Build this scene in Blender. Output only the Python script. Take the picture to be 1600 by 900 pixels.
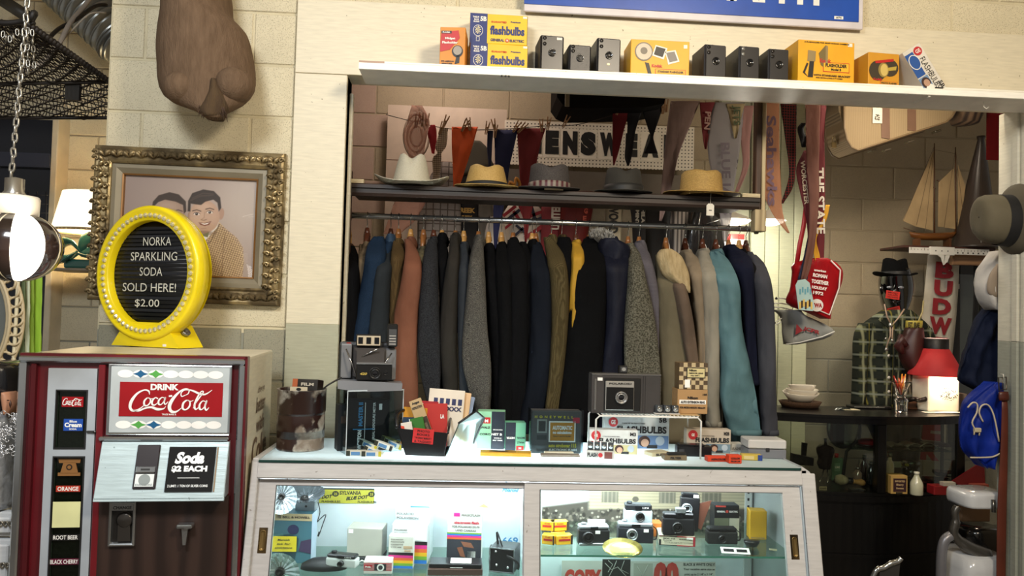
import bpy,bmesh,math,random
import numpy as np
from mathutils import Vector,Matrix,noise
for o in list(bpy.data.objects): bpy.data.objects.remove(o)
SC=bpy.context.scene; COL=SC.collection
R=math.radians; PI=math.pi; rnd=random.Random(7)
# ---------------------------------------------------------------- camera
F=1200.0
CAMP=Vector((0,0,1.5))
YAW,PITCH,ROLL=R(3.4),R(1.9),R(1.55)
CAMM=(Matrix.Rotation(-YAW,4,'Z') @ Matrix.Rotation(PI/2+PITCH,4,'X') @ Matrix.Rotation(ROLL,4,'Z'))
cam=bpy.data.cameras.new('camera'); cam.sensor_width=36; cam.lens=F/1600*36; cam.clip_start=.05
co=bpy.data.objects.new('camera',cam); COL.objects.link(co); co.matrix_world=Matrix.Translation(CAMP) @ CAMM
SC.camera=co
def ray(px,py): return (CAMM.to_3x3() @ Vector((px-800,450-py,-F)))
def at(px,py,Y):                       # the point seen at a pixel on the plane y = Y
    d=ray(px,py); return CAMP+d*(Y/d.y)
def on(px,py,Z):                       # the point seen at a pixel on the horizontal plane z = Z
    d=ray(px,py); return CAMP+d*((Z-1.5)/d.z)
# ---------------------------------------------------------------- light, exposure
vs=SC.view_settings; vs.view_transform='Standard'; vs.look='None'; vs.gamma=1; vs.use_curve_mapping=False; vs.exposure=0.14
W=bpy.data.worlds.new('world'); SC.world=W; W.use_nodes=True
W.node_tree.nodes['Background'].inputs[0].default_value=(1,.93,.83,1); W.node_tree.nodes['Background'].inputs[1].default_value=.27
def area(name,loc,target,sx,sy,power,col):
    l=bpy.data.lights.new(name,'AREA'); l.shape='RECTANGLE'; l.size=sx; l.size_y=sy; l.energy=power; l.color=col
    o=bpy.data.objects.new(name,l); COL.objects.link(o); o.location=loc
    o.rotation_euler=(Vector(target)-Vector(loc)).to_track_quat('-Z','Y').to_euler(); return o
def point(name,loc,power,col,r=.04):
    l=bpy.data.lights.new(name,'POINT'); l.energy=power; l.color=col; l.shadow_soft_size=r
    o=bpy.data.objects.new(name,l); COL.objects.link(o); o.location=loc; return o
area('shop_lamp',(1.2,.3,3.05),(.4,3,1.6),.5,.5,60,(1,.86,.66))
area('shop_lamp',(-.9,.2,3.05),(-.5,3,1.3),.7,.5,50,(.9,.95,1))
area('unseen_alcove_light',(1.85,3.05,2.58),(2.3,4.4,1.7),.16,.16,9,(1,.82,.62)); area('unseen_alcove_light',(2.05,3.3,2.6),(2.0,4.5,.8),.2,.2,5,(1,.88,.7)); area('unseen_alcove_light',(-.2,4.0,3.1),(.1,4.6,1.8),.25,.25,6,(1,.8,.68))  # unseen alcove lights; the second is added to brighten the cabinet
# ---------------------------------------------------------------- helpers
def C(h,a=1.0):
    h=h.lstrip('#'); v=[int(h[i:i+2],16)/255 for i in (0,2,4)]
    return tuple((c/12.92 if c <= .04045 else ((c+.055)/1.055)**2.4) for c in v)+(a,)
MATS={}
def mat(h,rough=.6,metal=0,kind='plain',h2=None,sc=None,bump=None,coat=0,emit=0,spec=None):
    key=(h,rough,metal,kind,h2,sc,bump,coat,emit)
    if key in MATS: return MATS[key]
    m=bpy.data.materials.new(kind+'_' +h.strip('#')); m.use_nodes=True; MATS[key]=m
    nt=m.node_tree; N=nt.nodes; L=nt.links; b=N['Principled BSDF']
    c1=C(h); b.inputs['Base Color'].default_value=c1; b.inputs['Roughness'].default_value=rough
    b.inputs['Metallic'].default_value=metal; b.inputs['Coat Weight'].default_value=coat
    if spec is None and kind in ('fabric','tweed','herring','cord','check','plaid','fur') and not coat: spec=.12
    if spec is not None: b.inputs['Specular IOR Level'].default_value=spec
    def n(t,**k):
        x=N.new(t)
        for a,v in k.items():
            if a in x.inputs: x.inputs[a].default_value=v
            else: setattr(x,a,v)
        return x
    tc=n('ShaderNodeTexCoord'); OBJ=tc.outputs['Object']
    def mixc(fac,a,b_):
        x=n('ShaderNodeMix',data_type='RGBA')
        L.new(fac,x.inputs[0])
        for i,v in ((6,a),(7,b_)):
            if isinstance(v,tuple): x.inputs[i].default_value=v
            else: L.new(v,x.inputs[i])
        return x.outputs[2]
    def ramp(fac,a,bb):
        x=n('ShaderNodeMapRange'); x.inputs[1].default_value=a; x.inputs[2].default_value=bb; L.new(fac,x.inputs[0]); return x.outputs[0]
    def noi(s,d=3,vec=OBJ):
        x=n('ShaderNodeTexNoise'); x.inputs['Scale'].default_value=s; x.inputs['Detail'].default_value=d; L.new(vec,x.inputs['Vector']); return x.outputs['Fac']
    def wav(s,axis,dist=0,vec=OBJ,dsc=2):
        x=n('ShaderNodeTexWave',bands_direction=axis); x.inputs['Scale'].default_value=s; x.inputs['Distortion'].default_value=dist; x.inputs['Detail Scale'].default_value=dsc; L.new(vec,x.inputs['Vector']); return x.outputs['Fac']
    def bmp(hh,st,dist=.002):
        x=n('ShaderNodeBump'); x.inputs['Strength'].default_value=st; x.inputs['Distance'].default_value=dist; L.new(hh,x.inputs['Height']); L.new(x.outputs[0],b.inputs['Normal'])
    def scl(x_,y_,z_):
        x=n('ShaderNodeMapping'); x.inputs['Scale'].default_value=(x_,y_,z_); L.new(OBJ,x.inputs['Vector']); return x.outputs[0]
    dk=tuple(c*.72 for c in c1[:3])+(1,); lt=tuple(min(1,c*1.12) for c in c1[:3])+(1,)
    c2=C(h2) if h2 else dk
    col=None
    if kind == 'plain':
        col=mixc(ramp(noi(sc or 9),.3,.75),lt,tuple(c*.9 for c in c1[:3])+(1,))
        if bump: bmp(noi((sc or 9)*12),bump)
    elif kind == 'block':
        f=noi(26,6); pit=noi(290,2)
        col=mixc(ramp(pit,.3,.42),c2,mixc(ramp(noi(5),.3,.8),lt,tuple(c*.93 for c in c1[:3])+(1,)))
        ad=n('ShaderNodeMath',operation='ADD'); L.new(f,ad.inputs[0]); L.new(ramp(pit,.32,.46),ad.inputs[1]); bmp(ad.outputs[0],bump or .5,.003)
    elif kind == 'board':                # painted board, brush grain and a few dings
        g=noi(14,4,scl(1,1,9)); col=mixc(ramp(noi(75,2),.235,.26),c2,mixc(ramp(g,.3,.8),lt,tuple(c*.93 for c in c1[:3])+(1,)))
        bmp(g,bump or .25,.002)
    elif kind == 'wood':
        g=wav(sc or 8,'X',6,scl(1,1,.12)); col=mixc(ramp(g,.1,.9),c1,c2); bmp(g,bump or .12)
    elif kind == 'woodx':
        g=wav(sc or 8,'Z',6,scl(.12,1,1)); col=mixc(ramp(g,.1,.9),c1,c2); bmp(g,bump or .12)
    elif kind == 'tweed':
        a=noi(sc or 420,2); col=mixc(ramp(a,.4,.6),c1,c2); bmp(a,.4)
    elif kind == 'herring':
        v=n('ShaderNodeVectorMath',operation='ADD'); w1=wav(22,'Y'); L.new(OBJ,v.inputs[0])
        cm=n('ShaderNodeCombineXYZ'); ml=n('ShaderNodeMath',operation='MULTIPLY'); ml.inputs[1].default_value=.03; L.new(w1,ml.inputs[0]); L.new(ml.outputs[0],cm.inputs[2]); L.new(cm.outputs[0],v.inputs[1])
        a=wav(75,'Z',1.5,v.outputs[0]); a2=noi(300,1)
        ad=n('ShaderNodeMath',operation='MULTIPLY'); L.new(a,ad.inputs[0]); L.new(ramp(a2,.3,.6),ad.inputs[1])
        col=mixc(ramp(ad.outputs[0],.1,.55),c1,c2); bmp(a,.3)
    elif kind == 'cord':
        a=wav(sc or 75,'X',.3); a2=wav(sc or 75,'Y',.3); ad=n('ShaderNodeMath',operation='ADD'); L.new(a,ad.inputs[0]); L.new(a2,ad.inputs[1]); col=mixc(ramp(ad.outputs[0],.5,1.4),c2,c1); bmp(ad.outputs[0],.5)
    elif kind == 'check':
        a=wav(sc or 20,'X',.2); b2=wav(sc or 20,'Z',.2); mx=n('ShaderNodeMath',operation='MAXIMUM'); L.new(a,mx.inputs[0]); L.new(b2,mx.inputs[1])
        col=mixc(ramp(mx.outputs[0],.9,.97),mixc(ramp(noi(300,1),.35,.65),c1,lt),c2)
    elif kind == 'plaid':
        a=wav(5.2,'X',.4,dsc=1); b2=wav(4.6,'Z',.4,dsc=1); a3=wav(5.2,'X',.3); b3=wav(4.6,'Z',.3)
        base=mixc(ramp(a,.35,.6),(.012,.016,.012,1),c1); base=mixc(ramp(b2,.45,.75),(.02,.024,.018,1),base)
        base=mixc(ramp(a3,.9,1.02),base,C('#8b8d70')); base=mixc(ramp(b3,.9,1.02),base,C('#7d8478'))
        a4=wav(2.6,'X',.2); col=mixc(ramp(a4,.99,1.01),base,C('#8f8430')); bmp(noi(14),.3,.006)
    elif kind == 'fabric':
        a=noi(5,3); col=mixc(ramp(a,.3,.7),lt,dk); bmp(noi(13,3,scl(1,1,.4)),.75,.014)
    elif kind == 'fur':
        a=noi(60,5,scl(1,1,.25)); col=mixc(ramp(a,.3,.7),c1,c2); bmp(noi(260,3,scl(1,1,.2)),.8,.004)
    elif kind == 'straw':
        a=wav(sc or 60,'Z',.4); b2=noi(170,2); mx=n('ShaderNodeMath',operation='MULTIPLY'); L.new(a,mx.inputs[0]); L.new(ramp(b2,.25,.6),mx.inputs[1])
        col=mixc(mx.outputs[0],c2,c1); bmp(mx.outputs[0],.5)
    elif kind == 'leather':
        col=mixc(ramp(noi(6),.3,.7),lt,dk); bmp(noi(230,3),bump or .35)
    elif kind == 'ribbed':
        a=wav(sc or 16,'X'); col=mixc(ramp(a,.1,.8),c2,c1); bmp(a,.3)
    elif kind == 'rust':
        a=noi(11,6); col=mixc(ramp(a,.45,.58),c1,c2)
        L.new(ramp(a,.3,.7),b.inputs['Roughness']); bmp(noi(60),.3)
    elif kind == 'can':
        a=noi(11,5); col=mixc(ramp(a,.50,.56),c1,mixc(ramp(noi(20,5),.4,.6),c2,C('#7a6d60'))); bmp(noi(60),.2)
    elif kind == 'foil':
        a=noi(40,3); col=mixc(ramp(a,.3,.7),lt,dk); bmp(a,.8,.006)
    elif kind == 'glass':
        N.remove(b); out=N['Material Output']; t=n('ShaderNodeBsdfTransparent'); t.inputs[0].default_value=c1
        g=n('ShaderNodeBsdfGlossy'); g.inputs['Roughness'].default_value=rough; lw=n('ShaderNodeFresnel'); ge_=n('ShaderNodeNewGeometry'); ix=n('ShaderNodeMapRange'); ix.inputs[3].default_value=1.45; ix.inputs[4].default_value=1/1.45; L.new(ge_.outputs['Backfacing'],ix.inputs[0]); L.new(ix.outputs[0],lw.inputs[0])
        mx=n('ShaderNodeMixShader'); L.new(lw.outputs[0],mx.inputs[0]); L.new(t.outputs[0],mx.inputs[1]); L.new(g.outputs[0],mx.inputs[2]); L.new(mx.outputs[0],out.inputs['Surface'])
    elif kind == 'sheer':                # thin dyed film or gauze
        N.remove(b); out=N['Material Output']; t=n('ShaderNodeBsdfTransparent'); g=n('ShaderNodeBsdfTranslucent'); g.inputs[0].default_value=c1
        d=n('ShaderNodeBsdfDiffuse'); d.inputs[0].default_value=c1; m1=n('ShaderNodeMixShader'); m1.inputs[0].default_value=.5; L.new(g.outputs[0],m1.inputs[1]); L.new(d.outputs[0],m1.inputs[2])
        mx=n('ShaderNodeMixShader'); mx.inputs[0].default_value=rough; L.new(t.outputs[0],mx.inputs[1]); L.new(m1.outputs[0],mx.inputs[2]); L.new(mx.outputs[0],out.inputs['Surface'])
    elif kind == 'crystal':
        b.inputs['Transmission Weight'].default_value=1; b.inputs['IOR'].default_value=1.5
    elif kind == 'vcol':
        x=n('ShaderNodeVertexColor'); x.layer_name='Col'; col=x.outputs[0]
    elif kind == 'peg':                  # perforated board
        sp=n('ShaderNodeSeparateXYZ'); L.new(OBJ,sp.inputs[0]); k=sc or .02; ds=[]
        for i in (0,2):
            md=n('ShaderNodeMath',operation='PINGPONG'); L.new(sp.outputs[i],md.inputs[0]); md.inputs[1].default_value=k/2
            p=n('ShaderNodeMath',operation='POWER'); L.new(md.outputs[0],p.inputs[0]); p.inputs[1].default_value=2; ds.append(p.outputs[0])
        ad=n('ShaderNodeMath',operation='ADD'); L.new(ds[0],ad.inputs[0]); L.new(ds[1],ad.inputs[1])
        lt_=n('ShaderNodeMath',operation='GREATER_THAN'); L.new(ad.outputs[0],lt_.inputs[0]); lt_.inputs[1].default_value=(k*.2)**2
        col=mixc(lt_.outputs[0],c2,c1)
    if col is not None and kind not in ('glass','sheer'): L.new(col,b.inputs['Base Color'])
    if emit:
        b.inputs['Emission Strength'].default_value=emit
        b.inputs['Emission Color'].default_value=c1
    return m
def lamp_mat(h,st):
    k=('lamp',h,st)
    if k not in MATS:
        m=bpy.data.materials.new('lamp_glow'); m.use_nodes=True; b=m.node_tree.nodes['Principled BSDF']; b.inputs['Base Color'].default_value=C(h)
        b.inputs['Emission Color'].default_value=C(h); b.inputs['Emission Strength'].default_value=st; MATS[k]=m
    return MATS[k]
_gly={}
def glyphs(s,off):
    k=(s,off)
    if k not in _gly:
        cu=bpy.data.curves.new('t','FONT'); cu.body=s; cu.offset=off; cu.resolution_u=3; cu.fill_mode='FRONT'
        o=bpy.data.objects.new('t',cu); COL.objects.link(o); dg=bpy.context.evaluated_depsgraph_get(); me=o.evaluated_get(dg).to_mesh()
        V=[tuple(v.co) for v in me.vertices]; Fc=[tuple(p.vertices) for p in me.polygons]
        o.evaluated_get(dg).to_mesh_clear(); bpy.data.objects.remove(o); bpy.data.curves.remove(cu)
        xs=[v[0] for v in V] or [0,1]; ys=[v[1] for v in V] or [0,1]
        _gly[k]=(V,Fc,min(xs),max(xs),min(ys),max(ys))
    return _gly[k]
class MB:
    def __init__(s): s.bm=bmesh.new(); s.M=Matrix()
    def _add(s,vs_,fs,mi=0,smooth=False):
        v=[s.bm.verts.new(s.M @ Vector(p)) for p in vs_]
        for f in fs:
            try: q=s.bm.faces.new([v[i] for i in f]); q.material_index=mi; q.smooth=smooth
            except ValueError: pass
        return v
    def box(s,x0,x1,y0,y1,z0,z1,mi=0,bev=0,M=None,tw=0):
        t=bmesh.new(); x,y,z=(x0+x1)/2,(y0+y1)/2,(z0+z1)/2
        bmesh.ops.create_cube(t,size=1,matrix=Matrix.Translation((x,y,z)) @ Matrix.Diagonal((x1-x0,y1-y0,z1-z0,1)))
        if bev: bmesh.ops.bevel(t,geom=t.edges[:],offset=min(bev,abs(x1-x0)*.45,abs(y1-y0)*.45,abs(z1-z0)*.45),segments=2 if bev > .004 else 1,affect='EDGES',profile=.6)
        s.merge(t,mi,M)
    def merge(s,t,mi=0,M=None,smooth=False):
        A=s.M @ (M or Matrix()); t.verts.index_update()
        v=[s.bm.verts.new(A @ p.co) for p in t.verts]
        for f in t.faces:
            try: q=s.bm.faces.new([v[p.index] for p in f.verts]); q.material_index=mi; q.smooth=smooth or f.smooth
            except ValueError: pass
        t.free()
    def rings(s,rs,mi=0,cap=True,closed=True,smooth=True):
        n=len(rs[0]); vs_=[p for r in rs for p in r]; fs=[]
        for i in range(len(rs)-1):
            for j in range(n if closed else n-1):
                a=i*n+j; b=i*n+(j+1) % n; fs.append((a,b,b+n,a+n))
        if cap and closed: fs.append(tuple(range(n))[::-1]); fs.append(tuple(range((len(rs)-1)*n,len(rs)*n)))
        s._add(vs_,fs,mi,smooth)
    def lathe(s,prof,n=24,mi=0,M=None,sx=1,sy=1,cap=True):
        A=M or Matrix()
        s.rings([[A @ Vector((max(r,1e-5)*math.cos(2*PI*k/n)*sx,max(r,1e-5)*math.sin(2*PI*k/n)*sy,z)) for k in range(n)] for r,z in prof],mi,cap)
    def cyl(s,p0,p1,r0,r1=None,n=12,mi=0):
        p0,p1=Vector(p0),Vector(p1); q=(p1-p0).to_track_quat('Z','Y').to_matrix().to_4x4()
        s.lathe([(r0,0),(r0 if r1 is None else r1,(p1-p0).length)],n,mi,Matrix.Translation(p0) @ q)
    def tube(s,pts,r,n=8,mi=0,closed=False,flat=1):
        pts=[Vector(p) for p in pts]; m=len(pts); rr=r if isinstance(r,(list,tuple)) else [r]*m; rs=[]; up=Vector((.13,.31,1)).normalized()
        for i,p in enumerate(pts):
            a=pts[(i-1) % m] if (closed or i) else p; b=pts[(i+1) % m] if (closed or i < m-1) else p
            t=(b-a).normalized(); u=up-t*up.dot(t)
            if u.length < .05: u=t.orthogonal()
            u.normalize(); w=t.cross(u); up=u
            rs.append([p+(u*math.cos(2*PI*k/n)*flat+w*math.sin(2*PI*k/n))*rr[i] for k in range(n)])
        if closed: rs.append(rs[0]); s.rings(rs,mi,False)
        else: s.rings(rs,mi)
    def prism(s,o,y0,y1,mi=0,M=None,smooth=False):
        t=bmesh.new(); v=[t.verts.new((p[0],y0,p[1])) for p in o]; f=t.faces.new(v)
        r=bmesh.ops.extrude_face_region(t,geom=[f]); bmesh.ops.translate(t,verts=[e for e in r['geom'] if isinstance(e,bmesh.types.BMVert)],vec=(0,y1-y0,0))
        bmesh.ops.recalc_face_normals(t,faces=t.faces); s.merge(t,mi,M)
    def flat(s,o,y=0,mi=0,M=None):
        A=M or Matrix(); s._add([A @ Vector((p[0],y,p[1])) for p in o],[tuple(range(len(o)))],mi)
    def text(s,st,x,z,w,h,mi=0,y=-.0012,off=.02,M=None,skew=0,rot=0):
        V,Fc,a,b,c,d=glyphs(st,off); kx=w/max(b-a,.01); kz=h/max(d-c,.01); A=M or Matrix()
        if rot: A=A @ Matrix.Translation((x,0,z)) @ Matrix.Rotation(-rot,4,'Y') @ Matrix.Translation((-x,0,-z))
        s._add([A @ Vector((x+(p[0]-(a+b)/2)*kx+(p[1]-(c+d)/2)*kz*skew,y,z+(p[1]-(c+d)/2)*kz)) for p in V],Fc,mi)
    def disc(s,x,z,rx,rz=None,y=0,mi=0,n=20,M=None):
        rz=rz or rx; s.flat([(x+rx*math.cos(2*PI*k/n),z+rz*math.sin(2*PI*k/n)) for k in range(n)],y,mi,M)
    def build(s,name,m,parent=None,loc=None,**kw):
        me=bpy.data.meshes.new(name); bmesh.ops.recalc_face_normals(s.bm,faces=s.bm.faces) if kw.get('recalc') else None
        s.bm.to_mesh(me); s.bm.free()
        for x in (m if isinstance(m,(list,tuple)) else [m]): me.materials.append(x)
        o=bpy.data.objects.new(name,me); COL.objects.link(o)
        if parent: o.parent=parent
        if loc is not None: o.location=loc
        if kw.get('label'): o['label']=kw['label']
        if kw.get('kind'): o['kind']=kw['kind']
        if kw.get('cat'): o['category']=kw['cat']
        if kw.get('group'): o['group']=kw['group']
        return o
def thing(name,label,cat,loc=(0,0,0),rz=0,group=None,rx=0,ry=0):
    o=bpy.data.objects.new(name,None); o.empty_display_size=.05; COL.objects.link(o); o.location=loc; o.rotation_euler=(rx,ry,rz)
    o['label']=label; o['category']=cat
    if group: o['group']=group
    return o
def copy_tree(o,parent=None):
    c=o.copy(); COL.objects.link(c); c.parent=parent
    for ch in list(o.children): copy_tree(ch,c)
    return c
def loc(T,px,py,y0=0):                # the point of a thing's own front plane seen at a pixel
    I=T.matrix_basis.inverted(); o=I @ CAMP; d=I.to_3x3() @ ray(px,py); p=o+d*((y0-o.y)/d.y); return p.x,p.z
def quad(T,a,b,c,d,y0=0): return [loc(T,*q,y0) for q in (a,b,c,d)]
def catmull(pts,n=6):
    P=[Vector(p) for p in pts]; out=[]
    for i in range(len(P)-1):
        p0,p1,p2,p3=P[max(0,i-1)],P[i],P[i+1],P[min(len(P)-1,i+2)]
        for k in range(n):
            u=k/n; out.append(.5*((2*p1)+(p2-p0)*u+(2*p0-5*p1+4*p2-p3)*u*u+(3*p1-p0-3*p2+p3)*u**3))
    return out+[P[-1]]
def ribbon(mb,pts,wd,y,f,mi=0,n=5):    # flat brush stroke, f maps drawing coordinates to (x, z)
    P=catmull([(*p,w) for p,w in zip(pts,wd if isinstance(wd,(list,tuple)) else [wd]*len(pts))],n); L=[]
    for i,p in enumerate(P):
        t=(P[min(i+1,len(P)-1)]-P[max(i-1,0)]); t.z=0; t.normalize(); nx,ny=-t.y,t.x; L.append(((p.x+nx*p.z/2,p.y+ny*p.z/2),(p.x-nx*p.z/2,p.y-ny*p.z/2)))
    for i in range(len(L)-1): mb.flat([f(*L[i][0]),f(*L[i+1][0]),f(*L[i+1][1]),f(*L[i][1])],y,mi)
def paint(T,name,w,h,nx,ny,fn,y=0,rough=.4,x0=None,z0=0,M=None):
    x0=-w/2 if x0 is None else x0; U,V=np.meshgrid(np.linspace(0,1,nx),np.linspace(0,1,ny)); col=np.clip(fn(U,V),0,1)
    col=np.where(col <= .04045,col/12.92,((col+.055)/1.055)**2.4); me=bpy.data.meshes.new(name); pts=np.stack([x0+U*w,np.full_like(U,y),z0+V*h],-1).reshape(-1,3)
    i=(np.arange(ny-1)[:,None]*nx+np.arange(nx-1)).ravel(); fc=np.stack([i,i+1,i+1+nx,i+nx],-1); me.from_pydata(pts.tolist(),[],fc.tolist())
    a=me.color_attributes.new('Col','FLOAT_COLOR','POINT'); a.data.foreach_set('color',np.concatenate([col.reshape(-1,3),np.ones((nx*ny,1))],1).ravel().astype(np.float32))
    me.materials.append(mat('#ffffff',rough,kind='vcol')); o=bpy.data.objects.new(name,me); COL.objects.link(o); o.parent=T
    if M: o.matrix_basis=M
    return o
def H3(h): h=h.lstrip('#'); return np.array([int(h[i:i+2],16)/255 for i in (0,2,4)])
class Pnt:                               # soft brush painting for printed pictures
    def __init__(s,X,Y,bg): s.X,s.Y=X,Y; s.c=np.broadcast_to(H3(bg),X.shape+(3,)).copy()
    def mask(s,m,col,a=1): m=np.clip(m,0,1)[...,None]*a; s.c=s.c*(1-m)+(H3(col) if isinstance(col,str) else col)*m
    def ell(s,cx,cy,rx,ry,col,a=1,soft=.12,rot=0):
        dx,dy=s.X-cx,s.Y-cy; c,n=math.cos(rot),math.sin(rot); d=np.sqrt(((dx*c+dy*n)/rx)**2+((-dx*n+dy*c)/ry)**2); s.mask((1-d)/soft+.5,col,a)
    def poly(s,P,col,a=1,soft=4):
        ins=np.zeros(s.X.shape,bool); dm=np.full(s.X.shape,1e9)
        for i in range(len(P)):
            (x1,y1),(x2,y2)=P[i],P[(i+1) % len(P)]; cr=((y1 > s.Y) != (y2 > s.Y)) & (s.X < (x2-x1)*(s.Y-y1)/((y2-y1) or 1e-9)+x1); ins ^= cr
            L=(x2-x1)**2+(y2-y1)**2+1e-9; t=np.clip(((s.X-x1)*(x2-x1)+(s.Y-y1)*(y2-y1))/L,0,1); dm=np.minimum(dm,np.hypot(s.X-x1-t*(x2-x1),s.Y-y1-t*(y2-y1)))
        s.mask(np.where(ins,dm,-dm)/soft+.5,col,a)
    def line(s,P,w,col,a=1):
        dm=np.full(s.X.shape,1e9)
        for i in range(len(P)-1):
            (x1,y1),(x2,y2)=P[i],P[i+1]; L=(x2-x1)**2+(y2-y1)**2+1e-9; t=np.clip(((s.X-x1)*(x2-x1)+(s.Y-y1)*(y2-y1))/L,0,1); dm=np.minimum(dm,np.hypot(s.X-x1-t*(x2-x1),s.Y-y1-t*(y2-y1)))
        s.mask((w/2-dm)/2.5+.5,col,a)
def lerp_rows(rows,n):
    ys=np.array([r[0] for r in rows],float); t=np.linspace(0,1,n)
    s=(ys-ys[0])/(ys[-1]-ys[0]); A=np.array(rows,float); out=[]
    for q in t:
        k=max(0,min(len(rows)-2,int(np.searchsorted(s,q,side='right')-1))); u=(q-s[k])/max(1e-6,s[k+1]-s[k])
        p0=A[max(0,k-1)]; p1=A[k]; p2=A[k+1]; p3=A[min(len(rows)-1,k+2)]
        h0=s[k+1]-s[k]; m1=(p2-p0)/max(1e-6,s[k+1]-s[max(0,k-1)])*h0; m2=(p3-p1)/max(1e-6,s[min(len(rows)-1,k+2)]-s[k])*h0
        v=(2*u**3-3*u**2+1)*p1+(u**3-2*u**2+u)*m1+(-2*u**3+3*u**2)*p2+(u**3-u**2)*m2; v[0]=ys[0]+(ys[-1]-ys[0])*q; out.append(v)
    return out
def silh(rows,Y,dep,n=18,seg=16,p=1.0,org=Vector((0,0,0)),fold=0,seed=0,yf=None,kf=3,tip=False):
    """rings of a solid whose silhouette follows pixel rows (py, xl, xr) in the plane y = Y; dep = half depth (number or function of t)"""
    out=[]
    for i,(py,xl,xr) in enumerate(lerp_rows(rows,n)):
        t=i/(n-1); d=dep(t) if callable(dep) else dep; yy=yf(t) if yf else 0; L=at(xl,py,Y+d+yy); Q=at(xr,py,Y+d+yy); a=max((Q-L).x/2,.0008); c=(L+Q)/2
        ring=[]
        for k in range(seg):
            th=2*PI*k/seg; cx,sy=math.cos(th),math.sin(th)
            ex=math.copysign(abs(cx)**p,cx); ey=math.copysign(abs(sy)**p,sy)
            fo=fold*math.sin(kf*th+seed+5*t)*(.3+.7*t)+fold*.8*noise.noise(Vector((c.x*9+ex*2,seed,c.z*7)))+fold*.55*noise.noise(Vector((ex*3+seed,ey*2+c.z*9,c.z*22)))
            ring.append(Vector((c.x+a*ex+fo*.25,Y+d+ey*d+yy+fo,(L.z+(Q.z-L.z)*(ex+1)/2)))-org)
        out.append(ring)
    return out
# ---------------------------------------------------------------- structure
YF=2.95; YR=4.6
CREAM='#cfc4a6'; cream=mat(CREAM,.75,kind='block',h2='#9d9378'); mort=mat('#c6bb9c',.85,kind='plain',bump=.3); mortl=mat('#87877a',.85); mortg=mat('#a0937b',.85)
board=mat('#d2c8ae',.5,kind='board',h2='#8f8468'); sage=mat('#a3a18a',.6,kind='board',h2='#6c6c58'); white=mat('#dedad0',.45,kind='board',h2='#a59f92')
sageb=mat('#938f7b',.8,kind='block',h2='#74756a'); pinklitb=mat('#b39c8c',.75,kind='block',h2='#a9867a'); greyb=mat('#a89a80',.75,kind='block',h2='#8a8378')
def struct(name,mb,m,parent=None,kind='structure'): return mb.build(name,m,parent,kind=kind)
def block_wall(name,x0,x1,z0,z1,Y,paint,th=.15,zref=0,xref=0,back=(mort,mortl,1.4)):
    zm=back[2]; m=MB(); m.box(x0,x1,Y,Y+th,max(z0,zm),z1); (m.box(x0,x1,Y,Y+th,z0,zm,mi=1) if z0 < zm else None); w=struct(name,m,back[:2]); g=.004; bm_={}
    r0=int(math.floor((z0-zref)/.2)); r1=int(math.ceil((z1-zref)/.2))
    for r in range(r0,r1):
        za,zb=max(z0,zref+r*.2)+g/2,min(z1,zref+(r+1)*.2)-g/2; off=xref+(.2 if r % 2 else 0)
        c0=int(math.floor((x0-off)/.4)); c1=int(math.ceil((x1-off)/.4))
        for c in range(c0,c1):
            xa,xb=max(x0,off+c*.4)+g/2,min(x1,off+(c+1)*.4)-g/2
            if xb-xa < .03 or zb-za < .02: continue
            pm=paint((xa+xb)/2,(za+zb)/2); k=(round(xb-xa,3),round(zb-za,3),pm.name)
            if k not in bm_:
                hx,hz=k[0]/2,k[1]/2; q=MB(); b=.005
                q._add([(-hx,.004,-hz),(hx,.004,-hz),(hx,.004,hz),(-hx,.004,hz),(-hx+b,-.004,-hz+b),(hx-b,-.004,-hz+b),(hx-b,-.004,hz-b),(-hx+b,-.004,hz-b)],
                       [(4,5,6,7),(0,1,5,4),(1,2,6,5),(2,3,7,6),(3,0,4,7)])
                o=q.build('block',pm,w); bm_[k]=o.data
            else:
                o=bpy.data.objects.new('block',bm_[k]); COL.objects.link(o); o.parent=w
            o.location=((xa+xb)/2,Y-.001+rnd.uniform(-.001,.001),(za+zb)/2)
    return w
m=MB(); m.box(-6,6,-3,6,-.05,0); struct('floor',m,mat('#6d655a',.6))
m=MB(); m.box(-6,6,.9,6,3.25,3.3); struct('ceiling',m,mat('#cfc0a4',.8))
xA=at(162,300,YF).x; xB=at(456,300,YF).x; xP=at(536,350,YF).x; xQ=at(1597,400,YF).x
ZL=1.44
block_wall('wall_front',xA,xB,0,3.25,YF,lambda x,z: sageb if z < 1.4 else cream,zref=.02,xref=xA+.13)
hz=at(900,22,YF).z
block_wall('wall_upper',xB,3.2,hz,3.25,YF+.02,lambda x,z: cream,zref=.02,xref=xA+.3)
block_wall('wall_rear',-4.2,4.2,0,3.25,YR,lambda x,z: (cream if x < -1.1 else (pinklitb if x < -.42 and z > 1.4 else (sageb if z < 1.5 else greyb))),zref=.07,xref=.03,back=(mortg,mortl,1.47))  # pink light is put into the colour of the left alcove blocks
hb=at(500,117,YF).z                  # bottom edge of the header board
m=MB(); m.box(xB,3.2,YF-.02,YF+.11,hb,hz,bev=.002); struct('trim_1',m,board)
m=MB(); m.box(xB,xP,YF-.02,YF,ZL,hb-.002,bev=.002); struct('trim_2',m,board)
m=MB(); m.box(xB,xP,YF-.02,YF,0,ZL,bev=.002); struct('trim_3',m,sage)
m=MB(); m.box(xP-.012,xP,YF,YF+.1,0,hb,bev=.002); m.box(xP-.002,xP+.012,YF+.06,YF+.09,0,hb-.05); struct('trim_4',m,board)
m=MB(); m.box(xB,xP,YF,YF+.1,0,hb); struct('wall_partition',m,board)
xr=at(1596,400,YF).x
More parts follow.
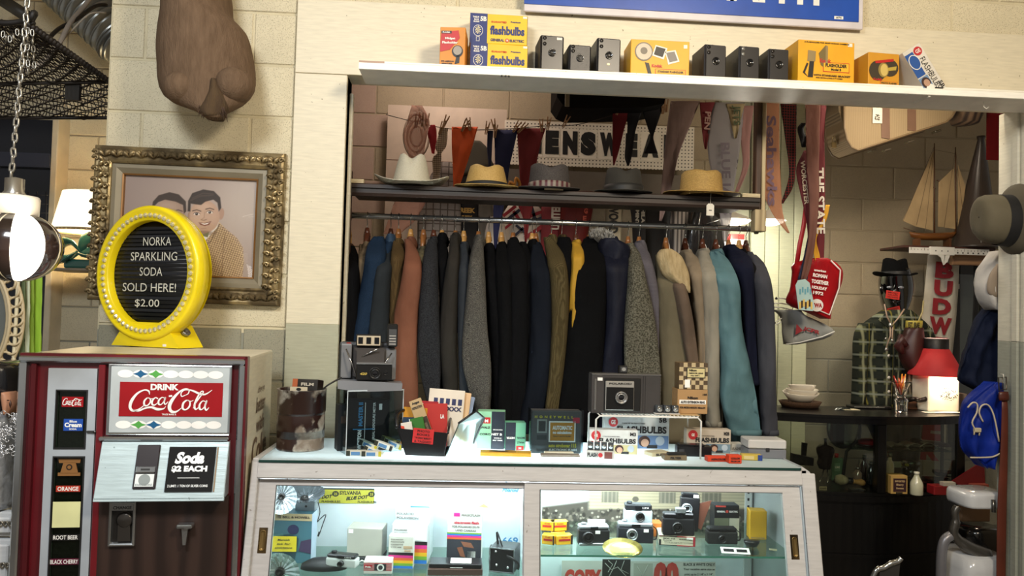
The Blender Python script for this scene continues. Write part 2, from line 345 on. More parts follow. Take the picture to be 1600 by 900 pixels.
for nm,za,zb,mt in (('trim_5',ZL,hb,mat('#bdbaab',.5,kind='board',h2='#8c8778')),('trim_6',0,ZL,mat('#8f9286',.5,kind='board',h2='#6c6c58'))):
    m=MB(); m.box(xQ,xQ+.03,YF,YF+.14,za,zb,bev=.002); m.box(xQ-.008,xQ+.01,YF+.015,YF+.05,za,zb,bev=.004); m.box(xQ-.004,xQ+.03,YF-.018,YF+.004,za,zb,bev=.002); struct(nm,m,mt)
m=MB(); m.box(xQ+.03,3.2,YF-.01,YF+.14,0,hb); struct('wall_right',m,board)
# pale green boarding at the back of the alcove, board by board
x0=at(1172,400,YR-.1).x; x1=at(1262,400,YR-.1).x
m=MB(); m.box(x0,x1,YR-.09,YR-.02,0,2.95); pw=struct('wall_boarding',m,mat('#8f927c',.6))
nb=4; gb=mat('#c3c6a8',.5,kind='board',h2='#a4a78c')
for k in range(nb):
    a=x0+(x1-x0)*k/nb; b=x0+(x1-x0)*(k+1)/nb; m=MB(); m.box(a+.002,b-.002,YR-.105,YR-.085,0,2.95,bev=.003); m.build('plank',gb if k % 2 else mat('#b4b89c',.5,kind='board',h2='#9a9d84'),pw)
m=MB(); m.box(at(1125,400,YR-.1).x,x0-.003,YR-.08,YR-.03,0,2.95); struct('wall_panel',m,mat('#a9ac95',.6))
# white ledge along the top of the opening
zs=at(900,122,2.74).z; xs0=at(560,105,2.74).x
LT=zs+.032                            # top of the ledge
T=thing('wall_ledge','long white painted board ledge running across the top of the opening','shelf',(0,2.74,zs))
m=MB(); m.box(xs0,3.05,.012,YF-2.74-.02,0,.031,bev=.002); m.build('shelf_board',white,T)
m=MB(); m.box(xs0,3.05,0,.012,-.002,.022,bev=.0015); m.build('front_edge',mat('#efebe0',.4,kind='board',h2='#b5afa2'),T)
m=MB(); m.box(xs0+.09,3.05,.008,.03,.024,.032,bev=.0015); m.build('lip',mat('#e6e1d4',.45,kind='board',h2='#9d8f7c'),T)
m=MB(); m.box(xs0,xs0+.09,.01,.03,.024,.032); m.build('bare_end',mat('#7d6152',.8,kind='woodx',h2='#b09684'),T,label='bare splintered wood end')
m=MB(); m.tube([(at(1537,172,2.8).x,.06,0),(at(1537,172,2.8).x,.06,-.02),(at(1537,172,2.8).x+.01,.06,-.028),(at(1537,172,2.8).x+.02,.06,-.02)],.0018); m.build('cup_hook',mat('#ddd8cc',.3),T)
# blue sign, cut by the top of the frame
p=at(1087,32,2.9); T=thing('shop_sign','big blue sign board with white edge and white capitals above the ledge','sign',p,ry=R(.25))
wS=(at(1352,35,2.9)-at(822,20,2.9)).x; m=MB(); m.box(-wS/2,wS/2,0,.012,0,.34,bev=.003); m.build('border',mat('#c9c3c4',.4),T)
m=MB(); m.box(-wS/2,wS/2-.02,-.004,0,.028,.32); m.build('panel',mat('#1747a0',.35),T)
m=MB(); s_=2.9/F
m.text('PHOTOGRAPHY',-.03,.166,wS*.84,.17,off=.03,y=-.0055)
m.box(.55,.586,-.0055,-.004,.034,.046); m.build('lettering',mat('#dcdcd6',.4),T)
m=MB(); m.text('#76',.568,.040,.022,.008,y=-.0065); m.build('tag_number',mat('#222222'),T)
# ---------------------------------------------------------------- left side: mount, portrait, vending machine, letter board
p0=at(325,60,YF); T=thing('deer_mount','brown fur deer shoulder mount hanging on the block wall above the framed portrait','taxidermy',p0)
m=MB(); m.rings(silh([(-90,262,350),(-40,262,352),(0,258,359),(28,258,362),(50,253,383),(85,250,393),(120,251,398),(140,253,397),(152,259,391),(160,268,384),(165,284,374),(170,300,360),(178,310,354),(184,322,346)],
    YF-.33,lambda t: .15+.03*math.sin(PI*t)-.12*max(0,t-.8)*5,26,28,1,p0,fold=.004,kf=2,yf=lambda t: .0))
m.build('shoulder',mat('#6e5946',.9,kind='fur',h2='#5e4b3a'),T)
for cx,cy,rx,ry in ((287,138,31,27),(366,134,30,28)):      # rounded shoulder folds either side of the brisket
    q=at(cx,cy,YF-.265)-p0; m=MB(); m.lathe([(math.sin(a),-math.cos(a)) for a in np.linspace(0,PI,13)],24,0,Matrix.Translation(q) @ Matrix.Diagonal((rx*.00215,.075,ry*.0022,1))); m.build('leg_fold',mat('#6e5946',.9,kind='fur',h2='#5e4b3a'),T)
m=MB(); m.rings(silh([(128,333,345),(145,327,352),(160,316,358),(174,311,356),(185,322,348)],YF-.336,.05,16,18,1,p0,fold=.003)); m.build('brisket',mat('#54432f',.9,kind='fur',h2='#46382c'),T)
q=at(333,172,YF-.3)-p0; m=MB()
for k in range(90):
    a=rnd.uniform(-1,1); b=q+Vector((a*.035,rnd.uniform(-.02,.02),rnd.uniform(-.0,.03))); m.tube([b,b+Vector((a*.008,-.004,-.02)),b+Vector((a*.012,0,-.036))],[.0022,.0016,.0004],4)
m.build('fur_tuft',mat('#4a3628',.9),T,kind='stuff')
# framed portrait
T=thing('framed_portrait','ornate gilt framed studio portrait of two smiling boys on the block wall','picture',at(300,474,YF),ry=R(.5))
x0,z1=loc(T,156,229); x1,_=loc(T,450,236); _,z0=loc(T,300,474); z0=0
yy=-.045
def rail_frame(T,name,x0,x1,z0,z1,prof,m_,**k):   # mitred moulding: prof = list of (inset, y)
    mb=MB(); rs=[[(x0+i,y,z0+i),(x1-i,y,z0+i),(x1-i,y,z1-i),(x0+i,y,z1-i)] for i,y in prof]; mb.rings(rs,0,False,True,False); return mb.build(name,m_,T,**k)
gilt=mat('#8f7d58',.38,.55,kind='rust',h2='#5a4c34'); taupe=mat('#7f7662',.5,.2)
S_=YF/F
rail_frame(T,'outer_moulding',x0,x1,z0,z1,[(0,0),(0,-.03),(.004,-.043),(.012,-.046),(.05,-.038),(.058,-.044),(.064,-.04),(.066,-.02)],gilt)
rail_frame(T,'inner_moulding',x0,x1,z0,z1,[(.064,-.02),(.064,-.032),(.08,-.034),(.1,-.022),(.1,0)],taupe)
rail_frame(T,'gilt_fillet',x0,x1,z0,z1,[(.098,-.018),(.1,-.027),(.105,-.025),(.106,-.012)],mat('#8a6236',.35,.5))
m=MB()
def scroll(cx,cz,s,fl):
    P=[(cx+fl*s*(.02-.013*math.exp(-a*.25)*0+.0)+fl*s*.014*math.exp(-.22*a)*math.cos(a),-.047-.003*(k % 2),cz+s*.014*math.exp(-.22*a)*math.sin(a)) for k,a in enumerate(np.linspace(0,7,9))]
    m.tube(P,[.0065-.0005*k for k in range(9)],6); m.tube([(cx-fl*.012*s,-.046,cz-.014*s),(cx,-.053,cz),(cx+fl*.016*s,-.046,cz+.016*s)],[.002,.009,.002],6)
W_,H_=x1-x0,z1-z0; n=30; hh=25
for k in range(n):
    x=x0+.03+(W_-.06)*k/(n-1)
    for z in (z0+.03,z1-.03): scroll(x,z,.9,1 if k % 2 else -1)
for k in range(1,hh):
    z=z0+.03+(H_-.06)*k/hh
    for x in (x0+.03,x1-.03): scroll(x,z,.9,1 if k % 2 else -1)
m.build('carved_scrollwork',mat('#a08c66',.32,.65,kind='rust',h2='#63543a'),T,kind='stuff')
def boys(U,V):
    X=-63+U*990; Y=820-V*795; P=Pnt(X,Y,'#93827a')
    P.ell(620,330,420,380,'#a8978c',.9,1.2); P.ell(860,200,200,300,'#b9aca0',.6,1.1); P.ell(-40,700,300,300,'#857870',.7,1)
    chk=lambda A: (np.maximum(np.abs(np.sin((X*A[0]+Y*A[1])*PI/17)),np.abs(np.sin((X*-A[1]+Y*A[0])*PI/17))) > .93)
    for dx,L in ((-290,0),(0,1)):
        if not L: P.poly([(100,470),(250,450),(330,430),(420,520),(450,830),(-20,830),(10,560)],'#b79f80',1,6)
        else:
            P.poly([(500,440),(650,375),(705,430),(790,500),(840,580),(850,700),(845,830),(500,830),(470,600)],'#c0a57e',1,6)
            m_=P.c.copy(); msk=Pnt(X,Y,'#000000'); msk.poly([(520,590),(560,520),(650,385),(705,430),(790,500),(840,580),(850,700),(845,830),(500,830)],'#ffffff',1,4); k=msk.c[...,0]
            P.mask(k*chk((.96,.28)),'#5b4030',.85); P.line([(700,460),(690,620),(690,820)],8,'#6d5340',.5); P.line([(650,400),(600,530),(520,620)],8,'#55402f',.6)
    msk=Pnt(X,Y,'#000000'); msk.poly([(100,470),(250,450),(330,430),(420,520),(450,830),(-20,830),(10,560)],'#ffffff',1,4); P.mask(msk.c[...,0]*chk((.96,-.28)),'#5b4030',.8)
    P.poly([(470,480),(520,440),(650,375),(640,420),(520,580),(480,560)],'#d6cfc4',1,5); P.poly([(210,470),(340,470),(280,600)],'#d6cfc4',1,5)
    P.ell(545,400,60,80,'#a8866f'); P.ell(275,420,60,90,'#a08572')
    P.ell(665,310,20,47,'#a5846f',1,.2,.1); P.ell(430,340,16,40,'#94755f'); P.ell(388,360,18,36,'#94755f'); P.ell(160,350,16,36,'#8d705c')
    P.ell(540,335,112,132,'#b3927b',1,.08,-.12); P.ell(278,345,120,140,'#a08674',1,.08)
    P.ell(500,350,60,70,'#c7a890',.7,.9); P.ell(590,345,40,60,'#bf9f88',.6,.9); P.ell(530,255,60,26,'#c3a58f',.6,.8); P.ell(260,270,70,40,'#b59c8a',.6,.9)
    P.poly([(412,300),(412,215),(440,150),(520,116),(600,125),(650,175),(662,260),(645,290),(632,220),(600,195),(540,215),(510,243),(470,240),(432,235),(432,300)],'#33271f',1,7)
    P.line([(430,210),(500,170),(590,160)],12,'#54443a',.5); P.line([(440,190),(520,145),(600,150)],6,'#5f4e43',.5)
    P.poly([(146,300),(150,235),(190,180),(270,150),(340,165),(395,220),(402,300),(385,320),(375,250),(320,225),(240,212),(190,235),(165,265),(163,325)],'#3a2d25',1,7)
    for ex,ey,s in ((480,318,1),(577,300,1),(247,320,1.05),(342,325,1.05)):
        P.ell(ex,ey,24*s,11*s,'#e3d7cb',.9,.3); P.ell(ex,ey,11*s,11*s,'#2c221d',1,.3); P.ell(ex-3,ey-4,3,3,'#f2ece6',.9,.5); P.line([(ex-26,ey+1),(ex-12,ey-12),(ex+12,ey-12),(ex+26,ey)],4,'#4e3a30',.9)
        P.line([(ex-30,ey-24),(ex,ey-34),(ex+30,ey-24)],9,'#4b382d',.75)
    P.line([(540,300),(538,345),(516,362)],6,'#8e6e5a',.5); P.line([(516,364),(536,368),(556,360)],6,'#7a5a48',.8); P.line([(290,320),(290,380)],6,'#8a6c5a',.4)
    P.poly([(500,388),(540,390),(590,375),(578,402),(545,414),(512,406)],'#7b473c',1,4); P.poly([(508,391),(545,394),(582,382),(565,397),(540,403)],'#efe6da',1,3); P.line([(498,386),(540,390),(592,374)],3,'#5d352c',.7)
    P.line([(520,436),(555,432)],8,'#8d6b57',.4); P.ell(545,470,80,18,'#6f5747',.5,.6)
    P.poly([(470,470),(520,485),(580,462),(572,505),(520,492),(476,518)],'#6c6a4b',1,4); P.ell(521,487,11,13,'#474630'); P.poly([(215,520),(270,535),(330,515),(325,560),(270,545),(222,565)],'#6c6a4b',1,4)
    P.line([(825,325),(860,312),(905,300)],3,'#e9e2d8',.6); P.line([(870,325),(910,320)],2,'#e9e2d8',.5)
    return P.c
ix0,iz1=x0+.104,z1-.104; wI,hI=(x1-x0)-.208,(z1-z0)-.208
paint(T,'photograph',wI,hI,300,240,boys,-.012,.35,ix0,z0+.104)
m=MB(); m.box(ix0,ix0+wI,-.0165,-.0155,z0+.104,z0+.104+hI); m.build('glass',mat('#ffffff',.02,kind='glass'),T)
# ------- vending machine
YM=2.3; zm=at(210,555,YM).z; pL=at(38,549,YM); pR=at(381,561,YM)
T=thing('vending_machine','old upright soda vending machine with red and white drink panel','vending machine',((pL.x+pR.x)/2,YM+.01,0),rz=R(5))
VM=T; w=(pR.x-pL.x)/2+.002; maroon=mat('#5a1119',.3,coat=.4); chrome=mat('#c3c8cc',.16,.95); steel=mat('#b9c3c8',.3,.5); cab=mat('#cfc6ae',.4,kind='board',h2='#a89c84')
m=MB(); m.box(-w,w,.02,.47,.02,zm-.002,bev=.008); m.build('cabinet',cab,T)
m=MB(); m.box(-w+.02,w-.02,.012,.022,.04,zm-.012); m.build('front_liner',maroon,T)
m=MB(); m.box(-w+.001,w-.001,-.004,.03,zm-.007,zm+.001); m.box(w-.006,w+.001,-.004,.03,0.05,zm); m.build('maroon_edge',maroon,T)
def rodbox(name,a,b,t,mt,y0,y1):
    m=MB(); m.box(a[0],b[0],y0,y1,a[1],b[1],bev=t); return m.build(name,mt,T)
cw=.017
rodbox('chrome_trim',(-w,zm-.007-cw),(w-.006,zm-.007),.004,chrome,-.012,.02); rodbox('chrome_trim',(-w,.05),(-w+cw+.004,zm-.007-cw),.004,chrome,-.012,.02)
rodbox('chrome_trim',(w-.006-cw,.05),(w-.006,zm-.007-cw),.004,chrome,-.012,.02)
xa,za=loc(T,77,575); xb,zb=loc(T,153,577)
rodbox('maroon_post',(xb+.004,.06),(xb+.022,zm-.03),.002,mat('#6a141d',.3,coat=.4),-.008,.014)
rodbox('maroon_post',(-w+.03,.06),(-w+.044,zm-.03),.002,mat('#4a0d14',.35),-.004,.014)
# bottle door with two windows
D=MB(); q1=quad(T,(91,610),(137,611),(132,700),(88,699)); q2=quad(T,(85,714),(132,715),(122,930),(77,929)); lx0,lx1=min(q1[0][0],q2[0][0]),max(q1[1][0],q1[1][0])
lx0=(q1[0][0]+q2[2][0]-.085)/2; a0,a1=q1[0][0]-.002,q1[1][0]; zt,zb1,zt2=q1[0][1],q1[2][1],q2[0][1]; zt3=.55
for bx in ((xa,a0,.3,za),(a1,xb,.3,za),(a0,a1,zt,za),(a0,a1,zt2,zb1),(a0,a1,.3,zt3)): D.box(bx[0],bx[1],-.004,.012,bx[2],bx[3])
D.build('bottle_door',mat('#b4bcc4',.35,.25),T)
for u,v in ((zb1,zt),(zt3,zt2)):
    m=MB(); m.box(a0-.001,a1+.001,.004,.006,u,v); m.build('window_pane',mat('#c8d4c8',.05,kind='glass'),T)
    rail_frame(T,'window_gasket',a0-.003,a1+.003,u-.003,v+.003,[(0,-.004),(.001,-.0065),(.004,-.0065),(.0045,.004)],mat('#1d1d1d',.5))
m=MB(); m.box(a0-.01,a1+.01,.0115,.0125,.3,zt+.01); m.build('bottle_chute',mat('#23221f',.4,kind='foil'),T)
def lab(px,py,wpx,hpx,hexc,txt=None,tc='#f2f0ea',y=.0025,th=.7,dx=0):
    x,z=loc(T,px,py); s=YM/F; m=MB(); m.box(x-wpx*s/2,x+wpx*s/2,y-.0006,y+.0006,z-hpx*s/2,z+hpx*s/2)
    if txt: m.text(txt,x,z,wpx*s*.86,hpx*s*th,1,y-.0012)
    return m.build('flavour_label',[mat(hexc,.4),mat(tc,.4)],T,label='flavour label reading %s' % txt.lower().strip() if txt and txt[0] != '#' else None)
lab(106,764,34,9,'#b23a28','ORANGE'); lab(102,840,40,9,'#1c1a1a','ROOT BEER'); lab(100,878,45,9,'#5b1430','BLACK CHERRY')
m=MB(); x,z=loc(T,114,664); s=YM/F; m.box(x-.026,x+.026,.0019,.0031,z-.017,z+.017); m.text('Blue',x,z+.010,.02,.007,1,.001); m.text('Cream',x,z,.046,.013,1,.001,off=.04); m.text('SODA',x,z-.012,.02,.005,1,.001)
m.build('flavour_label',[mat('#1f4aa0',.4),mat('#f2f0ea',.4)],T,label='blue cream soda label')
x,z=loc(T,108,729); m=MB()
for a in (([(-.03,.022),(.03,.022),(.028,.010),(-.028,.010)]),([(-.016,.012),(.016,.012),(.024,-.02),(-.024,-.02)]),([(-.03,-.018),(.03,-.018),(.03,-.027),(-.03,-.027)])): m.prism([(x+i,z+j) for i,j in a],.0015,.004)
m.disc(x,z-.002,.0085,y=.001,mi=1); m.disc(x,z-.002,.005,y=.0006,mi=0); m.build('flavour_label',[mat('#8a6136',.4),mat('#2b1e14',.5)],T,label='bronze coloured emblem label')
m=MB(); x,z=loc(T,105,803); m.box(x-.037,x+.037,-.006,-.005,z-.037,z+.036); m.build('sticky_note',mat('#d9d9a0',.7),T,label='blank pale yellow sticky note')
m=MB(); x,z=loc(T,144,674); m.box(x-.012,x+.012,-.010,-.004,z-.003,z+.003,bev=.001); m.cyl((x+.01,-.012,z),(x+.01,-.004,z),.004); m.build('latch',mat('#5c5c5c',.3,.8),T)
# drink panel
s=YM/F; q=quad(T,(175,568),(362,576),(356,680),(168.5,674)); px0,px1=(q[0][0]+q[3][0])/2,(q[1][0]+q[2][0])/2; pz1,pz0=(q[0][1]+q[1][1])/2,(q[2][1]+q[3][1])/2
m=MB(); m.box(px0,px1,-.006,.012,pz0,pz1,bev=.003); PN=m.build('drink_panel',mat('#b3bbbd',.35),T,label='light grey front panel with a red soda script')
rail_frame(T,'panel_edge',px0-.004,px1+.004,pz0-.004,pz1+.004,[(0,0),(0,-.008),(.003,-.009),(.0055,-.0065)],chrome)
m=MB(); red=mat('#960f18',.35); wht=mat('#efeeea',.4); gx=lambda t: px0+(px1-px0)*t; gz=lambda t: pz0+(pz1-pz0)*t
rx0,rx1,rz0,rz1=gx(.085),gx(.942),gz(.255),gz(.76); m.box(rx0,rx1,-.0075,-.0055,rz0,rz1)
for row,(bz,ia,ib) in enumerate(((.88,2,3),(.13,3,2))):
    for k in range(7):
        cx=gx(.125+.125*k); m.disc(cx,gz(bz),.0215,.0115,-.0066,1)
        if k in (1,2):
            c=[(cx+.022*a,gz(bz)+.0115*b) for a,b in ((-1,0),(-.4,.35),(0,1),(.4,.35),(1,0),(.4,-.35),(0,-1),(-.4,-.35))]; m.flat(c,-.0072,ia if k == 1 else ib)
m.text('DRINK',gx(.455),gz(.69),.078,.018,1,-.0085,off=.05); m.text('TRADE MARK R',gx(.5),gz(.285),.04,.005,1,-.0085)
def coke(mb,f,y,mi,k=1):
    for P,Wd in ((([(180,190),(176,176),(158,172),(132,185),(112,212),(107,236),(118,250),(140,246),(165,228)]),[2,6,5,8,12,11,8,5,2]),
                  ([(116,248),(140,251),(165,242),(190,239),(212,247),(236,246),(245,236)],[3,7,6,8,10,5,1]),
                  ([(172,202),(161,214),(162,230),(173,232),(184,220),(183,206),(172,202),(186,206),(194,205)],[5,7,7,5,6,5,4,3,2]),
                  ([(213,207),(204,202),(193,212),(191,226),(201,231),(214,221)],[6,4,7,7,5,2]),
                  ([(240,206),(229,202),(217,213),(217,227),(227,229),(239,214),(242,201),(238,220),(243,229),(253,219)],[3,4,7,7,4,5,6,6,5,2]),
                  ([(255,198),(268,197)],[6,7]),
                  ([(318,196),(330,190),(333,176),(318,171),(296,182),(272,208),(259,236),(266,256),(286,259),(306,245)],[2,4,5,5,7,12,14,11,7,2]),
                  ([(318,196),(305,200),(303,186),(318,175),(345,178),(372,190),(398,194),(424,178)],[3,4,4,4,6,8,6,2]),
                  ([(326,215),(313,226),(311,246),(323,252),(337,240),(338,221),(326,215),(342,220),(352,216)],[5,8,8,5,7,5,4,3,2]),
                  ([(352,248),(362,226),(380,200),(390,184),(380,184),(366,208),(357,236),(362,252),(375,243)],[2,4,5,4,4,7,8,6,2]),
                  ([(400,223),(388,220),(377,234),(378,250),(388,252),(400,236),(405,218),(398,242),(404,256),(414,246)],[3,4,7,8,4,5,6,7,6,2])): ribbon(mb,P,[w*k for w in Wd],y,f,mi,4)
fx=lambda X,Y: (rx0+(rx1-rx0)*(X-64)/402,rz1-(rz1-rz0)*(Y-138-(X-64)*.035)/132)
coke(m,fx,-.009,1); m.build('panel_print',[red,wht,mat('#1d5a86',.4),mat('#54a04a',.4)],T)
x,z=loc(T,113,628); m=MB(); m.box(x-.029,x+.029,.0019,.0031,z-.0145,z+.0145); coke(m,lambda X,Y: (x-.026+.052*(X-105)/320,z+.011-.022*(Y-168)/92),.0008,1,1.2); m.build('flavour_label',[red,wht],T,label='small red label with white script')
# chrome strip, slanted coin panel
zA=pz0-.008; m=MB(); m.box(px0-.02,px1+.004,-.02,.012,zA-.011,zA,bev=.003); m.build('chrome_trim',chrome,T)
xx0,zz=loc(T,163,777,-.05); xx1,zz2=loc(T,349,782,-.05); zB=(zz+zz2)/2; zT=zA-.013; h_=zT-zB; th=math.atan2(.05,h_); PM=Matrix.Translation((0,-.012,zT)) @ Matrix.Rotation(-th,4,'X'); hh=h_/math.cos(th)
m=MB(); m.box(px0-.012,px1+.006,0,.006,-hh,0,M=PM,bev=.002); m.box(px0-.012,px1+.006,.0,.012,-hh-.004,-hh+.006,M=PM,bev=.001); m.build('coin_panel',mat('#c3d6da',.3,.35,kind='board',h2='#93a4a8'),T)
m=MB(); m._add([(px0-.01,-.008,zT),(px0-.01,.012,zT),(px0-.01,.012,zB),(px0-.01,-.055,zB)],[(0,1,2,3)]); m._add([(px1+.004,-.008,zT),(px1+.004,.012,zT),(px1+.004,.012,zB),(px1+.004,-.055,zB)],[(0,1,2,3)]); m._add([(px0-.01,-.055,zB),(px1+.004,-.055,zB),(px1+.004,.012,zB),(px0-.01,.012,zB)],[(0,1,2,3)]); m.build('panel_housing',steel,T)
def pp(px,py): x,z=loc(T,px,py,-.035); return x,-(zT-z)/math.cos(th)
a,b=pp(213,697),pp(246,762); m=MB(); m.box(a[0],b[0],-.006,0,b[1],a[1],M=PM,bev=.002); CM=m.build('coin_mech',mat('#20181c',.4),T)
m=MB(); mx_=(a[0]+b[0])/2; hz_=a[1]-b[1]; m.box(a[0]+.005,b[0]-.005,-.012,-.006,b[1]+hz_*.36,b[1]+hz_*.5,M=PM,bev=.002); m.box(mx_-.012,mx_+.012,-.013,-.011,b[1]+hz_*.41,b[1]+hz_*.45,1,M=PM); m.build('coin_slot',[chrome,mat('#222222')],CM)
m=MB(); m.box(a[0]+.006,b[0]-.006,-.0085,-.006,b[1]+hz_*.05,b[1]+hz_*.33,M=PM); m.disc(mx_,b[1]+hz_*.2,.016,y=-.009,mi=1,M=PM); m.text('EXACT COINS',mx_,b[1]+hz_*.09,.045,.006,1,-.009,M=PM); m.build('coin_notice',[mat('#dfe6e6',.5),mat('#8b9494')],CM)
a,b=pp(263,700),pp(334,766); m=MB(); m.box(a[0],b[0],-.004,0,b[1],a[1],M=PM); cx=(a[0]+b[0])/2-.003; H_=a[1]-b[1]
m.text('Soda',cx,a[1]-H_*.25,.08,.034,1,-.0055,off=.05,skew=.25,M=PM); m.text('$2 EACH',cx,a[1]-H_*.5,.098,.019,1,-.0055,off=.06,M=PM); m.text('2 LIMIT: 1 TON OF SILVER COINS',cx,b[1]+H_*.13,.11,.007,1,-.0055,M=PM); m.box(cx-.03,cx+.03,-.0055,-.005,b[1]+H_*.3,b[1]+H_*.31,1,M=PM)
m.build('price_card',[mat('#131416',.12,coat=.6),mat('#eef2f2',.5)],T,label='black glossy price card with white lettering')
m=MB(); m.box(b[0]+.002,b[0]+.006,-.002,0,b[1],a[1],M=PM); m.build('tape_strip',mat('#8e7a60',.5),T)
# wood door, coin return, handle
brown=mat('#3a2a24',.4,kind='wood',h2='#281c18',sc=5)
m=MB(); m.box(px0-.018,px1+.008,-.006,.012,.1,zB-.004,bev=.002); m.build('wood_door',brown,T)
q=quad(T,(175.5,780),(216,781.5),(212.5,850),(171,848.5)); a,b=(q[0][0]+q[3][0])/2,(q[1][0]+q[2][0])/2; za,zb=q[2][1],q[0][1]-.003
rail_frame(T,'coin_return',a,b,za,zb,[(0,-.006),(0,-.018),(.004,-.02),(.007,-.018),(.009,-.006)],chrome)
m=MB(); m.box(a+.008,b-.008,-.0075,-.0065,za+.008,zb-.008,0); m.box(a+.006,b-.006,-.019,-.016,zb-.026,zb-.006,1,bev=.001); m.text('CHANGE',(a+b)/2,zb-.017,.05,.009,0,-.0195); m.build('coin_cup',[mat('#15120f',.4),chrome],T)
m=MB(); m.disc((a+b)/2+.005,zb-.055,.022,.026,-.011,0); m.prism([((a+b)/2-.012,za+.012),((a+b)/2+.024,za+.012),((a+b)/2+.02,zb-.06),((a+b)/2-.012,zb-.06)],-.013,-.009); m.lathe([(0,.006),(.018,.004),(.024,0)],14,0,Matrix.Translation(((a+b)/2+.005,-.011,zb-.055)) @ Matrix.Rotation(PI/2,4,'X')); m.build('coin_chute',mat('#4b4743',.3,.7),T)
hx,hz2=loc(T,293,818); m=MB(); m.box(hx-.022,hx+.022,-.04,-.006,hz2-.006,hz2+.006,bev=.003); m.prism([(hx-.009,hz2-.004),(hx+.009,hz2-.004),(hx+.004,hz2-.054),(hx-.004,hz2-.054)],-.03,-.018); m.build('door_handle',chrome,T)
# lettering on the side
SM=Matrix.Translation((w+.001,0,0)) @ Matrix.Rotation(PI/2,4,'Z'); m=MB(); zc=zm-.12
for t,dz,ww,h_ in (('things go',0,.12,.028),('better',-.045,.16,.05),('with',-.11,.14,.05),('Coke',-.19,.26,.09)): m.text(t,.25,zc+dz,ww,h_,0,-.001,M=SM,skew=.15)
m.build('side_lettering',mat('#6b5340',.5),T)
# ------- letter board sign on the machine
pb=on(243,549,zm+.001); pb=on(236,541,zm+.001); T=thing('letter_board_sign','round yellow sign with black letter board and clear jewels on the soda machine','sign',(pb.x,pb.y,zm+.0005),rz=R(-25)); LB=T
s=pb.y/F; yel=mat('#e8cf10',.35,coat=.3); Rr=102*s; cz=(549-438)*s
m=MB(); m.prism([(-.155,0),(.155,0),(.1,.075),(.07,.085),(-.07,.085),(-.1,.075)],-.03,.085); m.build('base',yel,T)
DM=Matrix.Translation((0,0,cz)) @ Matrix.Rotation(PI/2,4,'X')
m=MB(); pr=[(Rr-.012,.018),(Rr,.012),(Rr,-.034),(Rr-.006,-.04),(Rr-.014,-.04),(Rr-.02,-.036),(Rr-.05,-.036),(Rr-.053,-.032),(Rr-.053,-.006)]
m.lathe([(r,-z) for r,z in pr],64,0,DM,cap=False); m.lathe([(0,-.036),(Rr-.012,-.038)],48,0,DM,cap=False); m.build('rim',yel,T)
rb=Rr-.052; m=MB(); m.lathe([(0,.004),(rb,.004),(rb,0)],48,0,DM); m.build('letter_board',mat('#101114',.4),T)
m=MB()
for k in range(-11,12):
    z=k*.0145; hw=math.sqrt(max(0,(rb-.003)**2-z*z))
    if hw > .02: m.box(-hw,hw,-.0075,-.0035,cz+z-.005,cz+z+.005,k % 3 == 0)
m.build('board_groove',[mat('#0b0c0f',.25),mat('#1c1e24',.3)],T,kind='stuff')
jw=mat('#e8dfb0',.08,.55,coat=1); jm=None
for k in range(58):
    a=2*PI*k/58; r=Rr-.034
    if jm is None:
        m=MB(); m.rings([[(.009*rr*math.cos(2*PI*j/8),y,.0085*rr*math.sin(2*PI*j/8)) for j in range(8)] for y,rr in ((0,1),(-.004,1),(-.008,.55))],0,True,True,False); o=m.build('jewel',jw,T); jm=o.data
    else: o=bpy.data.objects.new('jewel',jm); COL.objects.link(o); o.parent=T
    o.location=(r*math.cos(a),-.036,cz+r*math.sin(a))
for t,x,z,ww,h_ in (('NORKA',.017,.113,.118,.030),('SPARKLING',.004,.060,.196,.030),('SODA',-.006,.006,.096,.030),('SOLD HERE!',-.012,-.050,.226,.030),('$2.00',-.018,-.107,.104,.030)): m=MB(); m.text(t,x,cz+z,ww*1.1,h_,0,-.009,off=0); m.build('letter_row',mat('#c9c7b8',.5),T)
m=MB(); m.lathe([(.017,0),(.017,.012),(.012,.014),(.0,.006)],16,0,Matrix.Translation((.12,.03,.05)) @ Matrix.Rotation(R(50),4,'Y')); m.build('socket',mat('#8d8d8d',.15,.9),T)
m=MB(); m.box(.085,.1,-.031,-.03,.004,.012); m.build('price_sticker',mat('#e9e6e0'),T)
# ---------------------------------------------------------------- left background
# dark window behind
p=at(0,190,4.5); q=at(66,620,4.5); m=MB(); m.box(p.x-.6,q.x,4.5,4.52,.6,p.z+.02); struct('window_1',m,mat('#161b26',.12))
m=MB(); m.box(q.x,q.x+.035,4.47,4.6,0,p.z+.05,bev=.004); struct('trim_7',m,mat('#c9bda2',.5))
m=MB(); m.box(p.x-.6,q.x,4.46,4.5,at(30,262,4.5).z,at(30,240,4.5).z); struct('trim_8',m,mat('#2d3140',.4))
# spiral duct
a,b=at(60,-60,4.1),at(196,70,4.1); T=thing('air_duct','silver spiral metal air duct running under the ceiling at top left','duct',a)
d=(b-a); L_=d.length; m=MB(); q_=d.to_track_quat('Z','Y').to_matrix().to_4x4(); pr=[]
for k in range(15):
    z=L_*k/14; pr+=[(.128,z),(.128,z+.03),(.134,z+.034),(.128,z+.038)] if k < 14 else [(.128,z),(.11,z)]
m.lathe(pr,28,0,q_); m.build('pipe',mat('#9a9c98',.3,.85),T)
m=MB(); m.lathe([(.136,L_*.93),(.14,L_*.94),(.136,L_*.97)],28,0,q_); m.build('collar',mat('#6e6f6c',.35,.8),T)
def cable(name,label,pts,Y,r,mt,cat='cable'):
    P=[at(x,y,Y+dy) for x,y,dy in pts]; m=MB(); m.tube(catmull([p-P[0] for p in P],5),r,8); o=m.build(name,mt,None,P[0],label=label,cat=cat); return o
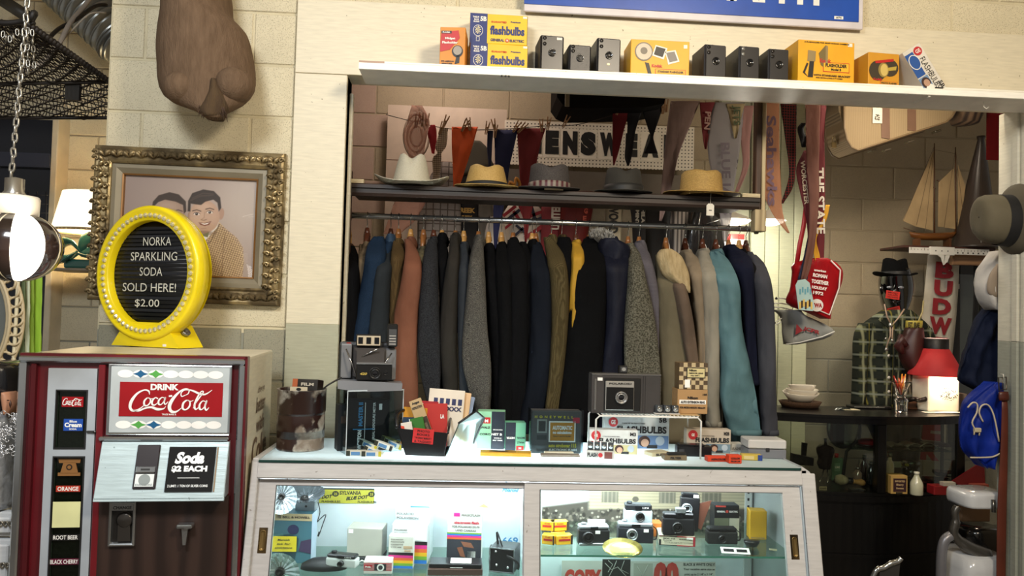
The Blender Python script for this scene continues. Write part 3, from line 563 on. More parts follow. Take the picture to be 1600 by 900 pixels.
cable('power_cable','thick black cable looping in front of the silver duct',[(166,8,0),(148,10,-.1),(120,30,-.3),(92,45,-.4),(72,64,-.5),(60,72,-.55)],3.9,.009,mat('#1a1612',.5))
cable('grey_conduit','grey flexible cable hanging from the ceiling down to the mesh canopy',[(146,-10,0),(130,12,-.1),(110,35,-.25),(96,62,-.35),(82,84,-.4),(62,100,-.5),(30,112,-.5)],3.8,.011,mat('#9a9084',.5))
cable('white_wire','thin pale wire bent along the edge of the mesh canopy',[(66,60,0),(72,76,0),(78,84,0),(90,80,0),(96,66,0),(112,48,.1),(140,22,.2),(165,20,.3)],3.45,.004,mat('#b9b0a0',.5))
m=MB(); a,b=at(6,2,4.3),at(46,28,4.3); m.tube([a-a,b-a],.035,8); m.build('ceiling_light',mat('#3d3a34',.5),None,a,label='dark tube light fitting fixed below the ceiling at far top left',cat='ceiling light')
# wire mesh canopy
A=at(-40,30,2.9); B=at(45,38,2.9); Cc=at(176,184,3.5); Dd=at(-60,184,3.5); E_=at(172,128,3.3)
T=thing('mesh_canopy','dark woven wire mesh canopy hung on chains above the pendant lamp','canopy',A); m=MB()
nr=34
for k in range(nr+1):
    t=k/nr; l=A.lerp(Dd,t); r=B.lerp(E_,t/.62) if t < .62 else E_.lerp(Cc,(t-.62)/.38); n=26; P=[]
    for j in range(n+1): u=j/n; p=l.lerp(r,u)-A; P.append(p+Vector((0,0,.006*math.sin(u*n*1.6+k*2.1)+.003*math.sin(j*7.3+k))))
    m.tube(P,.0034,4)
for j in range(44):
    u=j/43; P=[]
    for k in range(0,nr+1,2):
        t=k/nr; l=A.lerp(Dd,t); r=B.lerp(E_,t/.62) if t < .62 else E_.lerp(Cc,(t-.62)/.38); P.append(l.lerp(r,u)-A+Vector((.006*math.sin(k*1.3+j),0,.003)))
    m.tube(P,.0022,3)
m.build('wire_mesh',mat('#2c241d',.6),T,kind='stuff')
for nm,P in (('side_rod',[B,E_,E_.lerp(Cc,.5),Cc]),('lower_rod',[Dd,Cc]),('upper_rod',[A,B]),('cross_rod',[A.lerp(Dd,.62),E_])):
    m=MB(); m.tube([p-A for p in P],.011 if nm == 'side_rod' else .008,8)
    if nm == 'side_rod':
        for k in range(26): u=k/25; p=B.lerp(E_,u)-A; m.lathe([(.006,-.012),(.014,0),(.006,.012)],8,0,Matrix.Translation(p))
    m.build(nm,mat('#231d18',.6),T)
m=MB(); pa,pb_=at(102,126,3.3),at(148,170,3.44); m.box(0,(pb_.x-pa.x),0,.02,(pb_.z-pa.z),0); m.build('mesh_patch',mat('#2a241b',.7,kind='ribbed',h2='#15120e',sc=60),T,loc=pa-A)
# chains
lk=None
def chain(name,label,P0,P1,n,r=.0115,wr=.0028,sag=0):
    global lk; T=thing(name,label,'chain',P0); d=P1-P0
    for k in range(n):
        if lk is None:
            m=MB(); L_=1.0; m.tube([(.45*math.cos(a)*.95,0,.62*math.sin(a)+(.35 if math.sin(a) > 0 else -.35)) for a in np.linspace(0,2*PI,14,endpoint=False)],.24,6,closed=True); o=m.build('chain_link',mat('#8d8980',.3,.8),T); lk=o.data
        else: o=bpy.data.objects.new('chain_link',lk); COL.objects.link(o); o.parent=T
        p=d*((k+.5)/n); o.location=p+Vector((0,0,-sag*math.sin(PI*(k+.5)/n))); o.scale=(r,r,r*1.05); o.rotation_euler=(0,R(rnd.uniform(-6,6)),R(90*(k % 2)+rnd.uniform(10,30)))
a=at(44,-10,2.0); chain('lamp_chain','long steel chain holding the black and white pendant lamp',a+(a-at(17,279,2.0))*1.9,at(17,279,2.0),72)
chain('canopy_chain','short chain loop hanging beside the lamp chain under the canopy',at(43,42,2.7),at(44,118,2.7),6); chain('canopy_chain','double steel chain hanging right of the lamp chain',at(50,45,2.75),at(54,108,2.75),5)
chain('canopy_chain','slack chain draped over the mesh near the left picture edge',at(2,50,2.8),at(30,46,2.8),5,sag=.03)
cable('black_strap','black cord knotted around the chain above the mesh canopy',[(-20,34,0),(10,36,0),(36,33,0),(48,28,-.02),(52,20,-.02),(55,22,0),(50,32,0),(52,38,0)],2.6,.009,mat('#15110e',.6),'strap')
# pendant lamp
g=at(26,386,2.0); s=2.0/F; T=thing('pendant_lamp','round pendant lamp with black and white striped glass shade hanging on a chain','lamp',g)
m=MB(); m.lathe([(.0,.177),(.022,.172),(.022,.14),(.026,.135),(.026,.128),(0,.128)],20); m.build('socket_cap',mat('#b5b1a8',.2,.9),T,loc=(-.012,0,0))
m=MB(); m.lathe([(0,.129),(.055,.128),(.058,.122),(.056,.08),(.0,.08)],28); m.build('gallery',mat('#cfc7b8',.35),T,loc=(-.012,0,0))
m=MB(); sp=[(.1*math.cos(a),.084*math.sin(a)) for a in np.linspace(-PI/2,PI/2,17)]; m.lathe(sp,40); m.build('globe',lamp_mat('#fff6e6',3.2),T)
def gore(a0,a1,r,mt,nm):
    m=MB(); G=[]
    for el in np.linspace(-1.35,1.2,15):
        G.append([Vector((r*.1*math.cos(el)*math.cos(a0+(a1-a0)*k/8),r*.1*math.cos(el)*math.sin(a0+(a1-a0)*k/8),r*.084*math.sin(el))) for k in range(9)])
    m.rings(G,0,False,False); m.rings([[p*1.02 for p in g_] for g_ in G],0,False,False); m.build(nm,mt,T)
dkb=mat('#1e1512',.15,coat=.7); crm=mat('#cfc3a6',.25)
for k in range(4):
    c=R(-46+90*k); gore(c+.36,c+.8,1.03,dkb,'dark_stripe'); gore(c+.8,c+.86,1.03,crm,'cream_stripe'); gore(c+.86,c+1.18,1.03,dkb,'dark_stripe')
point('pendant_light',at(60,395,1.85),4,(1,.9,.75),.08)
# table lamp on wall shelf
YS=4.3; b0=at(140,421,YS); s=YS/F
m=MB(); m.box(-.22,.12,-.1,.25,-.012,0,bev=.002); m.build('wall_shelf',mat('#7c7466',.4),None,b0,label='small dark wall shelf carrying the shaded table lamp and green bow ceramic',cat='shelf')
T=thing('table_lamp','glowing table lamp with cream pleated shade behind the picture wall','lamp',b0)
m=MB(); m.lathe([(0,0),(.06,0),(.06,.01),(.014,.02),(.012,.1),(.02,.115),(.014,.13),(.02,.15),(.03,.17),(.012,.18),(.008,.21)],18); m.build('base',mat('#4e3826',.3,.6),T)
zt=(421-305)*s; zb=(421-364)*s; m=MB(); n=96
m.rings([[Vector(((r+.003*(k % 2))*math.cos(2*PI*k/n),(r+.003*(k % 2))*math.sin(2*PI*k/n),z)) for k in range(n)] for z,r in ((zb,.19),(zb+.01,.188),(zt-.01,.145),(zt,.143))],0,False); m.build('lamp_shade',lamp_mat('#ffe9c2',1.5),T)
m=MB(); m.lathe([(.192,zb-.006),(.194,zb+.008),(.19,zb+.008)],48,cap=False); m.build('shade_trim',mat('#a58a58',.6),T)
point('table_light',b0+Vector((0,-.02,zb+.0)),7,(1,.8,.5),.05)
T=thing('ceramic_bow','green glazed ceramic planter shaped like a ribbon bow under the cream lampshade','planter',b0+Vector((-.03,-.05,0)))
grn=mat('#2c5a52',.15,coat=.8); m=MB(); m.box(-.07,.1,-.03,.06,0,.05,bev=.012); m.build('block_base',grn,T)
def bowl(pts,wds,nm):
    m=MB(); m.tube(catmull(pts,5),[w for w in catmull([(w,0,0) for w in wds],5) for w in [w.x]],10,flat=.35); m.build(nm,grn,T)
bowl([(0,0,.09),(-.04,-.02,.14),(-.1,-.02,.13),(-.13,0,.08),(-.1,.0,.05),(-.05,0,.06),(0,0,.09)],[.01,.03,.04,.035,.03,.02,.01],'bow_loop')
bowl([(0,0,.09),(.03,-.02,.14),(.06,-.02,.17),(.1,0,.16),(.11,0,.12),(.05,0,.1),(0,0,.09)],[.01,.03,.035,.035,.03,.02,.01],'bow_loop')
bowl([(0,-.03,.09),(-.03,-.05,.06),(-.07,-.06,.03)],[.012,.03,.02],'bow_tail'); bowl([(0,-.03,.09),(.04,-.05,.07),(.1,-.05,.06)],[.012,.03,.02],'bow_tail')
# wicker mirror and hanging green strips at far left
c0=at(-38,500,2.6); s=2.6/F; T=thing('rattan_mirror','cream rattan framed round mirror with looped edge at the left picture edge','mirror',c0)
rt=mat('#b7a684',.5); m=MB(); m.tube([(47*s*math.cos(a),0,78*s*math.sin(a)) for a in np.linspace(0,2*PI,48,endpoint=False)],.008,6,closed=True); m.build('inner_hoop',rt,T)
m=MB(); m.tube([(52*s*math.cos(a),-.01,84*s*math.sin(a)) for a in np.linspace(0,2*PI,48,endpoint=False)],.006,6,closed=True); m.build('inner_hoop',rt,T)
m=MB(); m.tube([(69*s*math.cos(a),0,102*s*math.sin(a)) for a in np.linspace(0,2*PI,48,endpoint=False)],.006,6,closed=True); m.build('outer_hoop',rt,T)
lp=None
for k in range(40):
    a=2*PI*k/40
    if lp is None: m=MB(); m.tube([(.02*math.cos(b),.004*math.sin(2*b),.016*math.sin(b)) for b in np.linspace(0,2*PI,12,endpoint=False)],.0042,5,closed=True); o=m.build('rattan_loop',rt,T); lp=o.data
    else: o=bpy.data.objects.new('rattan_loop',lp); COL.objects.link(o); o.parent=T
    o.location=(60*s*math.cos(a),-.004,93*s*math.sin(a)); o.rotation_euler=(0,-a,0)
m=MB(); m.disc(0,0,47*s,78*s,.004,n=40); m.build('glass',mat('#8f9694',.05,.9),T)
cable('bamboo_pole','thin cream bamboo pole standing beside the rattan mirror',[(29,425,0),(25,500,0),(20,590,0),(15,700,0)],2.6,.006,mat('#c9bfa0',.5),'pole')
for i,(xa,xb,xc,h,lb) in enumerate(((34,40,36,'#5f6b4c','dark olive hanging ribbon strip beside the bamboo pole'),(40,47,43,'#c3cbb0','pale striped ribbon strip between green ones'),(44,54,50,'#7f9a3a','lime green ribbon strip crossing behind'),(52,66,60,'#8fb53c','broad bright lime green ribbon strip nearest the block wall'),(48,52,47,'#d9dcc4','thin cream ribbon strip among the green ones'))):
    Y=2.62+.02*i; o0=at(xa,430,Y); m=MB(); m.rings(silh([(425,xa,xb),(470,xa-2,xb),(520,xa-3+i,xb-1),(600,xc-9,xc+5)],Y,.003,20,8,1,o0,fold=.004,seed=i)); m.build('ribbon_strip',mat(h,.5,kind='fabric'),None,o0,label=lb,cat='ribbon',group='green hanging ribbon strips')
m=MB(); o0=at(55,320,4.3)
for k in range(6): m.tube([at(40,305+14*k,4.3)-o0,at(75,305+14*k,4.3)-o0],.003,4)
for x in (44,58,72): m.tube([at(x,300,4.3)-o0,at(x,380,4.3)-o0],.003,4)
m.build('wire_rack',mat('#1b1b20',.5),None,o0,label='black wire grid rack against the dark window',cat='rack',kind=None)
# draped bust and ornate silver frames at lower left
p0=at(5,640,2.35); T=thing('draped_bust','black haired bust with silver brocade collar left of the vending machine','figurine',p0)
m=MB(); m.rings(silh([(564,-15,18),(570,-26,30),(590,-34,36),(615,-38,35),(640,-36,31),(655,-30,30)],2.3,lambda t: .07,14,20,1,p0,fold=.006,seed=3,kf=5)); m.build('hair',mat('#101014',.15,kind='leather',coat=.8),T)
m=MB(); m.rings(silh([(612,8,20),(620,6,24),(632,8,25),(641,11,22),(646,14,19)],2.285,lambda t: .035,12,16,1,p0)); m.build('face',mat('#a9795e',.5),T)
x,z=[(at(17,626,2.28)-p0)[i] for i in (0,2)]; m=MB()
m.lathe([(0,-.012),(.004,0),(.0,.014)],8,0,Matrix.Translation((x,-.072,z-.01))); m.disc(x-.01,z,.004,.002,-.066); m.build('features',mat('#3d241b',.5),T)
m=MB(); m.rings(silh([(640,-30,28),(652,-40,32),(690,-45,30),(720,-45,27),(790,-45,24)],2.28,lambda t: .09,16,20,1,p0,fold=.008,seed=5,kf=6)); m.build('brocade_drape',mat('#a6a8ab',.3,.4,kind='foil',bump=1),T)
m=MB()
for k in range(60):
    px,py=rnd.uniform(-5,28),rnd.uniform(645,712); q=at(px,py,2.275)-p0; a=rnd.uniform(0,6); m.tube([q+Vector((.009*math.cos(a+b*1.1)*(1-b/6),-.002,.009*math.sin(a+b*1.1)*(1-b/6))) for b in range(5)],.0013,4)
m.build('embroidery',mat('#c9cacd',.25,.6),T,kind='stuff')
for i,(ya,yb) in enumerate(((800,838),(842,930))):
    p1=at(-40,yb,2.32); T=thing('silver_frame',('upper white and silver carved frame edge left of the vending machine','lower white and silver carved frame left of the vending machine')[i],'picture frame',p1)
    a,b=loc(T,27-i*4,ya); m=MB(); m.box(-.1,a,0,.03,0,b,bev=.006); m.box(-.1,a-.012,-.012,0,.012,b-.014,0,bev=.004); m.build('moulding',mat('#c3c5c6',.35,kind='board',h2='#8d8f90'),T); m=MB()
    for k in range(12): x=a-.008-k*.014; m.tube([(x+.008*math.cos(c)*(1-c/8),-.016,b*.55+.012*math.sin(c)*(1-c/8)) for c in np.linspace(0,6,7)],.003,4)
    m.build('scroll_ornament',mat('#8b8578',.3,.6),T,kind='stuff')
# ---------------------------------------------------------------- rail, shelf, hats, coats
YC=3.3; ra=at(547,337,YC); rb_=at(1182,358,YC); RZ=(ra.z+rb_.z)/2
T=thing('clothes_rail','long steel tube clothes rail carrying the row of coats','rail',(ra.x,YC,RZ)); m=MB(); m.cyl((0,0,0),(rb_.x-ra.x,0,0),.0125,n=16); m.build('tube',mat('#b9bcbc',.22,.9),T)
for x in (0,rb_.x-ra.x): m=MB(); m.cyl((x-.006,0,0),(x+.006,0,0),.022,n=14); m.build('end_flange',mat('#6b6459',.4,.6),T)
YH=3.12; zt=at(870,297,YH).z; xs,xe=at(541,290,YH).x,at(1188,305,YH).x
T=thing('hat_shelf','dark stained wooden hat shelf above the clothes rail','shelf',(xs,YH,zt)); dw=mat('#2a1b12',.55,kind='woodx',h2='#170e09')
m=MB(); m.box(0,xe-xs,.01,.36,-.02,0,bev=.002); m.build('shelf_board',dw,T)
m=MB(); m.rings([[Vector((x,y,z)) for y,z in ((0,-.004),(0,-.018),(.006,-.022),(.006,-.038),(.012,-.05),(.03,-.05),(.03,0),(.006,0))] for x in (0,xe-xs)],0,True,True,False); m.build('moulded_edge',dw,T)
for px,pz0,pz1,nm in ((1173,365,160,'end_post'),(545,400,270,'end_bracket')):
    a=at(px,pz0,YH+.1); b=at(px,pz1,YH+.1); m=MB(); x=a.x-xs; m.box(x-.012,x+.012,.02,.06,a.z-zt,b.z-zt,bev=.003); m.build(nm,mat('#5a3b26',.5,kind='wood',h2='#3b2617'),T)
    if px > 1000: m=MB(); m.box(x+.012,x+.028,.015,.05,a.z-zt,b.z-zt,bev=.002); m.box(x-.02,x+.028,.0,.05,a.z-zt,-.05,bev=.002); m.build('pale_strip',mat('#b5a27c',.5,kind='wood',h2='#8d7a58'),T,label='pale bare wood facing strip')
for i,px in enumerate((553,866,1175)):
    q=at(px,290,YH); m=MB()
    for k in range(3): m.box(-.038,.038,0,.03,.0005+.0055*k,.005+.0055*k,bev=.0008)
    m.build('wood_shim',mat('#c9b894',.6),None,(q.x,YH+.004,zt),label=('pale wood shim stack at the left end of the hat shelf','pale wood shim stack in front of the grey hat','pale wood shim stack at the right end of the hat shelf')[i],cat='wood block',group='wood shims on the hat shelf')
def hat(name,label,px,wpx,cw,ch,mats,Y=YH+.06,z=None,curl=.0,dent=.012,band=.022,bow=False,rz=0,taper=.8,brimthick=.0025,by=.9,band_mat=None,droop=0):
    z=zt if z is None else z; s=Y/F; a=wpx*s/2; c=cw*s/2; h=ch*s; q=at(px,290,Y); T=thing(name,label,'hat',(q.x,Y,z+.001),rz=rz); n=40
    def brim(r,off,th): rr=c*.98+(a-c*.98)*r; u=r*r; return Vector((rr*math.cos(th),rr*by*math.sin(th),off+.003+curl*u*abs(math.cos(th))**3-droop*u*abs(math.sin(th))**2+droop))
    m=MB(); rs=[[brim(r,0,2*PI*k/n) for k in range(n)] for r in (0,.3,.6,.85,1)]+[[brim(r,brimthick,2*PI*k/n) for k in range(n)] for r in (1,.85,.6,.3,0)]; m.rings(rs,0,False); m.build('brim',mats[0],T)
    m=MB(); rs=[]
    for t in (0,.15,.35,.6,.8,.92,.98,1): 
        k2=1-(1-taper)*t**1.5 if t < .9 else (1-(1-taper)*.9)*math.sqrt(max(0,1-((t-.86)/.145)**2))*.98
        ring=[]
        for k in range(n):
            th=2*PI*k/n; rx=c*k2; ry=c*1.12*k2; fr=max(0,-math.sin(th)); pinch=1-.22*t*fr*abs(math.cos(th))**.5*(1 if dent else 0)
            ring.append(Vector((rx*math.cos(th)*pinch,ry*math.sin(th),.003+h*t*(1-.06*(1-fr)*t))))
        rs.append(ring)
    top=rs[-1]; dn=[]
    for sc_,dz in ((.6,-dent*1.0),(.3,-dent*1.8),(.01,-dent*2)): dn.append([Vector((p.x*sc_/1,p.y*sc_,p.z+dz)) for p in rs[-2]])
    cm=[[Vector((p.x,p.y,p.z+(dent*2.0*(abs(p.x)/c)**1.5-dent*1.2*math.exp(-(p.x/c*3.2)**2))*(1 if i > 3 else .5))) for p in r] if i > 2 else r for i,r in enumerate(rs[:-1]+dn)]
    m.rings(cm,0,False); m.build('crown',mats[0],T)
    if band:
        m=MB(); m.rings([[Vector((c*(1.012+.004*e)*math.cos(2*PI*k/n),c*1.12*(1.012+.004*e)*math.sin(2*PI*k/n),zz)) for k in range(n)] for zz,e in ((.004,1),(.005+band*.5,1),(.005+band,0),(.005+band,-3))],0,False); B=m.build('band',band_mat or mats[1],T)
        if bow: m=MB(); m.box(-.014,.014,-.006,.004,-band*.4,band*.4,bev=.003); m.build('bow',mats[1],B,loc=(-c*.75,-c*.78,.005+band*.5))
    return T
cor=mat('#cfc9b6',.7,kind='straw',h2='#b3ac96',sc=130); blk=mat('#141312',.7)
hat('cowboy_hat','cream white cowboy hat with curled brim at the left end of the shelf',643,116,60,53,[cor,blk],curl=.042,band=.006,dent=.022,taper=.5,by=.9)
hat('panama_hat','yellow straw panama hat with thin black band on the shelf',760,101,68,38,[mat('#c9a866',.65,kind='straw',h2='#a68446',sc=110),blk],band=.017,curl=.008,taper=.66)
stp=mat('#7d7468',.6,kind='ribbed',h2='#4a1620',sc=14)
hat('fedora','charcoal fedora with red and cream striped band behind the pale shim',858,98,66,41,[mat('#4d4845',.85,kind='tweed',h2='#3a3634'),blk],band=.028,curl=.01,band_mat=stp,taper=.86)
hat('fedora','dark olive black fedora between grey hat and straw hat',974,92,62,40,[mat('#27241d',.85),mat('#191815',.6)],band=.03,curl=.006,taper=.8)
HS=hat('straw_hat','coarse golden woven straw hat with white price tag at the right of the shelf',1096,122,68,42,[mat('#c2a05c',.7,kind='straw',h2='#8f7038',sc=70),blk],band=0,curl=0,taper=.9,dent=.006,droop=.012)
T=thing('price_tag','white paper price tag hanging from the golden straw hat','price tag',at(1110,318,YH-.01)); m=MB(); m.prism([(-.016,-.05),(.016,-.05),(.016,-.008),(.008,0),(-.008,0),(-.016,-.008)],0,.001); m.box(-.006,.006,-.001,0,-.03,-.026,1); m.build('card',[mat('#d9d3c4',.6),mat('#55504a')],T); m=MB(); m.tube([(0,0,-.004),(.003,.004,.06),(.004,.06,.085)],.0008,4); m.build('string',mat('#d9d3c4'),T)
# hangers
hgm={}
def hanger(px,what,tilt=0,vis=16,dark=0,zoff=0):
    q=at(px,350,YC); T=thing('clothes_hanger','wooden clothes hanger holding the '+' '.join(what.split()[:11]),'hanger',(q.x,YC,RZ),rz=R(tilt),group='wooden hangers along the rail')
    if not hgm:
        m=MB(); m.tube([(0,.0,-.075),(0,0,-.045),(0,.0,-.03),(0,-.016,-.012),(0,-.014,.008),(0,0,.0165),(0,.014,.008),(0,.016,-.004)],.0018,6); hgm['h']=m.build('hook',mat('#8c8c88',.25,.9),T).data
        for kx,mm in (('a',mat('#8a5a30',.35,kind='wood',h2='#6f4522')),('b',mat('#b78b50',.35,kind='wood',h2='#9c7440')),('c',mat('#4b2718',.35))):
            m=MB(); P=[Vector((0,y,-.078-.16*(abs(y)/.1)**1.4)) for y in (-.05,-.03,-.012,0,.012,.03,.05)]; m.tube(P,[.008,.011,.013,.015,.013,.011,.008],8); m.cyl((0,0,-.09),(0,0,-.05),.016,.008,10); o=m.build('arm',mm,T); hgm[kx]=o.data; bpy.data.objects.remove(o)
    else: o=bpy.data.objects.new('hook',hgm['h']); COL.objects.link(o); o.parent=T
    o=bpy.data.objects.new('arm',hgm['abc'[dark]]); COL.objects.link(o); o.parent=T
    return T
def sm(t,a,b): t=max(0,min(1,(t-a)/(b-a))); return t*t*(3-2*t)
ncoat=0
def D_(h,f=.8): return '#%02x%02x%02x' % tuple(int(int(h[i:i+2],16)*f) for i in (1,3,5))
def coat(label,rows,m_,lay,collar=None,cmat=None,hook=None,dark=0,low=None,cat='coat',name='coat',bw=.72,tilt=0,fold=.008,cuff=True,buttons=0):
    """rows outline the near sleeve; body hangs behind; lay = how far forward (m)"""
    global ncoat; ncoat+=1; sd=ncoat*1.7; top=rows[0]; cx=(top[1]+top[2])/2
    hk=hook if hook else cx; hanger(hk,label,tilt,dark=dark)
    Ys=YC-.235-lay; q=at(cx,top[0],YC); T=thing(name,label,cat,q,group='coats and jackets on the rail')
    H=rows[-1][0]-rows[0][0]
    back=lambda t: .17*(1-sm(t,0,.16)); m=MB()
    m.rings(silh(rows,Ys,lambda t: .022+.028*math.sin(PI*min(1,t*1.15)**.5) if t < .9 else .035,44,22,.8,q,fold=fold,seed=sd,kf=2,yf=back)); m.build('sleeve',m_,T)
    y1=low or rows[-1][0]; w0=(top[2]-top[1])/2; mid=rows[len(rows)//2]; cm=(mid[1]+mid[2])/2
    br=[(top[0]-1,hk-5,hk+5),(top[0]+14,hk-8,hk+8),(top[0]+50,hk-9*bw+(cm-cx)*.2,hk+9*bw+(cm-cx)*.2),(top[0]+H*.5,hk-9*bw+(cm-cx)*.5,hk+9*bw+(cm-cx)*.5),(y1+8,hk-11*bw+(cm-cx)*.7,hk+11*bw+(cm-cx)*.7)]
    m=MB(); m.rings(silh(br,YC-.15,lambda t: .045+.12*sm(t,0,.13)+.02*t,22,20,.75,q,fold=.006,seed=sd+2,kf=4,yf=lambda t: .105*(1-sm(t,0,.13)))); m.build('body',m_,T)
    m=MB(); cy=top[0]+2; c2=[(cy-5,hk-5,hk+6),(cy,hk-8,hk+9),(cy+9,hk-10,hk+11),(cy+15,hk-8,hk+9)]
    m.rings(silh(c2,YC-.075,lambda t: .06+.03*t,8,16,1,q,fold=.003,seed=sd)); m.build('collar',cmat or m_,T)
    if cuff and y1 < 700:
        l=rows[-1]; m=MB(); m.rings(silh([(l[0]-7,l[1]-1,l[2]+1),(l[0]+1,l[1]-1.5,l[2]+1.5)],Ys-.004,.04,3,16,.8,q)); m.build('cuff',m_,T)
    for k in range(buttons):
        l=rows[-1]; p=at((l[1]+l[2])/2+2,l[0]-12-6*k,Ys)-q; m=MB(); m.lathe([(0,-.003),(.006,-.003),(.007,0)],10,0,Matrix.Translation(p) @ Matrix.Rotation(PI/2,4,'X')); m.build('button',mat('#15110d',.3),T)
    return T,q,Ys
bl=mat(D_('#08080a'),.85,kind='fabric',h2=D_('#08080a'))
coat('black coat with brown corduroy collar hanging first at the left end',[(384,533,553),(400,531,559),(440,529,561),(520,528,560),(600,527,552),(660,526,550)],bl,.03,cmat=mat(D_('#5c3d28'),.8,kind='cord',h2=D_('#3d2718')),hook=545,dark=1)
coat('fawn sheepskin jacket nearly hidden beside the black coat',[(382,562,573),(400,561,574),(440,562,575),(560,562,574)],mat(D_('#8c7a62'),.9,kind='fur',h2=D_('#6b5a44')),-.03,hook=574,dark=2)
coat('blue denim jacket hanging near the left end',[(370,585,600),(384,575,603),(430,566,602),(490,556,592),(540,548,580),(600,545,575)],mat(D_('#223850'),.85,kind='tweed',h2=D_('#1a2b40')),.02,hook=611,dark=2,cmat=mat(D_('#24405c'),.8))
coat('slim dark slate jacket right of the denim one',[(385,600,613),(400,592,614),(453,581,610),(520,577,607),(580,578,602),(620,580,600)],mat(D_('#2f3438'),.85,kind='fabric'),.035,hook=611,dark=1)
coat('olive brown jacket partly hidden behind the rust coat',[(377,614,628),(392,612,632),(434,609,630),(506,608,622),(560,608,620)],mat(D_('#6b5534'),.85,kind='cord',h2=D_('#4f3d24')),.0,hook=623,dark=0)
coat('rust orange wool coat with smooth shoulders',[(374,632,642),(397,633,655),(424,630,660),(455,624,658),(491,616,654),(567,614,652),(625,615,653),(660,618,650)],mat(D_('#8f5c45'),.9,kind='fabric'),.05,hook=642,dark=1,fold=.006)
coat('short olive khaki shirt collar showing behind the rust coat',[(389,650,664),(410,653,666),(460,656,668)],mat(D_('#5a5236'),.9),-.05,hook=662,dark=0)
coat('dark charcoal flecked tweed jacket beside the rust coat',[(374,668,682),(397,662,684),(453,656,685),(529,653,688),(582,657,689),(625,667,688),(660,673,688)],mat(D_('#3b3c3f'),.95,kind='tweed',h2=D_('#232427'),sc=300),.045,hook=678,dark=2)
coat('thin plain black jacket between two charcoal ones',[(368,684,694),(392,683,700),(440,686,704),(560,688,706),(660,690,706)],bl,-.02,hook=691,dark=1)
coat('grey brown suit jacket with a long hanging sleeve',[(368,704,716),(397,701,718),(453,692,716),(529,686,714),(600,691,715),(665,697,714)],mat(D_('#37342f'),.9,kind='fabric'),.03,hook=712,dark=0)
coat('slate blue grey suit jacket left of the herringbone coat',[(382,718,730),(410,716,734),(470,714,733),(560,716,732),(665,722,734)],mat(D_('#3c4148'),.9,kind='fabric'),.02,hook=725,dark=1)
coat('grey herringbone wool coat with black cuff buttons',[(371,744,753),(385,738,755),(416,732,757),(453,729,759),(510,724,762),(567,723,768),(604,731,768),(645,744,766)],mat(D_('#77736b'),.95,kind='herring',h2=D_('#2c2a28')),.06,hook=748,dark=0,buttons=3)
coat('black jacket immediately right of the herringbone coat',[(384,760,772),(410,759,777),(470,762,782),(560,766,788),(660,770,790)],bl,.0,hook=764,dark=1)
coat('second black jacket right of the herringbone coat',[(382,776,790),(410,774,798),(470,776,800),(560,778,802),(665,776,800)],mat(D_('#0a0a0c'),.9,kind='fabric'),.03,hook=784,dark=1)
coat('wide soft black jacket in the middle of the rail',[(375,793,808),(400,790,822),(460,794,826),(560,796,824),(665,790,820)],mat(D_('#0c0c0e'),.9,kind='fabric'),.02,hook=802,dark=0)
coat('deep black jacket left of the navy suit',[(378,812,822),(410,814,832),(470,816,836),(560,812,836),(665,808,830)],bl,-.01,hook=832,dark=1)
coat('dark navy suit jacket beside the olive corduroy one',[(383,832,846),(410,828,856),(453,830,861),(520,829,862),(600,822,858),(650,812,848),(675,808,840)],mat(D_('#141923'),.9,kind='fabric'),.04,hook=838,dark=0)
coat('olive brown corduroy jacket in the middle of the rail',[(371,849,862),(385,851,872),(400,854,881),(430,858,887),(491,861,888),(567,858,882),(640,852,872),(665,850,868)],mat(D_('#6a5c3c'),.9,kind='cord',h2=D_('#43391f')),.055,hook=862,dark=0)
coat('black jacket with leopard print collar',[(371,872,890),(384,868,895),(420,876,894),(520,882,900),(640,878,900)],bl,.01,cmat=mat(D_('#5d4a2c'),.9,kind='tweed',h2=D_('#14100a'),sc=60),hook=878,dark=2)
coat('bright yellow jacket showing between two black coats',[(379,893,905),(392,893,911),(420,892,912),(460,889,904),(540,888,898)],mat(D_('#c9981c'),.8),.035,hook=900,dark=2)
coat('large black overcoat right of the yellow jacket',[(373,912,930),(390,906,940),(416,901,946),(491,888,946),(567,879,942),(640,871,936),(680,868,930)],mat(D_('#070708'),.9,kind='fabric'),.05,hook=921,dark=0,bw=1.3)
navy=mat(D_('#191c2b'),.6,kind='fabric'); T,q,Ys=coat('navy quilted parka with grey fur hood',[(374,944,966),(397,938,980),(453,941,982),(510,943,976),(586,937,976),(670,936,974)],navy,.03,hook=957,dark=0,bw=1.4)
m=MB(); m.rings(silh([(358,928,944),(366,920,955),(376,924,962),(384,934,966)],YC-.14,.07,8,20,1,q,fold=.008,seed=4,kf=6)); m.build('fur_trim',mat('#8b8a86',.95,kind='fur',h2='#55524d'),T,label='grey fur hood trim')
m=MB()
for k in range(260):
    t=rnd.random(); a=at(924+36*t,372+8*t-rnd.uniform(0,14),YC-.14-rnd.uniform(0,.03))-q; m.tube([a,a+Vector((rnd.uniform(-.012,.012),-.01,rnd.uniform(.004,.02)))],[.0014,.0003],3)
m.build('fur_strands',mat('#a5a39d',.95),T,kind='stuff')
m=MB(); m.rings(silh([(374,938,962),(384,934,982),(398,936,984),(410,942,980)],YC-.22,.07,8,20,1,q,fold=.012,seed=9,kf=5)); m.build('hood',navy,T)
coat('light grey flecked tweed jacket with broad sleeve',[(384,979,991),(400,980,1001),(430,980,1007),(480,977,1019),(529,975,1027),(593,977,1033),(645,983,1032)],mat(D_('#7d7a6b'),.95,kind='tweed',h2=D_('#474438'),sc=170),.065,hook=982,dark=0)
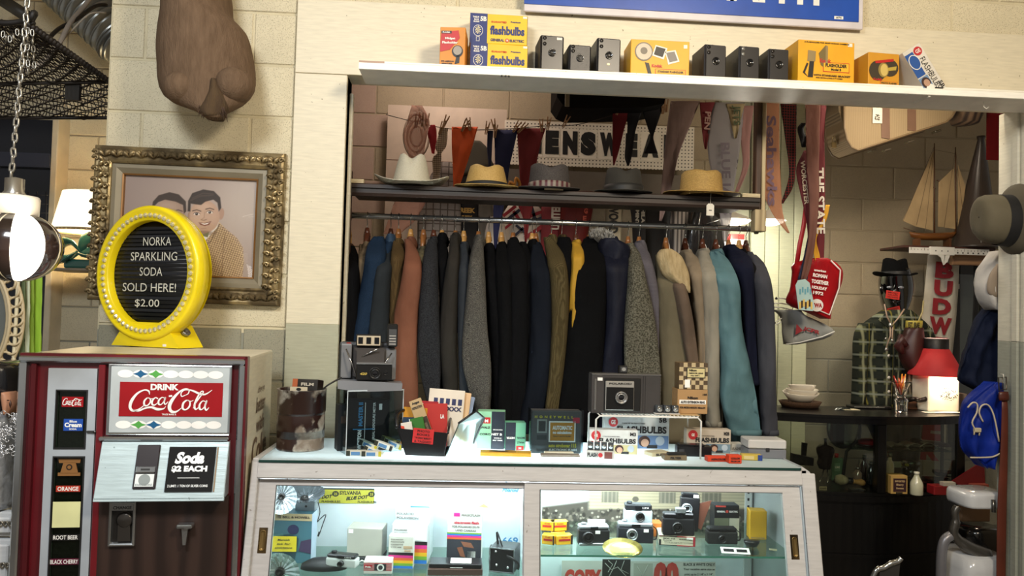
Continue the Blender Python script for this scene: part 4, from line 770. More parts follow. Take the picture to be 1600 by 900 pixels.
coat('lavender grey small check jacket behind the flecked tweed',[(380,991,1004),(400,993,1015),(453,1006,1027),(510,1013,1029),(600,1016,1030)],mat(D_('#6f6a70'),.9,kind='check',h2=D_('#59545c'),sc=60),.01,hook=999,dark=0)
T,q,Ys=coat('long khaki coat with cream shearling collar',[(398,1024,1042),(434,1026,1058),(500,1028,1074),(560,1030,1086),(620,1032,1094),(690,1036,1098)],mat(D_('#7d745c'),.85,kind='fabric'),.035,hook=1041,dark=0,bw=1.2,cat='coat')
m=MB(); m.rings(silh([(390,1032,1048),(398,1026,1062),(412,1028,1070),(430,1036,1076),(446,1056,1077),(458,1068,1076)],YC-.3,.05,14,20,1,q,fold=.008,seed=4,kf=7)); m.build('shearling_collar',mat('#b7a37e',.95,kind='fur',h2='#93805c'),T,label='curly cream shearling collar')
coat('brown suede jacket sleeve over the khaki coat',[(420,1045,1058),(434,1046,1066),(491,1058,1080),(567,1074,1091),(600,1080,1093)],mat(D_('#6f5b49'),.9,kind='leather'),.075,hook=1071,dark=2,cuff=False)
coat('beige trench coat with sleeve strap',[(394,1068,1080),(412,1071,1096),(450,1078,1099),(513,1087,1100),(580,1090,1101),(640,1090,1104)],mat(D_('#a3927a'),.8,kind='fabric'),.02,hook=1071,dark=2)
coat('cream white raincoat hanging left of the teal one',[(392,1092,1106),(408,1090,1112),(434,1094,1121),(491,1098,1122),(567,1100,1123),(625,1102,1124),(665,1105,1125)],mat(D_('#aea795'),.8,kind='fabric'),.045,hook=1098,dark=2)
coat('light teal raincoat with a long crumpled sleeve',[(393,1110,1124),(408,1109,1138),(446,1119,1153),(510,1121,1158),(567,1126,1171),(623,1126,1182),(678,1140,1188)],mat(D_('#6b9299'),.6,kind='fabric'),.07,hook=1119,dark=2,fold=.02)
coat('dark navy blazer hanging right of the teal raincoat',[(386,1135,1150),(404,1140,1172),(453,1153,1177),(529,1162,1180),(600,1166,1184)],mat(D_('#171b30'),.85,kind='fabric'),.02,hook=1139,dark=0)
coat('near black jacket squeezed behind the navy blazer',[(393,1158,1170),(420,1164,1180),(480,1172,1186),(600,1178,1190)],bl,-.02,hook=1155,dark=1)
coat('faded grey denim duster coat at the right end',[(398,1168,1180),(416,1171,1194),(453,1179,1204),(529,1184,1209),(604,1187,1212),(678,1189,1214)],mat(D_('#4f5058'),.85,kind='fabric'),.05,hook=1166,dark=2)
# ---------------------------------------------------------------- back wall of the alcove, line of pennants
def pxbox(name,label,cat,xc,yb,Y,group=None,rz=0,z=None,ry=0):
    q=at(xc,yb,Y); return thing(name,label,cat,(q.x,Y,q.z if z is None else z),rz,group,ry=ry)
def pennant(name,label,rows,Y,m_,text=None,tc='#e8e4d8',trot=90,tw=.3,th_=.05,tpos=.45,fold=.004,cat='pennant',group=None,dep=.0015,extra=None,soft=0):
    q=at((rows[0][1]+rows[0][2])/2,rows[0][0],Y); T=thing(name,label,cat,q,group=group); m=MB(); m.rings(silh(rows,Y,dep,28,12,1,q,fold=fold,seed=len(label),kf=2)); m.build('cloth',m_,T)
    if text:
        R_=lerp_rows(rows,41); a=R_[int(tpos*40)]; c=at((a[1]+a[2])/2,a[0],Y)-q; b0=R_[max(0,int(tpos*40)-8)]; b1=R_[min(40,int(tpos*40)+8)]
        v=at((b1[1]+b1[2])/2,b1[0],Y)-at((b0[1]+b0[2])/2,b0[0],Y); ang=math.atan2(v.z,v.x)
        m=MB(); m.text(text,c.x,c.z,tw,th_,0,-.004-fold*1.5,off=.03,rot=ang+(PI if trot < 0 else 0)); m.build('lettering',mat(tc,.7),T)
    return T,q
# perforated sign board
Yp=4.48; T=pxbox('menswear_sign','white perforated board sign with bold black capitals behind the pennants','sign',937,262,Yp,ry=R(-.2)); a,zt0=loc(T,789,188); b,_=loc(T,1085,196); hh_=zt0
m=MB(); m.box(a,b,0,.006,0,.262,bev=.001); m.build('pegboard',mat('#ded7c6',.5,kind='peg',h2='#3c352c',sc=.0205),T)
for t,x0,x1 in (('M',814,846),('E',852,873),('N',879,902),('S',907,931),('W',937,966),('E',977,996),('A',1003,1029),('R',1037,1058)):
    u,_=loc(T,x0,230); v,_=loc(T,x1,230); m=MB(); m.box(u-.006,v+.006,-.002,0,.05,.225,1); m.text(t,(u+v)/2,.14,v-u,.14,0,-.0045,off=.09); m.build('letter_tile',[mat('#131211',.6),mat('#e4ddcc',.5)],T)
# pale panel with swirls, grey shelf band
T=pxbox('pale_panel','pale pinkish poster board fixed to the back wall left of the perforated sign','board',700,300,4.5); a,_=loc(T,604,240); b,z_=loc(T,792,174); m=MB(); m.box(a,b,0,.01,-.45,z_+.01); m.build('panel',mat('#bfae9c',.5),T); m=MB(); m.box(a,b,-.002,0,z_*.36,z_*.365); m.box(a+.15,b,-.002,0,-.1,-.095); m.build('crease',mat('#8f7468'),T)
T=pxbox('back_shelf','dark grey ledge on the back wall below the perforated sign','shelf',900,300,4.3); m=MB(); a,z_=loc(T,780,262); b,_=loc(T,1128,266); m.box(a,b,.02,.28,-.05,z_); m.build('panel',mat('#6b6358',.7),T)
pennant('pink_scarf','sheer pink twisted scarf hanging behind the cowboy hat',[(165,643,660),(190,636,672),(215,631,668),(250,640,662),(300,622,668),(340,605,650),(365,598,625)],4.0,mat('#cf9f8d',.55,kind='sheer'),fold=.02,cat='scarf')
T=pxbox('swirl_poster','round swirled ring print on the pinkish panel above the cowboy hat','poster',650,235,4.2)
m=MB()
for r in (.085,.062,.04): m.tube([(r*.8*math.cos(a),0,.08+r*1.4*math.sin(a)) for a in np.linspace(0,2*PI,26,endpoint=False)],.007,5,closed=True)
m.build('swirl',mat('#a08d7c',.5),T)
# the line and its pegs
LY=4.02; P=[at(x,y,LY) for x,y in ((603,179),(650,191),(700,201),(745,203),(800,201),(850,197),(900,195),(950,182),(1000,166),(1050,152))]+[at(1100,148,3.76),at(1165,150,3.74),at(1180,140,3.5),at(1200,150,3.3),at(1250,150,3.33),at(1300,150,3.37)]
m=MB(); m.tube([p-P[0] for p in catmull(P,4)],.0022,5); m.build('clothes_line',mat('#2b2018',.7),None,P[0],label='thin dark line strung across the alcove holding pegged pennants',cat='line')
pg=None; PGL=('left end by the pinkish panel','pink scarf top','red diamond pennant','left edge of the patterned strip','right edge of the patterned strip','middle of the orange pennant','right part of the orange pennant','thin navy ribbon','navy ribbon loop','left edge of the broad navy pennant','gap between navy and maroon pennants','left edge of the maroon pennant','right edge of the maroon pennant','bare line just right of the maroon pennant','bare line above the first E','crimson pennant','black pennant','line beside the mauve pennant','upper right end of the line')
for k,(x,y,a) in enumerate(((651,190,8),(659,187,-6),(667,187,4),(690,200,18),(696,190,20),(726,196,25),(733,194,-10),(761,200,10),(772,196,-12),(774,205,4),(807,198,30),(816,200,40),(846,196,-5),(857,193,8),(884,190,25),(966,170,15),(987,166,5),(1036,168,2),(1041,165,0))):
    q=at(x,y,LY-.008); T=thing('clothes_peg','wooden clothes peg at the '+PGL[k],'clothes peg',q,group='wooden pegs on the pennant line',ry=R(a))
    if pg is None:
        m=MB(); m.prism([(-.006,-.035),(-.001,-.035),(-.002,0),(-.007,.035),(-.012,.035)],-.005,.005); m.prism([(.001,-.035),(.006,-.035),(.012,.035),(.007,.035),(.002,0)],-.005,.005); m.cyl((0,-.007,.002),(0,.007,.002),.004,n=8); pg=m.build('peg',mat('#9a7450',.6),T).data
    else: o=bpy.data.objects.new('peg',pg); COL.objects.link(o); o.parent=T
pennant('red_pennant','small red diamond of felt pegged left of the clothes line',[(195,673,680),(205,668,682),(222,671,682),(240,675,679)],4.012,mat('#a01822',.8))
pennant('orange_pennant','plain bright orange pennant hanging over the panama hat',[(198,706,747),(230,706,738),(260,707,728),(285,708,720),(298,709,715)],4.012,mat('#d8561c',.75),fold=.006)
pennant('patterned_strip','black and cream lettered woven strip hanging left of the orange pennant',[(200,689,700),(230,680,697),(240,684,690),(245,677,690),(270,677,688),(300,675,684)],4.012,mat('#b9a28c',.8,kind='check',h2='#1d1714',sc=30),fold=.006,cat='strip')
pennant('navy_strip','thin navy ribbon hanging beside the broad navy pennant',[(204,762,771),(230,761,769),(262,763,767)],4.012,mat('#171b3a',.8),cat='ribbon')
pennant('navy_pennant','broad plain navy pennant hanging between orange and maroon ones',[(203,772,809),(235,773,802),(262,773,796),(319,771,788),(360,771,780),(398,773,776)],4.012,mat('#161b45',.8),fold=.006)
pennant('maroon_pennant','plain maroon pennant hanging over the first sign letter',[(200,807,853),(222,809,846),(260,811,838),(319,815,833),(350,818,827),(378,820,823)],4.012,mat('#6d1418',.8),fold=.007)
pennant('crimson_pennant','narrow crimson pennant in front of the sign letter W',[(172,957,984),(200,957,976),(240,957,966),(258,958,960)],4.012,mat('#74151f',.8))
pennant('black_pennant','narrow black pennant right of the crimson one',[(171,980,1004),(205,980,993),(245,976,987),(259,980,983)],4.012,mat('#14131a',.8))
pennant('black_bow_pennant','black pennant tied like a bow over the sign letter A',[(166,1006,1034),(176,1005,1033),(200,1012,1025),(216,1016,1021),(240,1006,1028)],4.012,mat('#121118',.8))
pennant('mauve_pennant','long faded mauve grey pennant covering the end of the sign',[(158,1048,1094),(200,1042,1077),(241,1038,1061),(285,1034,1051),(325,1031,1041),(345,1030,1034)],3.74,mat('#85706b',.8,kind='fabric'),fold=.008)
pennant('maroon_pennant','small maroon pennant beside the grey translucent one',[(160,1093,1121),(185,1095,1115),(215,1098,1108),(233,1101,1104)],3.74,mat('#651019',.8),'PEN','#a8867c',tw=.09,th_=.03,tpos=.4)
pennant('translucent_pennant','large greyish translucent pennant with vertical outline lettering',[(160,1116,1164),(200,1107,1160),(240,1106,1155),(300,1118,1146),(345,1126,1142),(378,1130,1136)],3.74,mat('#a8a4a6',.8,kind='sheer'),'BLUE JAYS','#6f6570',tw=.36,th_=.06,tpos=.55,fold=.006)
m_,_q=pennant('olive_pennant','short olive brown pennant with team capitals near the shelf end',[(162,1134,1164),(185,1140,1158),(216,1147,1151)],3.735,mat('#8b7d5c',.8),'JETS','#3d4a2a',tw=.1,th_=.045,tpos=.35)
pennant('blue_striped_pennant','pale pink and blue striped pennant next to the wooden end post',[(165,1160,1178),(220,1158,1172),(260,1160,1170),(300,1148,1154)],3.74,mat('#b08a86',.8,kind='sheer'),fold=.005)
pennant('peach_pennant','long peach pennant with faded vertical lettering right of the end post',[(160,1192,1218),(240,1191,1218),(300,1192,1221),(325,1202,1222),(345,1214,1226),(364,1230,1234)],3.3,mat('#c99474',.72,kind='sheer'),'Seahawks','#6d5568',tw=.4,th_=.045,tpos=.45,fold=.004)
pennant('black_red_scarf','black scarf with red and green woven lettering curling to the left',[(162,1219,1245),(220,1227,1244),(270,1233,1243),(295,1228,1238),(318,1220,1224)],3.3,mat('#171311',.8,kind='check',h2='#6a1f1c',sc=26),None,'#a8302a',tw=.28,th_=.025,tpos=.35,fold=.004,cat='scarf')
YB=3.35
pennant('maroon_pennant','folded maroon pennant with cream name lettering left of the hanging bundle',[(235,1256,1262),(264,1244,1263),(300,1250,1266),(345,1260,1266),(380,1263,1266)],YB+.03,mat('#571019',.8),'WORCESTER','#b8a48c',tw=.2,th_=.022,tpos=.35)
pennant('maroon_pennant','long maroon pennant with large white state lettering in the bundle',[(160,1280,1292),(210,1278,1288),(260,1270,1289),(330,1272,1289),(400,1278,1288),(440,1281,1286)],YB+.02,mat('#5d0f18',.8),'THE STATE','#cfc4b4',tw=.3,th_=.04,tpos=.55)
pennant('brown_strip','long brown pink faded strip at the front of the hanging bundle',[(160,1258,1282),(245,1260,1280),(307,1264,1280),(370,1263,1275),(420,1254,1266),(440,1250,1258)],YB-.02,mat('#6d4a40',.75,kind='fabric',h2='#4a3038'),fold=.006,cat='ribbon')
pennant('navy_strip','dark navy strip hanging down onto the red shoulder bag',[(240,1268,1279),(330,1268,1276),(400,1256,1266),(437,1246,1262)],YB-.005,mat('#1a1c38',.8),cat='ribbon')
pennant('yellow_ribbon','short yellow ribbon end hanging over the red shoulder bag',[(320,1290,1297),(345,1284,1291),(372,1270,1276),(400,1272,1281),(424,1278,1283)],YB+.015,mat('#c9931f',.8),cat='ribbon')
pennant('black_bow','black fabric bow hooked at the top of the hanging bundle',[(192,1252,1262),(200,1246,1256),(220,1250,1262),(230,1252,1260)],YB,mat('#121116',.7),cat='bow')
# bags under the bundle
q=at(1273,405,3.4); T=thing('shoulder_bag','red vinyl shoulder bag with white event printing hanging beside the coats','bag',q)
m=MB(); m.rings(silh([(404,1262,1290),(412,1240,1306),(425,1239,1315),(450,1236,1311),(475,1231,1300),(488,1262,1296),(498,1286,1293)],3.36,.05,16,20,.7,q,fold=.004)); m.build('body',mat('#a3141b',.4,kind='fabric'),T)
m=MB(); m.tube([at(x,y,3.35)-q for x,y in ((1298,407),(1313,422),(1311,450),(1296,492),(1250,472))],.0035,6); m.build('piping',mat('#ded5cc',.5),T)
m=MB(); m.tube([at(x,y,3.4)-q for x,y in ((1243,425),(1250,380),(1256,352),(1262,300))],.012,6,flat=.3); m.build('strap',mat('#98131b',.5),T)
for t,px,py,w_,h_ in (('american',1281,423,.055,.01),('ROMAN',1281,431,.066,.017),('TOGETHER',1281,441,.08,.018),('HOLIDAY',1280,450,.07,.014),('1972',1278,458,.048,.015)):
    m=MB(); p=at(px,py,3.345)-q; m.text(t,p.x,p.z,w_,h_,0,p.y-.003,off=.05,rot=-.12); m.build('print',mat('#e6ddd6',.6),T)
p=at(1276,477,3.345)-q; m=MB(); m.disc(p.x,p.z,.03,.028,p.y-.002); m.text('TWA',p.x,p.z,.046,.02,1,p.y-.0045,off=.05); m.build('badge_print',[mat('#e6ddd6',.6),mat('#9e141b')],T)
q=at(1256,438,3.28); T=thing('postcard_tag','pale blue and yellow luggage tag in front of the red bag','tag',q); m=MB(); o_=[(at(x,y,3.28)-q) for x,y in ((1247,438),(1258,436),(1265,442),(1273,480),(1270,486),(1248,484),(1243,446))]; m.prism([(p.x,p.z) for p in o_],0,.003); m.build('card',mat('#a8c3bf',.5),T)
m=MB()
for k in range(7): p=at(1250+3*k,476-(k % 3)*2,3.28)-q; m.box(p.x-.004,p.x+.004,-.001,0,p.z-.02,p.z+.012,k % 2)
for k in range(5): p=at(1250+4*k,455-(k % 2)*3,3.28)-q; m.box(p.x-.003,p.x+.004,-.001,0,p.z-.014,p.z+.01,2)
m.build('print',[mat('#d8b35a'),mat('#3a2c1c'),mat('#5f9aa8')],T)
q=at(1262,487,3.45); T=thing('travel_bag','silver grey vinyl bag with small red print below the red bag','bag',q)
m=MB(); m.rings(silh([(484,1208,1250),(492,1218,1256),(505,1222,1285),(518,1222,1303),(530,1224,1285),(538,1226,1243)],3.42,.045,14,20,.8,q,fold=.006)); m.build('body',mat('#9a9c98',.35,kind='fabric'),T)
m=MB(); m.tube([at(x,y,3.41)-q for x,y in ((1304,518),(1285,526),(1250,535),(1228,538))],.003,6); m.build('piping',mat('#d8d8d2',.4),T)
m=MB(); p=at(1268,517,3.4)-q; m.text('JCPR',p.x,p.z,.08,.022,0,p.y,off=.05,rot=-.25); m.flat([(p.x-.07,p.z+.03),(p.x-.04,p.z),(p.x-.075,p.z-.02)],p.y,0); m.build('print',mat('#8e2027'),T)
T=pxbox('coat_hooks','white wire hooks with black tips sticking out beside the coats','hooks',1240,490,3.5)
for k,(x,y) in enumerate(((1213,464),(1208,472),(1206,478),(1210,502),(1206,508))):
    a=at(1238,470+7*k,3.55)-T.location; b=at(x,y+2,3.4)-T.location; m=MB(); m.tube([a,a.lerp(b,.6)+Vector((0,0,.004)),b],.0028,6); m.lathe([(.005,-.006),(.006,0),(0,.008)],8,1,Matrix.Translation(b)); m.build('hook',[mat('#d8d8d0',.3),mat('#1b1b1b')],T)
# ---- clothes hung on the back wall between shelf and rail
def garment(name,label,rows,Y,m_,cat='clothing',dep=.04,fold=.006,texts=(),tm=None,kf=4):
    q=at((rows[0][1]+rows[0][2])/2,rows[0][0],Y); T=thing(name,label,cat,q); m=MB(); m.rings(silh(rows,Y,dep,16,20,.8,q,fold=fold,seed=len(label),kf=kf)); m.build('fabric',m_,T)
    if texts:
        for t,px,py,w_,h_,r_ in texts: m=MB(); p=at(px,py,Y)-q; m.text(t,p.x,p.z,w_,h_,0,-fold*1.5-.003,off=.05,rot=r_); m.build('lettering',tm,T)
    return T,q
garment('plaid_jacket','grey and tan plaid jacket hung on the back wall under the hat shelf',[(255,686,706),(275,672,716),(320,655,720),(400,652,722),(520,652,722)],4.2,mat('#77706a',.9,kind='check',h2='#4e4640',sc=8))
garment('felt_hat','dark olive felt hat hung behind the orange pennant',[(222,735,752),(232,722,762),(250,712,768),(264,700,770),(276,700,735)],4.25,mat('#4a463a',.9),'hat',fold=.002)
T=bpy.context
garment('black_shirt','black shirt with gold lettering under the panama hat',[(262,712,745),(300,710,752),(400,714,756),(520,714,756)],4.25,mat('#121110',.9),texts=(('GREEK',727,329,.11,.028,0),('WEEK',726,340,.09,.02,0)),tm=mat('#b08a3c',.6))
garment('grey_jacket','grey jacket sleeve right of the black gold lettered shirt',[(310,748,770),(400,746,772),(520,744,772)],4.2,mat('#5e5950',.9))
garment('white_shirt','white shirt glimpsed left of the star striped jersey',[(340,765,785),(360,758,790),(420,756,795),(520,756,795)],4.15,mat('#b9b0a6',.8))
T_,q=garment('striped_jersey','white jersey with red stripes and dark starred bands',[(318,796,838),(335,786,850),(380,782,852),(520,782,852)],4.25,mat('#c8beb0',.6))
m=MB()
for k,(c,x0,y0,x1,y1,w_) in enumerate(((0,786,338,806,322,5),(1,787,348,812,328,5),(0,788,358,800,348,4),(0,812,320,822,345,6),(1,830,322,838,350,5),(0,822,340,850,330,5),(1,826,350,852,338,5),(0,820,372,850,352,6),(1,800,372,818,356,4),(1,806,352,824,366,4),(0,802,330,816,350,5))):
    a=at(x0,y0,4.235)-q; b=at(x1,y1,4.235)-q; d=(b-a); nrm=Vector((-d.z,0,d.x)).normalized()*w_*.0018; m.flat([(p.x,p.z) for p in (a+nrm,b+nrm,b-nrm,a-nrm)],-.022,c)
m.build('stripe',[mat('#8c1b26',.7),mat('#1d1f33',.7)],T_,kind='stuff')
garment('red_jersey','dark red jersey with white vertical lettering behind the rail',[(318,846,880),(360,845,884),(420,845,884),(520,845,884)],4.2,mat('#6d1a20',.8),texts=(('UNITED',868,338,.15,.05,PI/2),),tm=mat('#c4b8a8',.7))
garment('maroon_shirt','maroon satin shirt between the lettered jersey and the cream one',[(300,880,928),(330,876,926),(370,872,918),(420,870,915),(520,870,915)],4.15,mat('#5c1d1a',.5,kind='fabric'),texts=(('G',915,330,.02,.03,0),('E',913,342,.02,.03,0)),tm=mat('#a3402c',.7))
garment('cream_pennant_shirt','cream banner with black vertical capitals below the dark fedora',[(316,944,976),(340,946,972),(400,950,970),(470,950,968)],4.2,mat('#b9ad92',.7),texts=(('WOOD',958,342,.16,.055,-PI/2),),tm=mat('#191715',.7))
garment('black_banner','black banner with small white city lettering right of the cream one',[(316,984,1008),(350,988,1008),(420,990,1008),(470,990,1006)],4.15,mat('#161414',.8),texts=(('PHILA',1004,335,.1,.02,-PI/2),('MINT',995,340,.08,.02,-PI/2)),tm=mat('#a8a090',.7))
garment('dark_coat','black coat hung on the back wall beside the pinstriped shirt',[(310,1010,1044),(350,1008,1050),(420,1006,1050),(520,1006,1050)],4.3,mat('#0f0e0d',.8))
garment('striped_shirt','white and grey pinstriped shirt hung below the straw hat',[(316,1052,1080),(340,1048,1084),(400,1048,1082),(520,1048,1082)],4.2,mat('#b3ada6',.8,kind='ribbed',h2='#55504e',sc=14))
T_,q=garment('leather_jacket','shiny black leather jacket with zip hung behind the rail',[(318,1084,1100),(332,1078,1122),(360,1072,1132),(420,1070,1134),(520,1070,1134)],4.15,mat('#141414',.25,kind='fabric',coat=.5),fold=.014,kf=6)
m=MB(); m.tube([at(x,y,4.12)-q for x,y in ((1096,325),(1092,350),(1091,400))],.004,5); m.tube([at(x,y,4.12)-q for x,y in ((1104,350),(1124,343))],.003,5); m.build('zip',mat('#b5b5b0',.25,.9),T_)
for i,(px,w_) in enumerate(((1140,68),(1200,56))):
    q=at(px,345,4.25); T=thing('enamel_lamp',('lit white enamel bowl lamp behind the straw hat tag','lit white enamel bowl lamp behind the peach pennant')[i],'lamp',q); s=4.25/F; m=MB(); m.lathe([(w_/2*s,0),(w_*.42*s,.018),(w_*.15*s,.045),(.02,.06),(0,.06)],32,cap=False); m.build('shade',mat('#d8d2c4',.3),T)
    m=MB(); m.lathe([(0,-.028),(w_*.25*s,-.024),(w_*.42*s,-.012),(w_*.48*s,.001),(0,.001)],32); m.build('diffuser',lamp_mat('#fff4de',3.5),T)
    m=MB(); m.cyl((0,0,.06),(0,0,3.25-q.z),.002,n=5); m.build('cord',mat('#cfc8ba'),T)
    point('enamel_light',q+Vector((0,-.05,-.1)),5,(1,.93,.8),.06)
T=pxbox('small_box','small red and white carton seen under the enamel lamp','box',1152,388,4.2); m=MB(); m.box(-.04,.04,0,.05,0,.08,bev=.001); m.box(-.041,.041,-.001,0,.02,.05,1); m.build('carton',[mat('#b3231f'),mat('#d8cfc0')],T)
T=pxbox('orange_cord_toy','small orange twisted cord ornament on the shelf behind the panama hat','ornament',803,296,4.0); m=MB(); m.tube(catmull([(-.03,0,.0),(-.02,0,.04),(0,-.01,.02),(.01,0,.06),(.03,0,.03),(.02,.01,0)],4),.008,6); m.build('cord',mat('#b5761d',.6),T)
# dark case on top, tan suitcase
T=pxbox('black_case','black leather case whose underside shows below the ledge','case',957,176,3.9); a,_=loc(T,870,165); b,_=loc(T,1044,165); m=MB(); m.prism([(a,.2),(a,.07),(a+.03,.03),(a+.08,.012),(b-.12,.035),(b-.02,.06),(b,.2)],0,.3); m.build('body',mat('#0c0908',.8,spec=.1),T); m=MB(); x,_=loc(T,886,165); m.box(x-.012,x+.012,-.006,0,.02,.2,bev=.002); m.build('metal_strap',mat('#8b857a',.3,.8),T)
T=pxbox('suitcase','tan ribbed suitcase with brown straps tilted under the ledge','suitcase',1400,236,3.75); pts=[loc(T,x,y) for x,y in ((1318,120),(1319,200),(1323,218),(1330,230),(1340,235),(1478,191),(1487,183),(1493,172),(1496,120))]
m=MB(); m.prism(pts,0,.2); m.build('body',mat('#8d7a5c',.8,kind='ribbed',h2='#776447',sc=60),T)
m=MB(); m.tube([Vector((p[0],-.002,p[1])) for p in pts],.006,6); m.tube([Vector((p[0],.2,p[1])) for p in pts],.006,6); m.build('edge_piping',mat('#6a573d',.5),T)
for px in (1381,1422): a,z0_=loc(T,px,215 if px < 1400 else 203); m=MB(); m.prism([(a-.022,.5),(a+.022,.5),(a+.03,z0_-.008),(a-.014,z0_-.002)],-.004,0); m.build('strap',mat('#5d4230',.6),T)
for x,y in ((1363,236),(1385,235),(1421,222),(1463,206)): q=at(x,y,3.83); m=MB(); v=q-T.location; m.box(-.016,.016,-.02,.02,-.004,.006,bev=.002,M=Matrix.Translation(v) @ Matrix.Rotation(R(-16),4,'Y')); m.build('lock',mat('#9a9284',.25,.9),T)
a,z_=loc(T,1370,184); m=MB(); m.box(a-.025,a+.025,-.007,-.005,z_-.03,z_+.06,bev=.004); m.text('$24',a,z_,.03,.03,1,-.0085,rot=1.4); m.build('price_card',[mat('#c9bfae',.6),mat('#2b2620')],T)
q=at(1303,222,3.85); v=q-T.location; m=MB(); m.box(v.x-.014,v.x+.014,v.y-.005,v.y+.005,v.z-.03,v.z,bev=.003); m.tube([(v.x-.009,v.y,v.z),(v.x-.008,v.y,v.z+.025),(v.x,v.y,v.z+.033),(v.x+.008,v.y,v.z+.025),(v.x+.009,v.y,v.z)],.0025,6); m.build('padlock',mat('#8b7a55',.3,.8),T)
m=MB(); pe=[loc(T,x,y,.1) for x,y in ((1298,120),(1299,180),(1307,205),(1322,222),(1330,228),(1319,200),(1317,120))]; m.prism(pe,.02,.19); m.build('end_panel',mat('#7b6a4f',.8,kind='ribbed',h2='#5e4f38',sc=60),T)
T=pxbox('duffel_bag','brown striped cloth bag beside the tan suitcase','bag',1508,196,3.9); m=MB(); m.lathe([(0,0),(.07,.01),(.09,.05),(.09,.2)],20,sx=.9); m.build('body',mat('#6b5540',.8,kind='ribbed',h2='#2a1d15',sc=8),T)
T=pxbox('red_banner','dark red cloth banner hanging in the upper right corner','banner',1550,250,3.9); m=MB(); m.box(-.03,.06,0,.004,0,.35); m.build('cloth',mat('#5d0f12',.8,kind='fabric'),T)
# ---------------------------------------------------------------- row of goods on the white ledge
YL=2.768
def ledge(name,label,cat,xc,Y=YL,group=None,rz=0,z=LT):
    q=at(xc,110,Y); return thing(name,label,cat,(q.x,Y,z),rz,group)
sL=YL/F; HID=.006
def carton(T,w,h,d,face,side=None,top=None,prints=(),mats=(),bev=.0015,y=-.0012,name='carton'):
    m=MB(); m.box(-w/2,w/2,0,d,0,h,bev=bev); c=m.build(name,face,T)
    if prints:
        m=MB(); k=0
        for p in prints:
            if p[0] == 'T': _,s,x,z,tw,th,mi=p[:7]; m.text(s,x*w,z*h,tw*w,th*h,mi,y-.0006-(p[8] if len(p) > 8 else 0),off=.04,rot=p[7] if len(p) > 7 else 0)
            elif p[0] == 'R': _,x0,x1,z0,z1,mi=p[:6]; m.box(x0*w,x1*w,y+.0002-(p[6] if len(p) > 6 else 0),0,z0*h,z1*h,mi)
            elif p[0] == 'D': _,x,z,rx,rz,mi=p[:6]; m.disc(x*w,z*h,rx*w,rz*w,y-.0003-(p[6] if len(p) > 6 else 0),mi)
            elif p[0] == 'P': _,pts,mi=p[:3]; m.flat([(a*w,b*h) for a,b in pts],y-.0003-(p[3] if len(p) > 3 else 0),mi)
        m.build('printing',list(mats),T)
    return c
ory=mat('#dd8d12',.5); ye=mat('#e0b51c',.5); nv=mat('#1b2a66',.5); rd=mat('#b5201d',.5); bk=mat('#1b1712',.5); wh=mat('#e2ddd0',.5); gr=mat('#77716a',.5); org=mat('#c9801a',.5)
T=ledge('flash_holder_box','small orange carton with red patch and flash picture at the left end of the ledge','box',706,rz=R(-4))
carton(T,40*sL,62*sL,.12,org,prints=[('P',[(-.48,.62),(-.45,.86),(.22,.92),(.28,.72),(.0,.5),(-.1,.42),(-.48,.36)],0),('R',-.45,-.05,.83,.9,1,.001),('T','Kodak',-.25,.865,.3,.035,2,0,.001),('T','Midget',-.1,.70,.4,.07,2,0,.001),('T','Flasholder',-.1,.6,.62,.06,2,0,.001),('D',.2,.38,.22,.24,1),('D',.2,.4,.17,.18,3,.0006),('P',[(.1,.05),(.28,.08),(.3,.3),(.18,.3)],1),('T','FITS AMERICAN',-.18,.12,.5,.04,1),('T','MINIATURES',-.2,.06,.42,.04,1)],mats=[rd,bk,wh,mat('#8f8371',.4)])
for i,(z_,lb) in enumerate(((LT,'lower yellow and blue flashbulb sleeve box in the stack on the ledge'),(LT+48.5*sL,'upper yellow and blue flashbulb sleeve box on top of the stack'))):
    T=ledge('flashbulb_box',lb,'box',779-i*1.5,YL+.065,'yellow flashbulb sleeve boxes',z=z_,rz=R(2-i))
    pr=[('R',-.5,-.2,.0,1,0),('T','5B',-.27,.82,.11,.16,1),('T','TWELVE',-.4,.87,.11,.06,1),('T','BLUE',-.39,.79,.08,.05,1),('T','BULBS',-.39,.72,.1,.05,1),('D',-.36,.42,.085,.1,1),('D',-.36,.42,.077,.092,0,.0006),('R',-.39,-.33,.06,.22,1),('R',-.38,-.34,.08,.2,0,.0008),
          ('T','GUARANTEED',.0,.74,.27,.06,2),('T','Premium',.29,.76,.17,.05,0),('T','flashbulbs',.15,.46,.6,.3,0),('T','GENERAL',-.02,.13,.24,.09,3),('T','ELECTRIC',.32,.13,.25,.09,3),('D',.15,.13,.035,.035,2),('T','GE',.15,.13,.035,.06,1,0,.001),('R',.42,.49,.9,.97,1)]
    for k in range(10): a=2*PI*k/10; pr.append(('P',[(-.36,.44),(-.36+.05*math.cos(a),.44+.14*math.sin(a)),(-.36+.05*math.cos(a+.25),.44+.14*math.sin(a+.25))],4,.001))
    carton(T,93*sL,48.5*sL,.13,ye,prints=pr,mats=[nv,wh,mat('#c04a1c'),mat('#3a3a5a'),mat('#e7d9a0')])
    m=MB(); m.box(93*sL/2-.0005,93*sL/2+.001,.002,.128,.002,48.5*sL-.002); m.build('end_flap',nv,T)
